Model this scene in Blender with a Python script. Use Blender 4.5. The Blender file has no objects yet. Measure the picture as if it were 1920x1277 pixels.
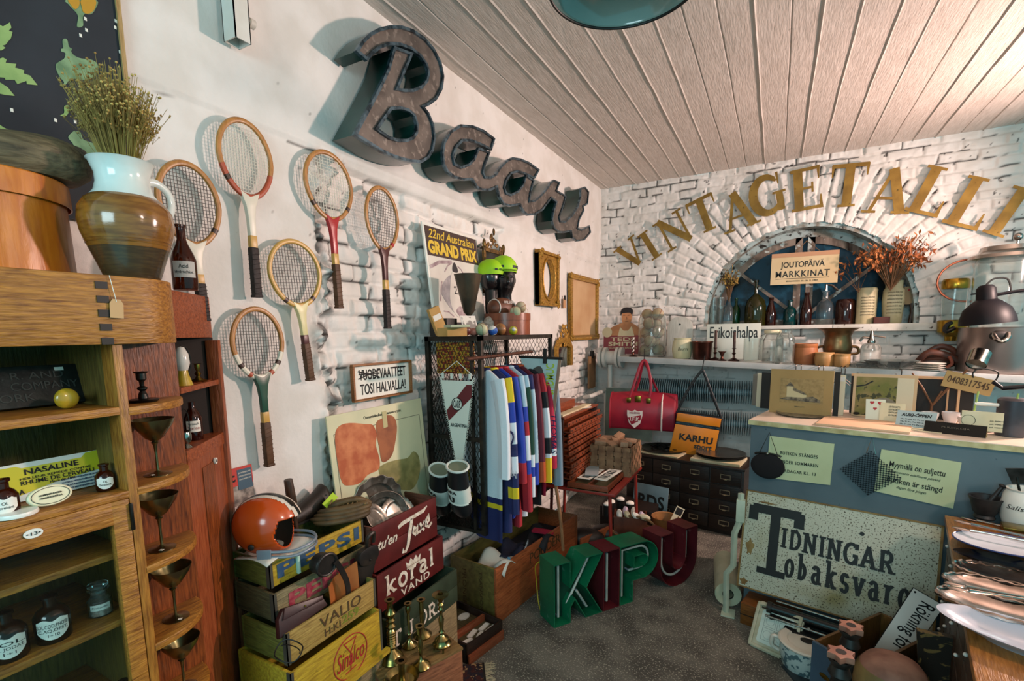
import bpy,bmesh,math,random
import numpy as np
from mathutils import Vector,Matrix,Euler
R_=random.Random(7)
C=bpy.context.scene.collection
PI=math.pi
# ---------------------------------------------------------------- camera
F_PX,YAW,PITCH,ROLL,SHIFT=916.67,-.493837,.122745,-.015668,98.44
CAM=Vector((1.85,0,1.8))
FW=Vector((math.sin(YAW)*math.cos(PITCH),math.cos(YAW)*math.cos(PITCH),-math.sin(PITCH)))
_r=Vector((math.cos(YAW),-math.sin(YAW),0));_u=_r.cross(FW)
RI=_r*math.cos(ROLL)+_u*math.sin(ROLL);UP=-_r*math.sin(ROLL)+_u*math.cos(ROLL)
cam=bpy.data.cameras.new('camera');camo=bpy.data.objects.new('camera',cam);C.objects.link(camo)
cam.sensor_width=36;cam.lens=F_PX/1920*36;cam.shift_y=SHIFT/1920;cam.clip_start=.02
camo.matrix_world=Matrix(((RI.x,UP.x,-FW.x,CAM.x),(RI.y,UP.y,-FW.y,CAM.y),(RI.z,UP.z,-FW.z,CAM.z),(0,0,0,1)))
bpy.context.scene.camera=camo
# ---------------------------------------------------------------- world, lights, exposure
sc=bpy.context.scene
sc.view_settings.view_transform='Standard';sc.view_settings.look='None'
sc.view_settings.gamma=1;sc.view_settings.exposure=0.0
w=bpy.data.worlds.new('world');sc.world=w;w.use_nodes=True
w.node_tree.nodes['Background'].inputs[0].default_value=(.20,.76,.86,1)
w.node_tree.nodes['Background'].inputs[1].default_value=.85
def lamp(kind,name,loc,col,e,size=.1,aim=None,sy=None,spot=None):
 l=bpy.data.lights.new(name,kind);l.color=col;l.energy=e
 if kind == 'AREA':
  l.size=size
  if sy: l.shape='RECTANGLE';l.size_y=sy
 else: l.shadow_soft_size=size
 if spot: l.spot_size=spot;l.spot_blend=.6
 o=bpy.data.objects.new(name,l);C.objects.link(o);o.location=loc
 if aim: o.rotation_euler=(Vector(aim)-Vector(loc)).to_track_quat('-Z','Y').to_euler()
 return o
lamp('AREA','lamp_warm',(4.25,4.35,2.5),(1,.68,.59),165,.22,(.3,2.3,1.9))
lamp('POINT','bulb_room',(3.7,1.3,2.75),(1,.72,.6),82,.12)
lamp('AREA','window_daylight',(1.6,-2.2,2.4),(.66,.92,1),62,1.6,(1.2,2.5,1.2),1.1)
# ---------------------------------------------------------------- helpers
def P(x,y,X=None,Y=None,Z=None):
 """the point of a plane X=, Y= or Z= seen at pixel x, y of the 1920x1277 frame"""
 d=FW*F_PX + RI*(x-960) - UP*(y-638.5-SHIFT)
 i,v=(0,X) if X is not None else (1,Y) if Y is not None else (2,Z)
 return CAM + d*((v-CAM[i])/d[i])
def lin(h):
 if isinstance(h,str):
  h=h.lstrip('#');h=tuple(int(h[i:i+2],16)/255 for i in (0,2,4))
 return tuple(c/12.92 if c <= .04045 else ((c+.055)/1.055)**2.4 for c in h)+(1,)
MATS={}
def mat(name,c,r=.6,m=0,c2=None,ns=18,th=(.4,.62),st=(1,1,1),bump=0,bs=None,trans=0,coat=0,ior=1.45,
  emit=0,c3=None,ns3=60,th3=(.62,.68),detail=5,spec=.5,attr=None,sheen=0,dist=0,alpha=1):
 if name in MATS: return MATS[name]
 M=bpy.data.materials.new(name);M.use_nodes=True;MATS[name]=M
 nt=M.node_tree;N=nt.nodes;L=nt.links;b=N['Principled BSDF']
 b.inputs['Roughness'].default_value=r;b.inputs['Metallic'].default_value=m
 b.inputs['Specular IOR Level'].default_value=spec
 b.inputs['Transmission Weight'].default_value=trans;b.inputs['IOR'].default_value=ior
 b.inputs['Coat Weight'].default_value=coat;b.inputs['Coat Roughness'].default_value=.12
 b.inputs['Alpha'].default_value=alpha
 b.inputs['Base Color'].default_value=lin(c)
 M.diffuse_color=lin(c)
 if emit: b.inputs['Emission Color'].default_value=lin(c);b.inputs['Emission Strength'].default_value=emit
 tc=N.new('ShaderNodeTexCoord');mp=N.new('ShaderNodeMapping');mp.inputs['Scale'].default_value=st
 L.new(tc.outputs['Object'],mp.inputs['Vector'])
 def noise(s,d=detail,mpp=mp):
  n=N.new('ShaderNodeTexNoise');n.inputs['Scale'].default_value=s;n.inputs['Detail'].default_value=d
  n.inputs['Distortion'].default_value=dist
  L.new(mpp.outputs['Vector'],n.inputs['Vector']);return n.outputs['Fac']
 def ramp(f,a,bb):
  q=N.new('ShaderNodeMapRange');q.inputs['From Min'].default_value=a;q.inputs['From Max'].default_value=bb
  L.new(f,q.inputs['Value']);return q.outputs['Result']
 def mix(f,a,bb):
  q=N.new('ShaderNodeMix');q.data_type='RGBA'
  L.new(f,q.inputs[0])
  for k,v in ((6,a),(7,bb)):
   if hasattr(v,'links'): L.new(v,q.inputs[k])
   else: q.inputs[k].default_value=lin(v)
  return q.outputs[2]
 col=None
 if c2: col=mix(ramp(noise(ns),*th),c,c2)
 if c3:
  mp3=N.new('ShaderNodeMapping');L.new(tc.outputs['Object'],mp3.inputs['Vector'])
  col=mix(ramp(noise(ns3,6,mp3),*th3),col if col else c,c3)
 if attr:
  an=N.new('ShaderNodeAttribute');an.attribute_name=attr[0]
  col=mix(an.outputs['Fac'],col if col else c,attr[1])
 if col: L.new(col,b.inputs['Base Color'])
 if bump:
  bn=N.new('ShaderNodeBump');bn.inputs['Strength'].default_value=bump;bn.inputs['Distance'].default_value=.01
  L.new(noise(bs or ns),bn.inputs['Height']);L.new(bn.outputs['Normal'],b.inputs['Normal'])
 return M
def wood(name,c1,c2,ax='x',s=9,r=.45,str_=9,bump=.25,**k):
 st={'x': (1,str_,str_),'y': (str_,1,str_),'z': (str_,str_,1)}[ax]
 return mat(name,c1,r,c2=c2,ns=s*1.9,st=st,th=(.34,.74),bump=bump,bs=s*2.6,dist=.5,**k)
class MB:
 """collects shapes; build() links them as ONE mesh object"""
 def __init__(s,M=None): s.v=[];s.f=[];s.M=M or Matrix()
 def add(s,vs,fs,M=None):
  k=len(s.v);m=s.M @ M if M else s.M
  s.v += [m @ Vector(p) for p in vs];s.f += [tuple(i+k for i in f) for f in fs];return s
 def box(s,x0,x1,y0,y1,z0,z1,M=None):
  vs=[(x,y,z) for z in (z0,z1) for y in (y0,y1) for x in (x0,x1)]
  return s.add(vs,[(0,2,3,1),(4,5,7,6),(0,1,5,4),(2,6,7,3),(0,4,6,2),(1,3,7,5)],M)
 def hexa(s,b,t):   # bottom 4 and top 4 points, same winding
  return s.add(list(b)+list(t),[(3,2,1,0),(4,5,6,7)]+[(i,(i+1) % 4,4+(i+1) % 4,4+i) for i in range(4)])
 def lathe(s,pr,n=24,M=None,a0=0,a1=2*PI,fn=None):
  full=abs(a1-a0-2*PI) < 1e-6;m=n if full else n+1;vs=[]
  for r,z in pr:
   for i in range(m):
    a=a0+(a1-a0)*i/n;rr=max(r,.0002)
    if fn: rr,zz=fn(rr,z,a)
    else: zz=z
    vs.append((rr*math.cos(a),rr*math.sin(a),zz))
  fs=[(j*m+i,j*m+(i+1) % m,(j+1)*m+(i+1) % m,(j+1)*m+i) for j in range(len(pr)-1) for i in range(n)]
  return s.add(vs,fs,M)
 def cyl(s,a,b,r,r2=None,n=16):
  a=Vector(a);b=Vector(b);q=(b-a).to_track_quat('Z','Y').to_matrix().to_4x4();q.translation=a
  h=(b-a).length;r2=r if r2 is None else r2
  return s.lathe([(0,0),(r,0),(r2,h),(0,h)],n,q)
 def sph(s,c,r,n=16,sc=(1,1,1),rot=None):
  M=Matrix.Translation(c) @ (rot.to_matrix().to_4x4() if rot else Matrix()) @ Matrix.Diagonal((*sc,1))
  return s.lathe([(r*math.sin(PI*i/(n//2)),-r*math.cos(PI*i/(n//2))) for i in range(n//2+1)],n,M)
 def tube(s,pts,r,n=8,closed=False,flat=None):
  pts=[Vector(p) for p in pts];m=len(pts);vs=[];up=None
  for i,p in enumerate(pts):
   if closed: t=pts[(i+1) % m]-pts[i-1]
   else: t=pts[min(i+1,m-1)]-pts[max(i-1,0)]
   t.normalize()
   if up is None:
    up=Vector((0,0,1)) if abs(t.z) < .9 else Vector((1,0,0))
   x=up-t*up.dot(t)
   if x.length < 1e-5: x=t.orthogonal()
   x.normalize();y=t.cross(x);up=x
   rr=r[i] if isinstance(r,(list,tuple)) else r
   for k in range(n):
    a=2*PI*k/n;e=flat or 1
    vs.append(p+x*(math.cos(a)*rr)+y*(math.sin(a)*rr*e))
  fs=[(i*n+k,i*n+(k+1) % n,((i+1) % m)*n+(k+1) % n,((i+1) % m)*n+k) for i in range(m if closed else m-1) for k in range(n)]
  if not closed: fs += [tuple(range(n))[::-1],tuple((m-1)*n+k for k in range(n))]
  return s.add(vs,fs)
 def prism(s,pts,y0,y1,M=None):   # polygon in xz (counterclockwise seen from -y), from y0 (front) to y1
  n=len(pts);vs=[(x,y0,z) for x,z in pts]+[(x,y1,z) for x,z in pts]
  return s.add(vs,[tuple(range(n)),tuple(range(n,2*n))[::-1]]+[(i,i+n,(i+1) % n+n,(i+1) % n) for i in range(n)],M)
 def slab(s,pts,z0,z1,M=None):    # polygon in xy, from z0 to z1
  n=len(pts);vs=[(x,y,z0) for x,y in pts]+[(x,y,z1) for x,y in pts]
  return s.add(vs,[tuple(range(n))[::-1],tuple(range(n,2*n))]+[(i,(i+1) % n,(i+1) % n+n,i+n) for i in range(n)],M)
 def ribbon(s,pts,wd,y0,y1,M=None):   # stroke of width wd in xz
  pts=[Vector((p[0],p[1])) for p in pts];L=[];Rr=[];m=len(pts)
  cl=(pts[0]-pts[-1]).length < 1e-6
  if cl: pts=pts[:-1];m -= 1
  for i,p in enumerate(pts):
   a=pts[i-1] if (i or cl) else None;b=pts[(i+1) % m] if (i < m-1 or cl) else None
   d1=(p-a).normalized() if a is not None else None;d2=(b-p).normalized() if b is not None else None
   d1=d1 or d2;d2=d2 or d1;t=(d1+d2)
   t=t.normalized() if t.length > 1e-4 else d1
   nn=Vector((-t.y,t.x));k=1/max(.45,nn.dot(Vector((-d1.y,d1.x))))
   ww=wd[i] if isinstance(wd,(list,tuple)) else wd
   L.append(p+nn*ww/2*k);Rr.append(p-nn*ww/2*k)
  vs=[(q.x,y,q.y) for y in (y0,y1) for q in L+Rr];fs=[];N2=2*m
  for i in range(m if cl else m-1):
   j=(i+1) % m
   fs += [(i,m+i,m+j,j),(N2+i,N2+j,N2+m+j,N2+m+i),(i,j,N2+j,N2+i),(m+i,N2+m+i,N2+m+j,m+j)]
  if not cl: fs += [(0,N2,N2+m,m),(m-1,2*m-1,N2+2*m-1,N2+m-1)]
  return s.add(vs,fs,M)
 def mesh(s,name,material=None,smooth=None,bev=0,col=None):
  me=bpy.data.meshes.new(name);me.from_pydata([tuple(v) for v in s.v],[],s.f);me.validate()
  bm=bmesh.new();bm.from_mesh(me);bmesh.ops.remove_doubles(bm,verts=bm.verts,dist=1e-5)
  if bev: 
   ed=[e for e in bm.edges if len(e.link_faces) == 2 and e.calc_face_angle(0) > .6]
   bmesh.ops.bevel(bm,geom=ed,offset=bev,segments=2,affect='EDGES',profile=.6)
  bmesh.ops.recalc_face_normals(bm,faces=bm.faces);bm.to_mesh(me);bm.free()
  if material: me.materials.append(material)
  if smooth is None or smooth:
   me.shade_smooth();me.set_sharp_from_angle(angle=.7 if smooth is None else smooth)
  return me
 def build(s,name,material,parent=None,bev=0,smooth=None):
  o=bpy.data.objects.new(name,s.mesh(name,material,smooth,bev));C.objects.link(o)
  if parent: o.parent=parent
  return o
def tag(o,label,cat,group=None,kind=None):
 if label: o['label']=label
 if cat: o['category']=cat
 if group: o['group']=group
 if kind: o['kind']=kind
 return o
def thing(name,label,cat,loc=(0,0,0),rz=0,group=None,rot=None):
 o=bpy.data.objects.new(name,None);C.objects.link(o);o.empty_display_size=.05
 o.location=loc;o.rotation_euler=rot or (0,0,rz);return tag(o,label,cat,group)
def struct(o): o['kind']='structure';return o
def put(o,loc,rz=0,rot=None): o.location=loc;o.rotation_euler=rot or (0,0,rz);return o
def dup(o,loc=None,rz=None,label=None,scale=None,parent=None,rot=None):
 c=o.copy();C.objects.link(c)
 if parent is not None: c.parent=parent
 if loc is not None: c.location=loc
 if rz is not None: c.rotation_euler=(0,0,rz)
 if rot is not None: c.rotation_euler=rot
 if label: c['label']=label
 if scale: c.scale=(scale,)*3 if isinstance(scale,(int,float)) else scale
 for ch in list(o.children): dup(ch,parent=c)
 return c
def text(s,parent,x0,z0,x1,z1,material,y=-.001,d=.0012,name='lettering',shear=0,bold=0,sp=1,align_h=True,M=None):
 """lettering fitted into the rectangle x0..x1, z0..z1 of the parent's front (local xz plane, facing -y)"""
 cu=bpy.data.curves.new(name,'FONT');cu.body=s;cu.extrude=.02;cu.shear=shear;cu.offset=bold;cu.space_character=sp
 cu.resolution_u=3;cu.align_x='CENTER'
 t=bpy.data.objects.new(name,cu);C.objects.link(t)
 bpy.context.view_layer.update()
 me=bpy.data.meshes.new_from_object(t.evaluated_get(bpy.context.evaluated_depsgraph_get()))
 bpy.data.objects.remove(t);bpy.data.curves.remove(cu)
 n=len(me.vertices);a=np.empty(n*3,'f');me.vertices.foreach_get('co',a);a=a.reshape(-1,3)
 lo=a.min(0);hi=a.max(0);o_=np.empty_like(a)
 o_[:,0]=x0+(a[:,0]-lo[0])/(hi[0]-lo[0])*(x1-x0);o_[:,2]=z0+(a[:,1]-lo[1])/(hi[1]-lo[1])*(z1-z0)
 o_[:,1]=y-d+np.where(a[:,2] > 0,0,d)
 me.vertices.foreach_set('co',o_.ravel());me.update()
 if M: me.transform(M)
 me.materials.clear();me.materials.append(material);me.name=name
 o=bpy.data.objects.new(name,me);C.objects.link(o)
 if parent: o.parent=parent
 return o
def shape(loops,d,name,material,parent=None,y=0):
 """filled outline with holes in xz, front at y-d, back at y"""
 cu=bpy.data.curves.new(name,'CURVE');cu.dimensions='2D';cu.fill_mode='BOTH';cu.extrude=d/2
 for lp in loops:
  sp=cu.splines.new('POLY');sp.points.add(len(lp)-1);sp.use_cyclic_u=True
  for p,q in zip(sp.points,lp): p.co=(q[0],q[1],0,1)
 t=bpy.data.objects.new(name,cu);C.objects.link(t);bpy.context.view_layer.update()
 me=bpy.data.meshes.new_from_object(t.evaluated_get(bpy.context.evaluated_depsgraph_get()))
 bpy.data.objects.remove(t);bpy.data.curves.remove(cu)
 me.transform(Matrix.Translation((0,y-d/2,0)) @ Matrix.Rotation(PI/2,4,'X'))
 me.materials.clear();me.materials.append(material);me.name=name
 o=bpy.data.objects.new(name,me);C.objects.link(o)
 if parent: o.parent=parent
 return o
def smooth(pts,n=4,closed=True):
 """Catmull-Rom through 2D/3D points"""
 pts=[Vector(p) for p in pts];m=len(pts);out=[]
 for i in range(m if closed else m-1):
  g=lambda k: pts[k % m] if closed else pts[min(max(k,0),m-1)]
  a,b,c,d=g(i-1),g(i),g(i+1),g(i+2)
  for j in range(n):
   t=j/n
   out.append(.5*((2*b)+(c-a)*t+(2*a-5*b+4*c-d)*t*t+(3*b-a-3*c+d)*t**3))
 if not closed: out.append(pts[-1])
 return out
def arc(cx,cz,rx,rz,a0,a1,n=12): return [(cx+rx*math.cos(math.radians(a0+(a1-a0)*i/n)),cz+rz*math.sin(math.radians(a0+(a1-a0)*i/n))) for i in range(n+1)]
def rrect(x0,z0,x1,z1,r,n=5):
 return arc(x1-r,z0+r,r,r,-90,0,n)+arc(x1-r,z1-r,r,r,0,90,n)+arc(x0+r,z1-r,r,r,90,180,n)+arc(x0+r,z0+r,r,r,180,270,n)
WALL=PI/2      # turn of a flat thing on the left wall so that its front faces the room
# ---------------------------------------------------------------- slab serif letters as strokes: (advance, strokes, feet)
def _a(cx,cz,rx,rz,a0,a1,n=10): return arc(cx,cz,rx,rz,a0,a1,n)
SLAB={
 'I': (.42,[[(.21,0),(.21,1)]],[(.21,0),(.21,1)]),
 'T': (.86,[[(.43,0),(.43,1)],[(.04,.94),(.82,.94)],[(.06,.97),(.06,.76)],[(.80,.97),(.80,.76)]],[(.43,0)]),
 'L': (.74,[[(.2,0),(.2,1)],[(.1,.06),(.68,.06)],[(.66,.0),(.66,.28)]],[(.2,1)]),
 'E': (.78,[[(.2,0),(.2,1)],[(.1,.06),(.7,.06)],[(.1,.94),(.68,.94)],[(.2,.5),(.5,.5)],[(.67,0),(.67,.25)],[(.65,1),(.65,.77)],[(.5,.62),(.5,.38)]],[]),
 'D': (.86,[[(.2,0),(.2,1)],[(.06,.94),(.4,.94)]+_a(.4,.5,.34,.44,90,-90)+[(.06,.06)]],[]),
 'O': (.9,[_a(.45,.5,.36,.46,0,360,24)],[]),
 'N': (.92,[[(.18,0),(.18,1)],[(.18,1),(.74,0)],[(.74,0),(.74,1)]],[(.18,0),(.14,1),(.74,1)]),
 'G': (.92,[_a(.47,.5,.38,.46,48,330,20),[(.80,0),(.80,.44)],[(.80,1),(.80,.72)],[(.58,.42),(.9,.42)]],[]),
 'A': (.94,[[(.10,0),(.45,1)],[(.45,1),(.82,0)],[(.22,.33),(.7,.33)]],[(.12,0),(.82,0)]),
 'R': (.92,[[(.2,0),(.2,1)],[(.06,.94),(.46,.94)]+_a(.46,.71,.26,.23,90,-90)+[(.2,.48)],[(.46,.48),(.78,.04)]],[(.2,0),(.8,0)]),
 'V': (.94,[[(.12,1),(.48,0)],[(.48,0),(.82,1)]],[(.14,1),(.82,1)]),
 'J': (.66,[[(.44,1),(.44,.25)]+_a(.26,.25,.18,.2,0,-160)],[(.44,1)]),
 'o': (.7,[_a(.35,.33,.25,.31,0,360,20)],[]),
 'b': (.76,[[(.2,0),(.2,1)],_a(.2,.33,.36,.30,88,-88)],[(.14,1)]),
 'a': (.74,[_a(.32,.46,.2,.17,160,40,6)+[(.52,.46),(.52,.0)],_a(.36,.2,.22,.17,70,320,12)],[(.58,0)]),
 'k': (.78,[[(.2,0),(.2,1)],[(.2,.26),(.56,.62)],[(.32,.38),(.62,0)]],[(.14,1),(.2,0),(.64,0),(.6,.64)]),
 's': (.6,[_a(.30,.48,.19,.16,20,270,10)+_a(.30,.17,.20,.155,90,-160,10),],[]),
 'v': (.72,[[(.1,.66),(.36,0)],[(.36,0),(.62,.66)]],[(.1,.66),(.62,.66)]),
 'r': (.62,[[(.2,0),(.2,.66)],[(.2,.42)]+_a(.42,.40,.2,.22,170,60,6)],[(.2,0),(.14,.66)]),
 'l': (.42,[[(.21,0),(.21,1)]],[(.21,0),(.15,1)]),
 'n': (.78,[[(.2,0),(.2,.66)],[(.2,.40)]+_a(.40,.42,.18,.2,150,0,6)+[(.58,0)]],[(.2,0),(.14,.66),(.58,0)]),
 ' ': (.4,[],[]),'.': (.3,[[(.15,.0),(.15,.12)]],[]),
}
def slab(s,parent,x0,z0,h,material,y=-.001,d=.0012,w=.16,foot=.34,gap=.04,wide=1,name='lettering',slope=0,ft=.10,fit=None):
 b=MB();x=x0
 if fit: wide=(fit-x0)/(h*sum(SLAB[c][0]+gap for c in s))
 for i,ch in enumerate(s):
  adv,st,feet=SLAB[ch]
  z=z0+slope*(x-x0)
  tr=lambda p: (x+p[0]*h*wide,z+p[1]*h)
  for q in st: b.ribbon([tr(p) for p in q],w*h,y-d-.00025*len(b.v)/99,y)
  for fx_,fz in feet:
   c=tr((fx_,fz+(ft/2 if fz < .01 else -ft/2)));b.box(c[0]-foot*h*wide/2,c[0]+foot*h*wide/2,y-d-.00025*len(b.v)/99,y,c[1]-ft*h/2,c[1]+ft*h/2)
  x += (adv+gap)*h*wide
 o=b.build(name,material,parent,smooth=False);o['end']=x;return o
# ================================================================ the room
rng=np.random.default_rng(3)
def vnoise(u,v,s,seed):
 g=np.random.default_rng(seed).random((256,256));x=u/s+40;y=v/s+40
 xi=np.floor(x).astype(int);yi=np.floor(y).astype(int);fx=x-xi;fy=y-yi
 fx=fx*fx*(3-2*fx);fy=fy*fy*(3-2*fy);G=lambda a,b: g[a % 256,b % 256]
 return (G(xi,yi)*(1-fx)+G(xi+1,yi)*fx)*(1-fy)+(G(xi,yi+1)*(1-fx)+G(xi+1,yi+1)*fx)*fy
def fbm(u,v,s,seed,o=4): return sum(vnoise(u,v,s/2**k,seed+k)*.5**k for k in range(o))/sum(.5**k for k in range(o))
def hsh(a,b,s): return np.abs(np.modf(np.sin(a*127.1+b*311.7+s*74.7)*43758.5453)[0])
def sstep(x): x=np.clip(x,0,1);return x*x*(3-2*x)
def bricks(u,v,seed,pl=.265,ph=.086):
 """relief of painted brickwork and the dirt that sits in its open joints"""
 u=u+(fbm(u,v,.3,seed)-.5)*.05;v=v+(fbm(u,v,.35,seed+9)-.5)*.045
 c=np.floor(v/ph);uu=u/pl+.5*(c % 2)+hsh(c,c,1)*.25;b=np.floor(uu)
 du=np.minimum(uu-b,1-(uu-b))*pl;dv=np.minimum(v/ph-c,1-(v/ph-c))*ph
 d=np.minimum(du,dv);rnd=hsh(b,c,seed)
 h=sstep(d/.016)*.014*(.5+rnd)+rnd*.008+(uu-b-.5)*(hsh(b,c,5)-.5)*.012+(v/ph-c-.5)*(hsh(b,c,8)-.5)*.010
 h += (fbm(u,v,.05,seed+20)-.5)*.016+(fbm(u,v,.18,seed+31)-.5)*.020
 gap=sstep((.009-d)/.006)*sstep((fbm(u,v,.16,seed+40,3)-.56)/.05)
 pit=sstep((fbm(u,v,.035,seed+50,3)-.80)/.04)*.9
 return h,np.clip(gap+pit,0,1)
def relief(name,us,vs,H,D,keep,place,material):
 nu,nv=len(us),len(vs);U,V=np.meshgrid(us,vs,indexing='ij');co=place(U,V,H).reshape(-1,3)
 ii=np.arange(nu*nv).reshape(nu,nv)
 q=np.stack([ii[:-1,:-1],ii[1:,:-1],ii[1:,1:],ii[:-1,1:]],-1)
 if keep is not None:
  k=keep[:-1,:-1] & keep[1:,:-1] & keep[1:,1:] & keep[:-1,1:];q=q[k]
 q=q.reshape(-1,4);me=bpy.data.meshes.new(name);n=len(q)
 me.vertices.add(len(co));me.vertices.foreach_set('co',co.astype('f').ravel())
 me.loops.add(n*4);me.loops.foreach_set('vertex_index',q.astype('i').ravel())
 me.polygons.add(n);me.polygons.foreach_set('loop_start',np.arange(0,n*4,4,dtype='i'))
 me.update(calc_edges=True);me.validate()
 at=me.attributes.new('grime','FLOAT','POINT');at.data.foreach_set('value',D.astype('f').ravel())
 me.materials.append(material);me.shade_smooth()
 o=bpy.data.objects.new(name,me);C.objects.link(o);return struct(o)
m_wall=mat('white_wall_paint','#e3dfda',.62,c2='#d8d3cc',ns=5,attr=('grime','#2b2622'),bump=.18,bs=55,c3='#8f8578',ns3=26,th3=(.74,.8))
# left wall: plaster with a broken edge to bare painted brick
us=np.concatenate([np.arange(-1.2,1.2,.04),np.arange(1.2,5.74,.0095)]);vs=np.arange(0,3.43,.0105)
U,V=np.meshgrid(us,vs,indexing='ij')
hb,gb=bricks(U,V,11)
edge=U-1.585-(fbm(U,V,.22,60)-.5)*.16
low=2.585-V-(fbm(U,V,.5,70)-.5)*.03+np.clip(2.3-U,0,1)*.02
far=np.maximum(3.35-U+(fbm(U,V,.4,80)-.5)*.5,1.62-V+(fbm(U,V,.3,82)-.5)*.2)
br=np.minimum(np.minimum(edge,low),far)
kb=sstep(br/.02+.2)
lip=np.exp(-((br-.035)/.05)**2)*(fbm(U,V,.055,90)-.38)*.17*(edge < .14)
plast=(fbm(U,V,.5,95)-.5)*.012+.012*sstep((V-2.62)/.02)+np.exp(-((V-2.63+(U-1.5)*.012)/.03)**2)*.016*(U > 1.7)
H=plast*(1-kb)+(hb*1.25-.058)*kb+lip
crack=sstep((.006-np.abs(V-2.618+(fbm(U,V,.3,97)-.5)*.03))/.004)*(U < 1.75)*(fbm(U,V,.2,98) > .45)*.75
Dg=gb*kb+crack+sstep((fbm(U,V,.03,99,2)-.90)/.03)*.6*(U > 1.2)+np.exp(-((br-.03)/.045)**2)*(edge < .14)*(fbm(U,V,.04,91,3) > .56)*.85
relief('wall_left',us,vs,H,np.clip(Dg,0,1),None,lambda a,b,h: np.stack([h,a,b],-1),m_wall)
# back wall: painted brick, an arch of upright bricks round the window
WX,WZ,WR=2.07,1.90,.90
us=np.arange(-.12,4.6,.0095);vs=np.arange(0,3.43,.0095);U,V=np.meshgrid(us,vs,indexing='ij')
hb,gb=bricks(U,V,23)
dx,dz=U-WX,V-WZ;rr=np.hypot(dx,dz);an=np.arctan2(dz,dx)
ha,ga=bricks(rr*1.0-WR+.02,an*1.05,37,.30,.088)
ring=sstep((1.43+(fbm(U,V,.25,61)-.5)*.12-rr)/.03)*(dz > -.1)
Hk=hb*(1-ring)+(ha+.012)*ring
Dg=gb*(1-ring)+ga*ring
lowp=sstep((1.50-V)/.03);Hk=Hk*(1-lowp*.7);Dg=Dg*(1-lowp*.6)
jag=.005*np.sin(an*36)+.006*(fbm(U,V,.1,44)-.5)
hole=((rr < WR+jag) & (dz > 0)) | ((np.abs(dx) < WR) & (dz <= 0) & (V > 1.80))
relief('wall_back',us,vs,Hk,np.clip(Dg,0,1),~hole,lambda a,b,h: np.stack([a,5.66-h,b],-1),m_wall)
# ceiling: board-marked concrete
m_ceil=mat('ceiling_paint','#d0c6bd',.7,c2='#c4b9af',ns=7,st=(8,1,1),bump=.35,bs=16,c3='#7c7064',ns3=9,th3=(.76,.82))
xs=[];hs=[];x=-.05;k=0
while x < 4.7:
 wd=.135+.05*R_.random();h=R_.uniform(-.0015,.0015);rid=R_.choice((-.007,-.005,.006,-.006))
 for f in (.003,.006,wd*.5,wd-.006,wd-.003): xs.append(x+f);hs.append(h)
 xs.append(x+wd);hs.append(rid);xs.append(x+wd+.003);hs.append(rid);x += wd+.003
xs=np.array(xs);ys=np.arange(-1.2,5.7,.05);U,V=np.meshgrid(xs,ys,indexing='ij')
Hc=3.413+np.array(hs)[:,None]+(fbm(U*3,V,.3,5)-.5)*.010
U2=U+(fbm(U*.2,V,.6,8)-.5)*.010
relief('ceiling',xs,ys,Hc,np.zeros_like(U),None,lambda a,b,h: np.stack([U2,b,h],-1),m_ceil)
# floor
m_floor=mat('floor_concrete','#6b665c',.8,c2='#48443d',ns=5,c3='#a09a8a',ns3=110,th3=(.56,.64),bump=.3,bs=80)
fl=MB().box(-.05,5.2,-1.4,5.7,-.05,0).build('floor',m_floor);struct(fl)
# window 1 : arched, two sashes with slanting glazing bars
m_peel=mat('peeling_window_paint','#a9b9b8',.7,c2='#7f776b',ns=9,th=(.45,.6),c3='#231d18',ns3=22,th3=(.56,.64),bump=.5)
m_fr=mat('grey_window_timber','#8a7c70',.75,c2='#5d5047',ns=14,st=(1,1,.3),c3='#b8c2bf',ns3=12,th3=(.56,.62),bump=.4)
m_pane=mat('window_glass','#14394d',.35,c2='#4a9cc0',ns=2.2,th=(.46,.62),spec=.15,c3='#0a1418',ns3=3.2,th3=(.5,.58))
win=thing('window_1',None,None,(WX,5.66,WZ));struct(win)
def halfring(r0,r1,y0,y1,b,n=40,z=-.07):
 pts=[(r1,z)]+arc(0,0,r1,r1,0,180,n)+[(-r1,z),(-r0,z)]+arc(0,0,r0,r0,180,0,n)+[(r0,z)]
 m=len(pts)//2;vs=[(x,y,zz) for y in (y0,y1) for x,zz in pts];k=len(pts)
 fs=[]
 for i in range(m-1):
  a,bb,c,d=i,i+1,k-2-i,k-1-i
  fs += [(a,bb,c,d),(k+a,k+d,k+c,k+bb),(a,k+a,k+bb,bb),(d,c,k+c,k+d)]
 return b.add(vs,fs)
b=halfring(.872,.935,.0,.30,MB());b.build('window_reveal',m_peel,win,smooth=.6)
b=halfring(.80,.875,.17,.25,MB());b.build('window_frame',m_peel,win,bev=.004)
for sx in (-1,1):
 b=MB();pts=[(sx*x,z) for x,z in [(.022,-.07),(.022,.80)]]
 q=[(.022,-.07)]+arc(0,0,.80,.80,0,88,16)[0:0]
 outer=[(.80,-.07),(.80,0)]+arc(0,0,.80,.80,0,88.3,18);inner=[(.74,-.01),(.74,0)]+arc(0,0,.735,.735,0,83.5,18)
 for i in range(len(outer)-1):
  a,c,d,e=outer[i],outer[i+1],inner[i+1],inner[i]
  vs_=[(sx*p[0],y,p[1]) for y in (.16,.21) for p in (a,c,d,e)]
  b.add(vs_,[(0,1,2,3),(7,6,5,4),(0,4,5,1),(2,6,7,3),(1,5,6,2),(0,3,7,4)])
 b.box(*sorted((sx*.022,sx*.085)),.16,.21,-.07,.80);b.box(*sorted((sx*.03,sx*.80)),.16,.21,-.07,-.01)
 s_=b.build('window_sash',m_fr,win)
 q=MB();q.ribbon([(sx*.08,.06),(sx*.60,.50)],.032,.165,.205)
 q.build('glazing_bar',m_fr,s_)
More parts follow.
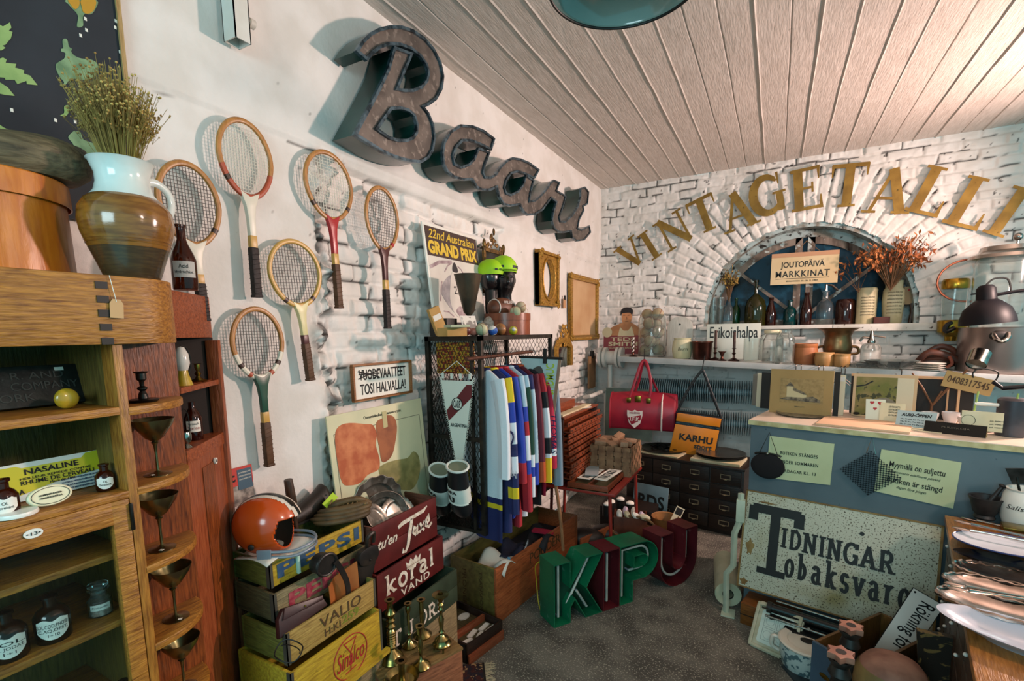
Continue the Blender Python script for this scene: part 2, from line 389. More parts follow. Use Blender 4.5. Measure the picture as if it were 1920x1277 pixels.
MB().prism(arc(0,0,.82,.82,0,180,32)+[(-.82,-.07),(.82,-.07)],.195,.2).build('window_pane',m_pane,win)
m_sill=mat('white_peeled_board','#cfcfc8',.6,c2='#bdbcb2',ns=6,c3='#4a4038',ns3=30,th3=(.66,.71),bump=.3)
s=MB().box(-.93,1.02,-.14,.26,-.105,-.07).box(.25,1.02,-.145,-.125,-.135,-.07)
s.build('window_sill',m_sill,win,bev=.003)
# square steel duct high on the left wall
m_wp=mat('cream_painted_steel','#d9d6ce',.5,c2='#cfcac0',ns=8,bump=.1)
p=P(510,145,X=.10)
d=thing('steel_duct','square white painted duct running up the left wall, cut off open at the bottom','duct',(0.035,1.235,2.865))
b=MB()
for a in ((-.0,.07,-.03,-.026),(-.0,.07,.026,.03),(0,.004,-.03,.03),(.066,.07,-.03,.03)): b.box(a[0],a[1],a[2],a[3],0,.54)
b.build('duct_pipe',m_wp,d)
MB().cyl((.03,.03,.10),(.03,.062,.10),.012).cyl((.03,.055,.10),(.03,.075,.10),.017).build('wall_plug',m_wp,d)
# ================================================================ oak cabinet at the left and what stands on it
oak=wood('honey_oak','#b0782e','#6b3d12','y',10,.4)
oakv=wood('honey_oak_upright','#a9722c','#6b3d12','z',10,.4)
oakr=wood('red_brown_oak','#8f4a1f','#4a2009','z',9,.38)
oakd=wood('diagonal_oak','#a1552e','#6a2c12','y',8,.4)
oakdz=wood('diagonal_oak_upright','#9c5430','#743218','z',7,.35)
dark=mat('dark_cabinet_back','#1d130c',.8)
backw=wood('cabinet_back_board','#6d5a26','#4a3a16','z',7,.55)
white_enamel=mat('white_enamel','#e9e6dc',.3)
black_paint=mat('black_paint','#15130f',.5)
ink=mat('black_ink','#191614',.7)
redink=mat('red_ink','#9a2320',.7)
brass=mat('aged_brass','#a88a3e',.28,1,c2='#6e5a2a',ns=14)
darkmetal=mat('dark_pewter','#3a3835',.38,.9,c2='#24221f',ns=20)
paper=mat('white_paper','#e8e4d8',.75)
cream=mat('cream_card','#ded4b4',.75,c2='#d2c59f',ns=6)
amber=mat('amber_glass','#4e1c08',.08,trans=.55,c2='#3a1206',ns=4)
clear=mat('clear_glass','#eef4f2',.04,trans=.97,ior=1.24,coat=.4)
plate_glass=mat('thin_pane_glass','#f4fbfa',.02,trans=1.0,ior=1.02,coat=.35)
cb=thing('oak_cabinet','tall honey oak cabinet with rounded open end shelves at the left','cabinet',(0.2,.2,0))
T0=Matrix.Translation((-.2,-.2,0));B=lambda: MB(T0)
A=-.35
# plan of the rounded end and the slanting side
def endcurve(x0,y0,x1,y1,n=8): return [(x1+(x0-x1)*math.cos(t),y0+(y1-y0)*math.sin(t)) for t in [PI/2*i/n for i in range(n+1)]]
corn=[(.03,A),(.435,A)]+[(.435,.60)]+endcurve(.435,.655,.30,.79)+[(.03,.79)]
B().slab(corn,1.787,1.952).build('cornice',oak,cb,bev=.004)
B().slab([(.03,.79),(.275,.795),(.04,1.065),(.03,1.065)],1.80,1.945).build('cornice',oakd,cb,bev=.003)
b=B()
for i in range(10):
 if i % 2 == 0: b.box(.434,.4375,.570,.594,1.787+i*.0165,1.787+(i+1)*.0165)
b.build('inlay',black_paint,cb)
B().box(.36,.42,.596,.618,.0,1.787).build('stile',oakv,cb,bev=.002)
B().box(.03,.04,A,.615,.0,1.79).build('back_panel',backw,cb)
B().box(.04,.36,.596,.606,.0,1.79).build('side_panel',backw,cb)
for z,t in ((1.632,.02),(1.417,.018)):
 B().box(.04,.42,A,.597,z-t,z).build('shelf',oak,cb,bev=.002)
B().box(.04,.395,A,.594,1.245,1.262).build('shelf',oak,cb,bev=.002)
B().box(.04,.395,A,.594,1.066,1.084).build('shelf',oak,cb,bev=.002)
B().box(.04,.395,A,.594,.80,.818).build('shelf',oak,cb,bev=.002)
dr=B().box(.397,.421,A,.558,1.34,1.398).box(.397,.421,.556,.594,.3,1.398).build('cabinet_door',oak,cb,bev=.002)
B().box(.405,.408,A,.557,.3,1.341).build('door_pane',plate_glass,dr)
B().box(.41,.428,.592,.599,1.315,1.385).build('hinge',darkmetal,dr,bev=.002)
e=B();e.slab([],0,0) if 0 else None
yc,zc=P(62,1000,X=.422)[1:]
n_=MB().cyl((0,0,0),(0,-.003,0),.0165,n=24);pl=n_.build('number_plate',white_enamel,dr);pl.location=(.2215,yc-.2,zc);pl.rotation_euler=(0,0,WALL);pl.scale=(1,1,.62)
b=MB();b.tube([(math.cos(t)*.0155,-.003,math.sin(t)*.0155) for t in [2*PI*i/28 for i in range(28)]],.0011,6,True)
q=b.build('plate_rim',ink,pl);q.name='number'
text('•13•',pl,-.012,-.006,.012,.006,ink,y=-.0032)
bpy.data.objects.remove(q)
# end shelves
for z in (1.628,1.420,1.205,.985,.76):
 B().slab([(.26,.612),(.42,.612)]+endcurve(.42,.63,.262,.81)+[(.26,.812)],z-.021,z).build('end_shelf',oak,cb,bev=.003)
B().box(.245,.26,.61,.822,0,1.79).build('end_panel',oakr,cb)
# slanting side with two niches and a door
D0,D1=Vector((.26,.822)),Vector((.05,1.072));dd=(D1-D0).normalized();nn=Vector((dd.y,-dd.x));nn=nn if nn.x > 0 else -nn
def dz(s,o): q=D0+dd*s+nn*o;return (q.x,q.y)
Ld=(D1-D0).length
def dslab(s0,s1,o0,o1,z0,z1): return B().slab([dz(s0,o0),dz(s1,o0),dz(s1,o1),dz(s0,o1)],z0,z1)
dslab(Ld-.022,Ld+.006,-.03,.012,0,1.79).build('corner_post',oakdz,cb,bev=.002)
B().slab([(.03,.82),(.245,.82),(.035,1.06),(.03,1.06)],1.632,1.648).build('side_shelf',oakd,cb)
B().slab([(.03,.82),(.25,.82),(.04,1.066),(.03,1.066)],1.435,1.452).build('side_shelf',oakd,cb)
dslab(0,Ld-.02,-.012,.004,1.408,1.452).build('niche_rail',oakd,cb,bev=.002)
dslab(0,Ld-.02,-.012,.004,1.630,1.648).build('niche_rail',oakd,cb,bev=.002)
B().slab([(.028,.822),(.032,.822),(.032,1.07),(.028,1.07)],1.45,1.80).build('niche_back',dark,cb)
sd=dslab(.0,Ld-.022,-.016,.0,.0,1.408).build('side_door',oakdz,cb,bev=.002)
dslab(Ld*.32,Ld*.62,-.004,.003,.0,1.37).build('door_panel',oakr,sd)
kn=MB().cyl((0,0,0),(0,-.006,0),.011,n=20).build('knob',white_enamel,sd)
kx,ky=dz(Ld*.62,.004);kn.location=(kx-.2,ky-.2,1.37);kn.rotation_euler=(0,0,math.atan2(dd.y,dd.x)+PI*0)
text('G',kn,-.005,-.005,.005,.005,ink,y=-.0062)
# ---- on the cabinet top
m_chbox=wood('orange_birch_veneer','#c9781f','#a95816','z',5,.33,5,.1)
bx=thing('round_box','tall round orange bentwood box with its lid on, on the cabinet top','box',(.15,.475,1.955))
MB().lathe([(0,0),(.162,0),(.158,.185),(0,.185)],48).build('box_body',m_chbox,bx)
MB().lathe([(.165,.178),(.168,.178),(.166,.232),(.163,.235),(0,.236)],48).build('box_lid',m_chbox,bx)
m_trough=wood('weathered_grey_wood','#6d6046','#3b3322','x',7,.6,8,.3)
b=MB();N=24;rows=[]
prof=[(0,.085),(.10,.085),(.13,.082),(.17,.068),(.185,.045),(.175,.02),(.15,0),(0,0)]
b.lathe(prof,32,Matrix.Diagonal((1.0,.62,1,1)),fn=lambda r,z,a: (r,z+.02*math.cos(a)*(r > .1)*(z > .04)))
tag(put(b.build('dough_bowl',m_trough),(.19,.50,2.195),1.25),'grey weathered wooden dough bowl upside down on the round box','bowl')
m_jug=mat('jug_glaze','#dce4df',.16,attr=None,coat=.6,c2='#cfd9d4',ns=9)
m_jugb=mat('jug_brown_glaze','#8a5c22',.14,c2='#6f4517',ns=16,st=(1,1,6),coat=.7,bump=.08)
m_jugd=mat('jug_dark_base','#3f3222',.25,c2='#4d3d26',ns=22,st=(1,1,8),coat=.4)
jx=.355;jc=P(238,500,X=jx)
jg=thing('stoneware_jug','large two-tone stoneware jug, white neck over brown ribbed belly, holding dried flax','jug',(jx,jc.y+.012,1.953));jg.scale=(.87,)*3
k=.335/.335
low=[(0,0),(.066,0),(.070,.006),(.083,.045),(.098,.088)]
mid=[(.0985,.088),(.112,.13),(.117,.165),(.113,.20),(.098,.225),(.085,.235)]
top=[(.085,.235),(.073,.25),(.066,.275),(.066,.30),(.078,.335),(.082,.338),(.078,.336),(.062,.30),(.058,.25)]
MB().lathe(low,48).build('jug_base',m_jugd,jg);
b=MB().lathe(mid,48)
for i in range(9): b.tube([((.1035+.0022*i-.00022*i*i)*math.cos(t),(.1035+.0022*i-.00022*i*i)*math.sin(t),.10+.0085*i) for t in [2*PI*j/40 for j in range(40)]],.0011,5,True)
b.build('jug_belly',m_jugb,jg)
MB().lathe(top,48).build('jug_neck',m_jug,jg)
MB().tube(smooth([(0,.066,.30),(0,.10,.305),(0,.132,.285),(0,.142,.25),(0,.132,.215),(0,.112,.20)],4,False),[.012]*21,10,flat=.7).build('jug_handle',m_jug,jg).rotation_euler=(0,0,.15)
# dried flax
m_flax=mat('dried_flax_stem','#a08a42',.8,c2='#75522a',ns=5);m_seed=mat('dried_flax_seed','#bfa35a',.6,c2='#8a6630',ns=9)
b=MB();sd_=MB();RR=random.Random(4)
for i in range(430):
 a=RR.uniform(0,2*PI);q=RR.random()**.6;r0=.045*q;r1=.12*q*RR.uniform(.7,1.15);h=RR.uniform(.14,.27)*(1-.25*q*q)
 p0=Vector((r0*math.cos(a),r0*math.sin(a),.31));p1=Vector((r1*math.cos(a)-.006,r1*math.sin(a),.31+h))
 pm=(p0+p1)/2+Vector((0,0,.02))
 b.tube([p0,pm,p1],.0007,3);
 for k in range(RR.randint(2,4)):
  e=p0.lerp(p1,RR.uniform(.55,1))+Vector((RR.uniform(-.02,.02),RR.uniform(-.02,.02),RR.uniform(0,.02)))
  b.tube([p0.lerp(p1,.55),e],.0005,3);sd_.sph(e,RR.uniform(.0026,.0040),6)
fx=tag(b.build('dried_flax',m_flax),'bunch of dried flax stems with round seed heads standing in the stoneware jug','dried flowers')
fx.location=(jx,jc.y+.012,1.953);fx.scale=(.87,.87,.92);sd_.build('seed_heads',m_seed,fx)
# bottle builder
def bottle(name,label,cat,loc,prof,m,lab=None,group=None,n=24,inner=None,rz=0,stopper=None):
 t=thing(name,label,cat,loc,rz,group)
 MB().lathe(prof,n).build('bottle_body',m,t)
 if lab:   # (r, z0, z1, half angle, material, shield, lines)
  r,z0,z1,ha,lm,sh,lines=lab
  b=MB();k=12;vs=[];fs=[]
  for i in range(k+1):
   a=-PI/2-ha+2*ha*i/k;u=abs(i-k/2)/(k/2)
   zb=z0+(z1-z0)*.38*u**2.2 if sh else z0;zt=z1-(z1-z0)*.06*math.cos(u*PI*2)*sh
   vs += [((r+.0012)*math.cos(a),(r+.0012)*math.sin(a),zb),((r+.0012)*math.cos(a),(r+.0012)*math.sin(a),zt)]
  fs=[(2*i,2*i+2,2*i+3,2*i+1) for i in range(k)]
  l_=b.add(vs,fs).build('bottle_label',lm,t)
  for s_,zz0,zz1,hw,mm in lines:
   o=text(s_,l_,-hw,zz0,hw,zz1,mm,y=0,d=.0004)
   for v in o.data.vertices:   # bend round the bottle
    a=v.co.x/r-PI/2;rr2=r+.0017-v.co.y*.5;v.co=(rr2*math.cos(a),rr2*math.sin(a),v.co.z)
 if stopper: MB().lathe(stopper,n).build('stopper',m,t)
 return t
def face(loc): return math.atan2(CAM.y-loc[1],CAM.x-loc[0])+PI/2     # turn so that local -y looks toward the room
bl=P(342,470,X=.16)
amb=[(0,0),(.034,0),(.036,.005),(.036,.095),(.030,.115),(.017,.145),(.013,.16),(.013,.195),(.016,.197),(.016,.205),(.010,.206)]
lb=mat('grey_label','#b9b9b4',.6)
bottle('pharmacy_bottle','dark amber pharmacy bottle with a grey oval label, behind the stoneware jug','bottle',(.16,bl.y,1.953),amb,amber,
       (.036,.038,.088,.9,lb,0,[('Acid.',.066,.080,.014,ink),('Hydrochlor.',.047,.060,.026,ink)]),rz=face((.16,bl.y)))
t=thing('price_tag','buff paper price tag hanging on a string from the cabinet cornice','tag',(.4395,P(218,565,X=.44)[1],1.885),WALL)
MB().prism([(-.014,-.035),(.014,-.035),(.014,.0),(.008,.01),(-.008,.01),(-.014,.0)],-.001,0).build('tag_card',mat('buff_card','#c59f72',.8),t).rotation_euler=(0,.06,0)
MB().tube([(0,-.002,.004),(-.004,-.002,.03),(-.008,.0,.066)],.0008,4).build('string',paper,t)
m_bluem=mat('blue_grey_metal','#2f4650',.4,.6)
t=tag(put(MB().prism(rrect(-.09,-.05,.02,.05,.015),-.012,0).build('metal_plate',m_bluem),(.428,P(-8,440,X=.43)[1]-.03,2.02),WALL),'edge of a dark blue metal plate leaning on the round box','plate')
# ---- inside
m_cast=mat('black_cast_iron','#171816',.5,c2='#23241f',ns=25,bump=.3)
cp=thing('cast_plate','black cast iron plate with raised lettering leaning in the top niche','plate',(.235,.385,1.634),0,rot=(-.32,0,WALL))
MB().prism(rrect(-.18,0,.225,.105,.018),-.012,0).build('plate_body',m_cast,cp,bev=.003)
m_cast2=mat('worn_iron_lettering','#3b3c37',.5)
text('C. R. AND',cp,.04,.070,.18,.088,m_cast2,y=-.012,d=.002)
text('COMPANY',cp,.075,.042,.205,.062,m_cast2,y=-.012,d=.002)
text('YORK',cp,.03,.014,.115,.034,m_cast2,y=-.012,d=.002)
MB().box(.165,.183,-.0135,-.012,.088,.097).build('price_sticker',paper,cp)
m_yel=mat('yellow_lacquer_wood','#b89b2c',.22,c2='#a5851f',ns=14,coat=.5)
t=thing('darning_mushroom','yellow lacquered wooden mushroom with a handle lying before the cast plate','darning mushroom',(.335,P(127,750,X=.34)[1],1.658))
MB().sph((0,0,0),.025,20,(.55,1,1)).build('mushroom_head',m_yel,t);MB().cyl((-.01,0,0),(-.10,.07,-.012),.007,.009).build('handle',m_yel,t)
t.rotation_euler=(0,.0,.1)
# candlestick on the end shelf
def candlestick(name,label,loc,pr,m,group=None,sc_=1,extra=None,rz=0):
 t=thing(name,label,'candlestick',loc,rz,group)
 k=next((i for i,p in enumerate(pr) if p[1] > pr[-1][1]*.30),3)
 MB().lathe([(r*sc_,z*sc_) for r,z in pr[:k+1]],28).build('base',m,t)
 MB().lathe([(r*sc_,z*sc_) for r,z in pr[k:]],24).build('stem',m,t)
 return t
cs=[(0,0),(.032,0),(.036,.006),(.034,.008),(.026,.006),(.012,.010),(.010,.022),(.006,.030),(.012,.036),(.012,.039),(.005,.044),(.006,.056),(.012,.062),(.012,.078),(.016,.080),(.018,.083),(.009,.083),(.008,.066)]
candlestick('candlestick','small dark pewter candlestick with a wide dish on the top end shelf',(.335,P(268,740,X=.335)[1],1.628),cs,darkmetal)
gob=[(0,0),(.034,0),(.034,.002),(.012,.007),(.004,.012),(.0035,.06),(.005,.085),(.010,.092),(.006,.094),(.022,.106),(.045,.140),(.052,.158),(.050,.158),(.043,.141),(.02,.110),(0,.106)]
gm=mat('tarnished_silver','#8f8862',.24,.95,c2='#615a3e',ns=9)
g0=None
for i,(z,px,lb_) in enumerate(((1.42,298,'below the pewter candlestick'),(1.205,312,'on the third end shelf down'),(.985,324,'on the fourth end shelf down'),(.76,342,'on the lowest end shelf in view'))):
 y=P(px,900,X=.335)[1]
 if i == 0:
  g0=thing('metal_goblet','','goblet',(.335,y,z));
  MB().lathe(gob[:8],28).build('goblet_foot',gm,g0);MB().lathe(gob[7:],32).build('goblet_bowl',gm,g0)
  MB().box(.012,.022,-.026,-.018,.0055,.0065).build('price_sticker',paper,g0);g=g0
 else: g=dup(g0,(.335,P(px,1100 if i < 3 else 1250,X=.335)[1],z),rz=i*.4)
 g['label']='tarnished silver cocktail goblet '+lb_;g['group']='goblets on the end shelves'
# second shelf
def card(name,label,cat,loc,w,h,m,rot,d=.003,edge=None,group=None):
 t=thing(name,label,cat,loc,0,group,rot)
 MB().box(-w/2,w/2,-d,0,0,h).build('card',m,t);return t
m_yellow=mat('yellow_print','#c2bb1c',.5);m_pinkb=mat('pinkish_card','#9a6a5c',.7)
pk=tag(put(MB().box(-.10,.10,-.02,0,0,.082).build('pink_box',m_pinkb,bev=.002),(.235,P(120,870,X=.25)[1],1.419),WALL),'flat dusty pink box standing behind the yellow medicine sign','box')
y0=P(100,900,X=.29)[1]
ns=thing('medicine_sign','yellow and white medicine sign reading NASALINE on the second shelf','sign',(.285,y0+.005,1.419),0,rot=(-.18,0,WALL))
MB().box(-.095,.095,-.004,0,0,.09).build('sign_card',mat('pale_blue_white','#cfd6cf',.6),ns)
pts=[(-.095,.008),(.0,.03),(.095,.04),(.095,.09),(.07,.088),(.06,.078),(-.055,.078),(-.065,.084),(-.095,.084)]
MB().prism(pts,-.0052,-.004).build('sign_banner',m_yellow,ns)
text('NASALINE',ns,-.052,.060,.052,.074,ink,y=-.0055,bold=.02)
text('MEILLEUR REMÈDE CONTRE',ns,-.062,.049,.075,.056,ink,y=-.0055)
text('RHUME DE CERVEAU',ns,-.062,.037,.08,.047,ink,y=-.0055,bold=.01)
text('Maux de Tête',ns,-.01,.030,.04,.036,ink,y=-.0055)
text('A',ns,-.068,.016,-.058,.028,ink,y=-.0055,bold=.02)
for i in range(4): text('PASTILLES MENTHOLÉES DE SANTÉ',ns,.012,.005+i*.008,.09,.0095+i*.008,mat('blue_ink','#2b4a75',.7),y=-.0045)
sb=[(0,0),(.021,0),(.023,.004),(.023,.036),(.017,.045),(.010,.050),(.010,.060),(.013,.063),(.013,.067),(.007,.067)]
shl=lambda r,a,b,c: (r,.006,.034,.75,white_enamel,1,[(a,.022,.029,.004,ink),(b,.014,.020,c,ink)])
for px,x_,lab,a in ((198,.36,'small brown pharmacy bottle with a shield label at the right end of the second shelf',.0),(4,.37,'brown pharmacy bottle with a shield label at the left end of the second shelf',1)):
 y=P(px,910,X=x_)[1];s_=1.0 if not a else 1.2
 t=bottle('pharmacy_bottle',lab,'bottle',(x_,y,1.419),[(r*s_*.88,z*s_) for r,z in sb],amber,None if False else (.023*s_*.88,.006*s_,.034*s_,.85,white_enamel,1,[('Ol.',.022*s_,.028*s_,.004*s_,ink),('Terebint.',.015*s_,.020*s_,.012*s_,ink)]),rz=face((x_,y)))
m_tin=mat('ivory_tin','#ddd6b2',.35)
t=thing('oval_tin','ivory oval tin lid with a printed ring, leaning before the medicine sign','tin',(.385,P(90,918,X=.385)[1],1.443),0,rot=(-.25,.0,WALL))
MB().lathe([(0,0),(.040,0),(.040,-.010),(.038,-.012),(0,-.0125)],40,Matrix.Rotation(PI/2,4,'X') @ Matrix.Rotation(PI,4,'X')).build('tin_lid',m_tin,t).scale=(1,1,.58)
for c in t.children: pass
b=MB();b.tube([(.034*math.cos(a),-.0133,.034*.55*math.sin(a)) for a in [2*PI*i/40 for i in range(40)]],.0006,4,True);r_=b.build('printed_ring',ink,t)
text('HAMMASPULVERIA',t,-.020,.001,.020,.005,ink,y=-.0130);text('MAGISTERIELLA',t,-.020,-.006,.020,-.002,ink,y=-.0130)
tag(put(MB().lathe([(0,0),(.036,0),(.037,.004),(.035,.009),(0,.0095)],32).build('enamel_cover',white_enamel),(.395,P(28,945,X=.395)[1],1.419)),'white round tin lid lying flat at the left of the second shelf','lid')
# behind the glass
med=[(0,0),(.032,0),(.034,.004),(.034,.062),(.026,.076),(.012,.084),(.012,.10),(.016,.103),(.016,.108),(.009,.108)]
black_glass=mat('dark_brown_glass','#2b1608',.08,trans=.3)
for px,lab,ls in ((100,'dark bottle with a white shield label, behind the glass door',('SOL.COD.PHOSP.','C.AQ.DEST.','1+10')),(12,'dark bottle labelled SOL behind the glass door, at the frame edge',('SOL.','AL. JODAT.','1+1'))):
 x_=.345;y=P(px,1180,X=x_)[1]
 bottle('medicine_bottle',lab,'bottle',(x_,y,1.085),med,black_glass,(.034,.012,.060,.9,white_enamel,1,[(ls[0],.042,.051,.029,ink),(ls[1],.030,.039,.027,ink),(ls[2],.020,.027,.010,ink)]),rz=face((x_,y)))
y=P(187,1130,X=.32)[1]
t=bottle('apothecary_jar','small clear stoppered apothecary jar behind the glass door','jar',(.32,y,1.085),[(0,0),(.024,0),(.026,.004),(.026,.040),(.017,.050),(.017,.062),(.023,.068),(.023,.070),(.015,.070),(.014,.05),(.023,.04),(.023,.004),(0,.003)],clear,
           (.0262,.020,.036,.8,white_enamel,0,[('Prot.jodat.',.025,.031,.016,ink)]),rz=face((.32,y)),stopper=[(0,.058),(.013,.058),(.014,.07),(.022,.076),(.022,.082),(0,.083)])
MB().lathe([(0,.003),(.022,.003),(.022,.018),(0,.018)],16).build('pills',mat('pinkish_pills','#b8988c',.6,c2='#e4d8cc',ns=160),t)
tag(put(MB().lathe([(0,0),(.02,0),(.022,.01),(.022,.05),(.012,.062),(.012,.075),(0,.076)],20).build('medicine_bottle',black_glass),(.35,P(228,1262,X=.35)[1],.80+.018)),'small black bottle on the lowest shelf behind the glass door','bottle')
# slanting niches
def niche(px,off,z): 
 a=P(px,700,X=.15);return (a.x,a.y,z)
t=candlestick('candlestick','small brass candlestick in the slanting niche of the cabinet',(.085,P(371,700,X=.085)[1],1.648),[(0,0),(.026,0),(.028,.004),(.01,.012),(.006,.02),(.011,.028),(.005,.036),(.009,.05),(.009,.06),(.014,.063),(.006,.062)],brass)
m_white=mat('white_glaze','#cfccc4',.25,coat=.4)
t=thing('ceramic_funnel','white and yellow enamelled bell behind the end panel of the cabinet','bell',(.175,P(343,700,X=.175)[1],1.648))
MB().lathe([(0,0),(.026,0),(.016,.035),(.014,.05)],24).build('bell_base',m_yel,t);MB().lathe([(.0145,.048),(.022,.07),(.020,.10),(.010,.122),(0,.125)],24).build('bell_top',m_white,t)
MB().tube(smooth([(0,.016,.03),(0,.028,.07),(0,.020,.115),(0,.0,.128)],5,False),.002,6).build('wire',black_paint,t)
y=P(362,790,X=.10)[1]
bottle('medicine_bottle','dark bottle with a white label printed in red, in the slanting niche','bottle',(.10,y,1.452),[(0,0),(.026,0),(.027,.004),(.027,.075),(.018,.095),(.010,.11),(.010,.13),(0,.131)],amber,(.027,.03,.068,.8,paper,0,[('Vermouth',.054,.062,.015,ink),('Torino',.038,.049,.017,redink)]),rz=face((.10,y)))
t=thing('silver_cruet','small silver cruet with a wire handle standing behind the end panel','cruet',(.205,P(352,860,X=.205)[1],1.452))
silver=mat('silver_plate','#b9b6ac',.18,1,c2='#8f8b80',ns=10)
MB().lathe([(0,0),(.018,0),(.008,.01),(.016,.024),(.017,.04),(.014,.05),(.016,.054),(0,.05)],24).build('cruet_body',silver,t)
MB().tube(smooth([(0,-.014,.05),(0,-.012,.10),(0,.002,.125),(0,.014,.10),(0,.014,.05)],5,False),.0016,6).build('handle',darkmetal,t)
# botanical wall chart
m_chart=mat('black_chart','#1a2128',.7,c2='#222b33',ns=4);m_leaf=mat('printed_leaf_green','#8fae6a',.7,c2='#7a9c5c',ns=20);m_leafd=mat('printed_dark_green','#5d7d5a',.7,c2='#7d9c74',ns=26)
m_gold=mat('printed_gold','#b98a26',.7);m_lime=mat('printed_lime','#c2c474',.7)
c0=P(232,100,X=.02)
ch=thing('botanical_chart','black botanical wall chart of gourds and leaves hanging above the cabinet','poster',(.02,c0.y,2.2),WALL)
MB().box(-1.1,-.012,-.004,0,-.05,.9).build('chart_sheet',m_chart,ch);MB().box(-.012,.0,-.012,0,-.08,.92).build('chart_edge',wood('pale_strip','#b99a66','#8c6f40','z'),ch)
def cpt(x,y): q=P(x,y,X=.024);return (q.y-c0.y,q.z-2.2)
def drawn(name,pts,m,y=-.0045,parent=ch,sm=3,d=.0012): return shape([[(v.x,v.y) for v in smooth([cpt(*p) for p in pts],sm)] if sm else [cpt(*p) for p in pts]],d,name,m,parent,y)
drawn('drawn_gourd',[(117,75),(125,74),(129,88),(135,92),(133,97),(140,105),(152,110),(170,112),(182,120),(183,135),(172,146),(155,150),(140,148),(130,150),(122,160),(114,163),(120,155),(112,145),(106,133),(104,122),(110,116),(120,110),(122,100),(115,97),(114,92),(118,90)],m_leafd)
drawn('drawn_gourd',[(124,0),(180,0),(178,18),(170,27),(158,27),(155,35),(155,49),(144,50),(146,30),(135,16),(128,8)],m_leafd)
drawn('drawn_gourd',[(127,0),(147,0),(147,12),(140,18),(132,10)],m_gold,-.0060);drawn('drawn_gourd',[(152,0),(178,0),(176,18),(166,26),(156,24),(152,12)],m_gold,-.0060)
drawn('drawn_gourd',[(128,256),(138,246),(150,248),(156,262),(172,268),(186,280),(190,310),(150,315),(132,300),(138,274),(130,262)],m_leafd)
drawn('drawn_gourd',[(-60,200),(-10,228),(12,242),(40,248),(58,262),(66,285),(60,320),(-60,330)],m_leaf);drawn('drawn_gourd',[(-40,255),(0,252),(30,252),(48,266),(54,290),(-40,320)],m_lime,-.0060)
drawn('drawn_tendril',[(120,200),(127,198),(129,208),(124,217),(112,217),(120,212)],m_leaf)
leaf=[(-60,95),(0,110),(5,108),(12,112),(10,118),(30,120),(28,127),(45,132),(44,138),(56,142),(70,160),(50,158),(49,152),(32,158),(27,150),(10,150),(8,146),(-60,140)]
drawn('drawn_leaf',leaf,m_leaf,sm=0);drawn('drawn_leaf',[(-60,40),(0,47),(5,50),(18,42),(21,52),(16,58),(23,60),(20,72),(10,84),(4,86),(10,90),(2,95),(-60,80)],m_leaf,sm=0)
drawn('drawn_leaf',[(-60,140),(0,155),(14,164),(27,180),(8,178),(0,176),(-60,160)],m_leaf,sm=0)
for x,y in ((160,36),(162,57),(151,67),(217,40),(216,52),(225,98),(22,207),(104,226),(141,229)): q=cpt(x,y);MB().box(q[0]-.003,q[0]+.003,-.0055,-.004,q[1]-.004,q[1]+.005).build('white_fleck',paper,ch)
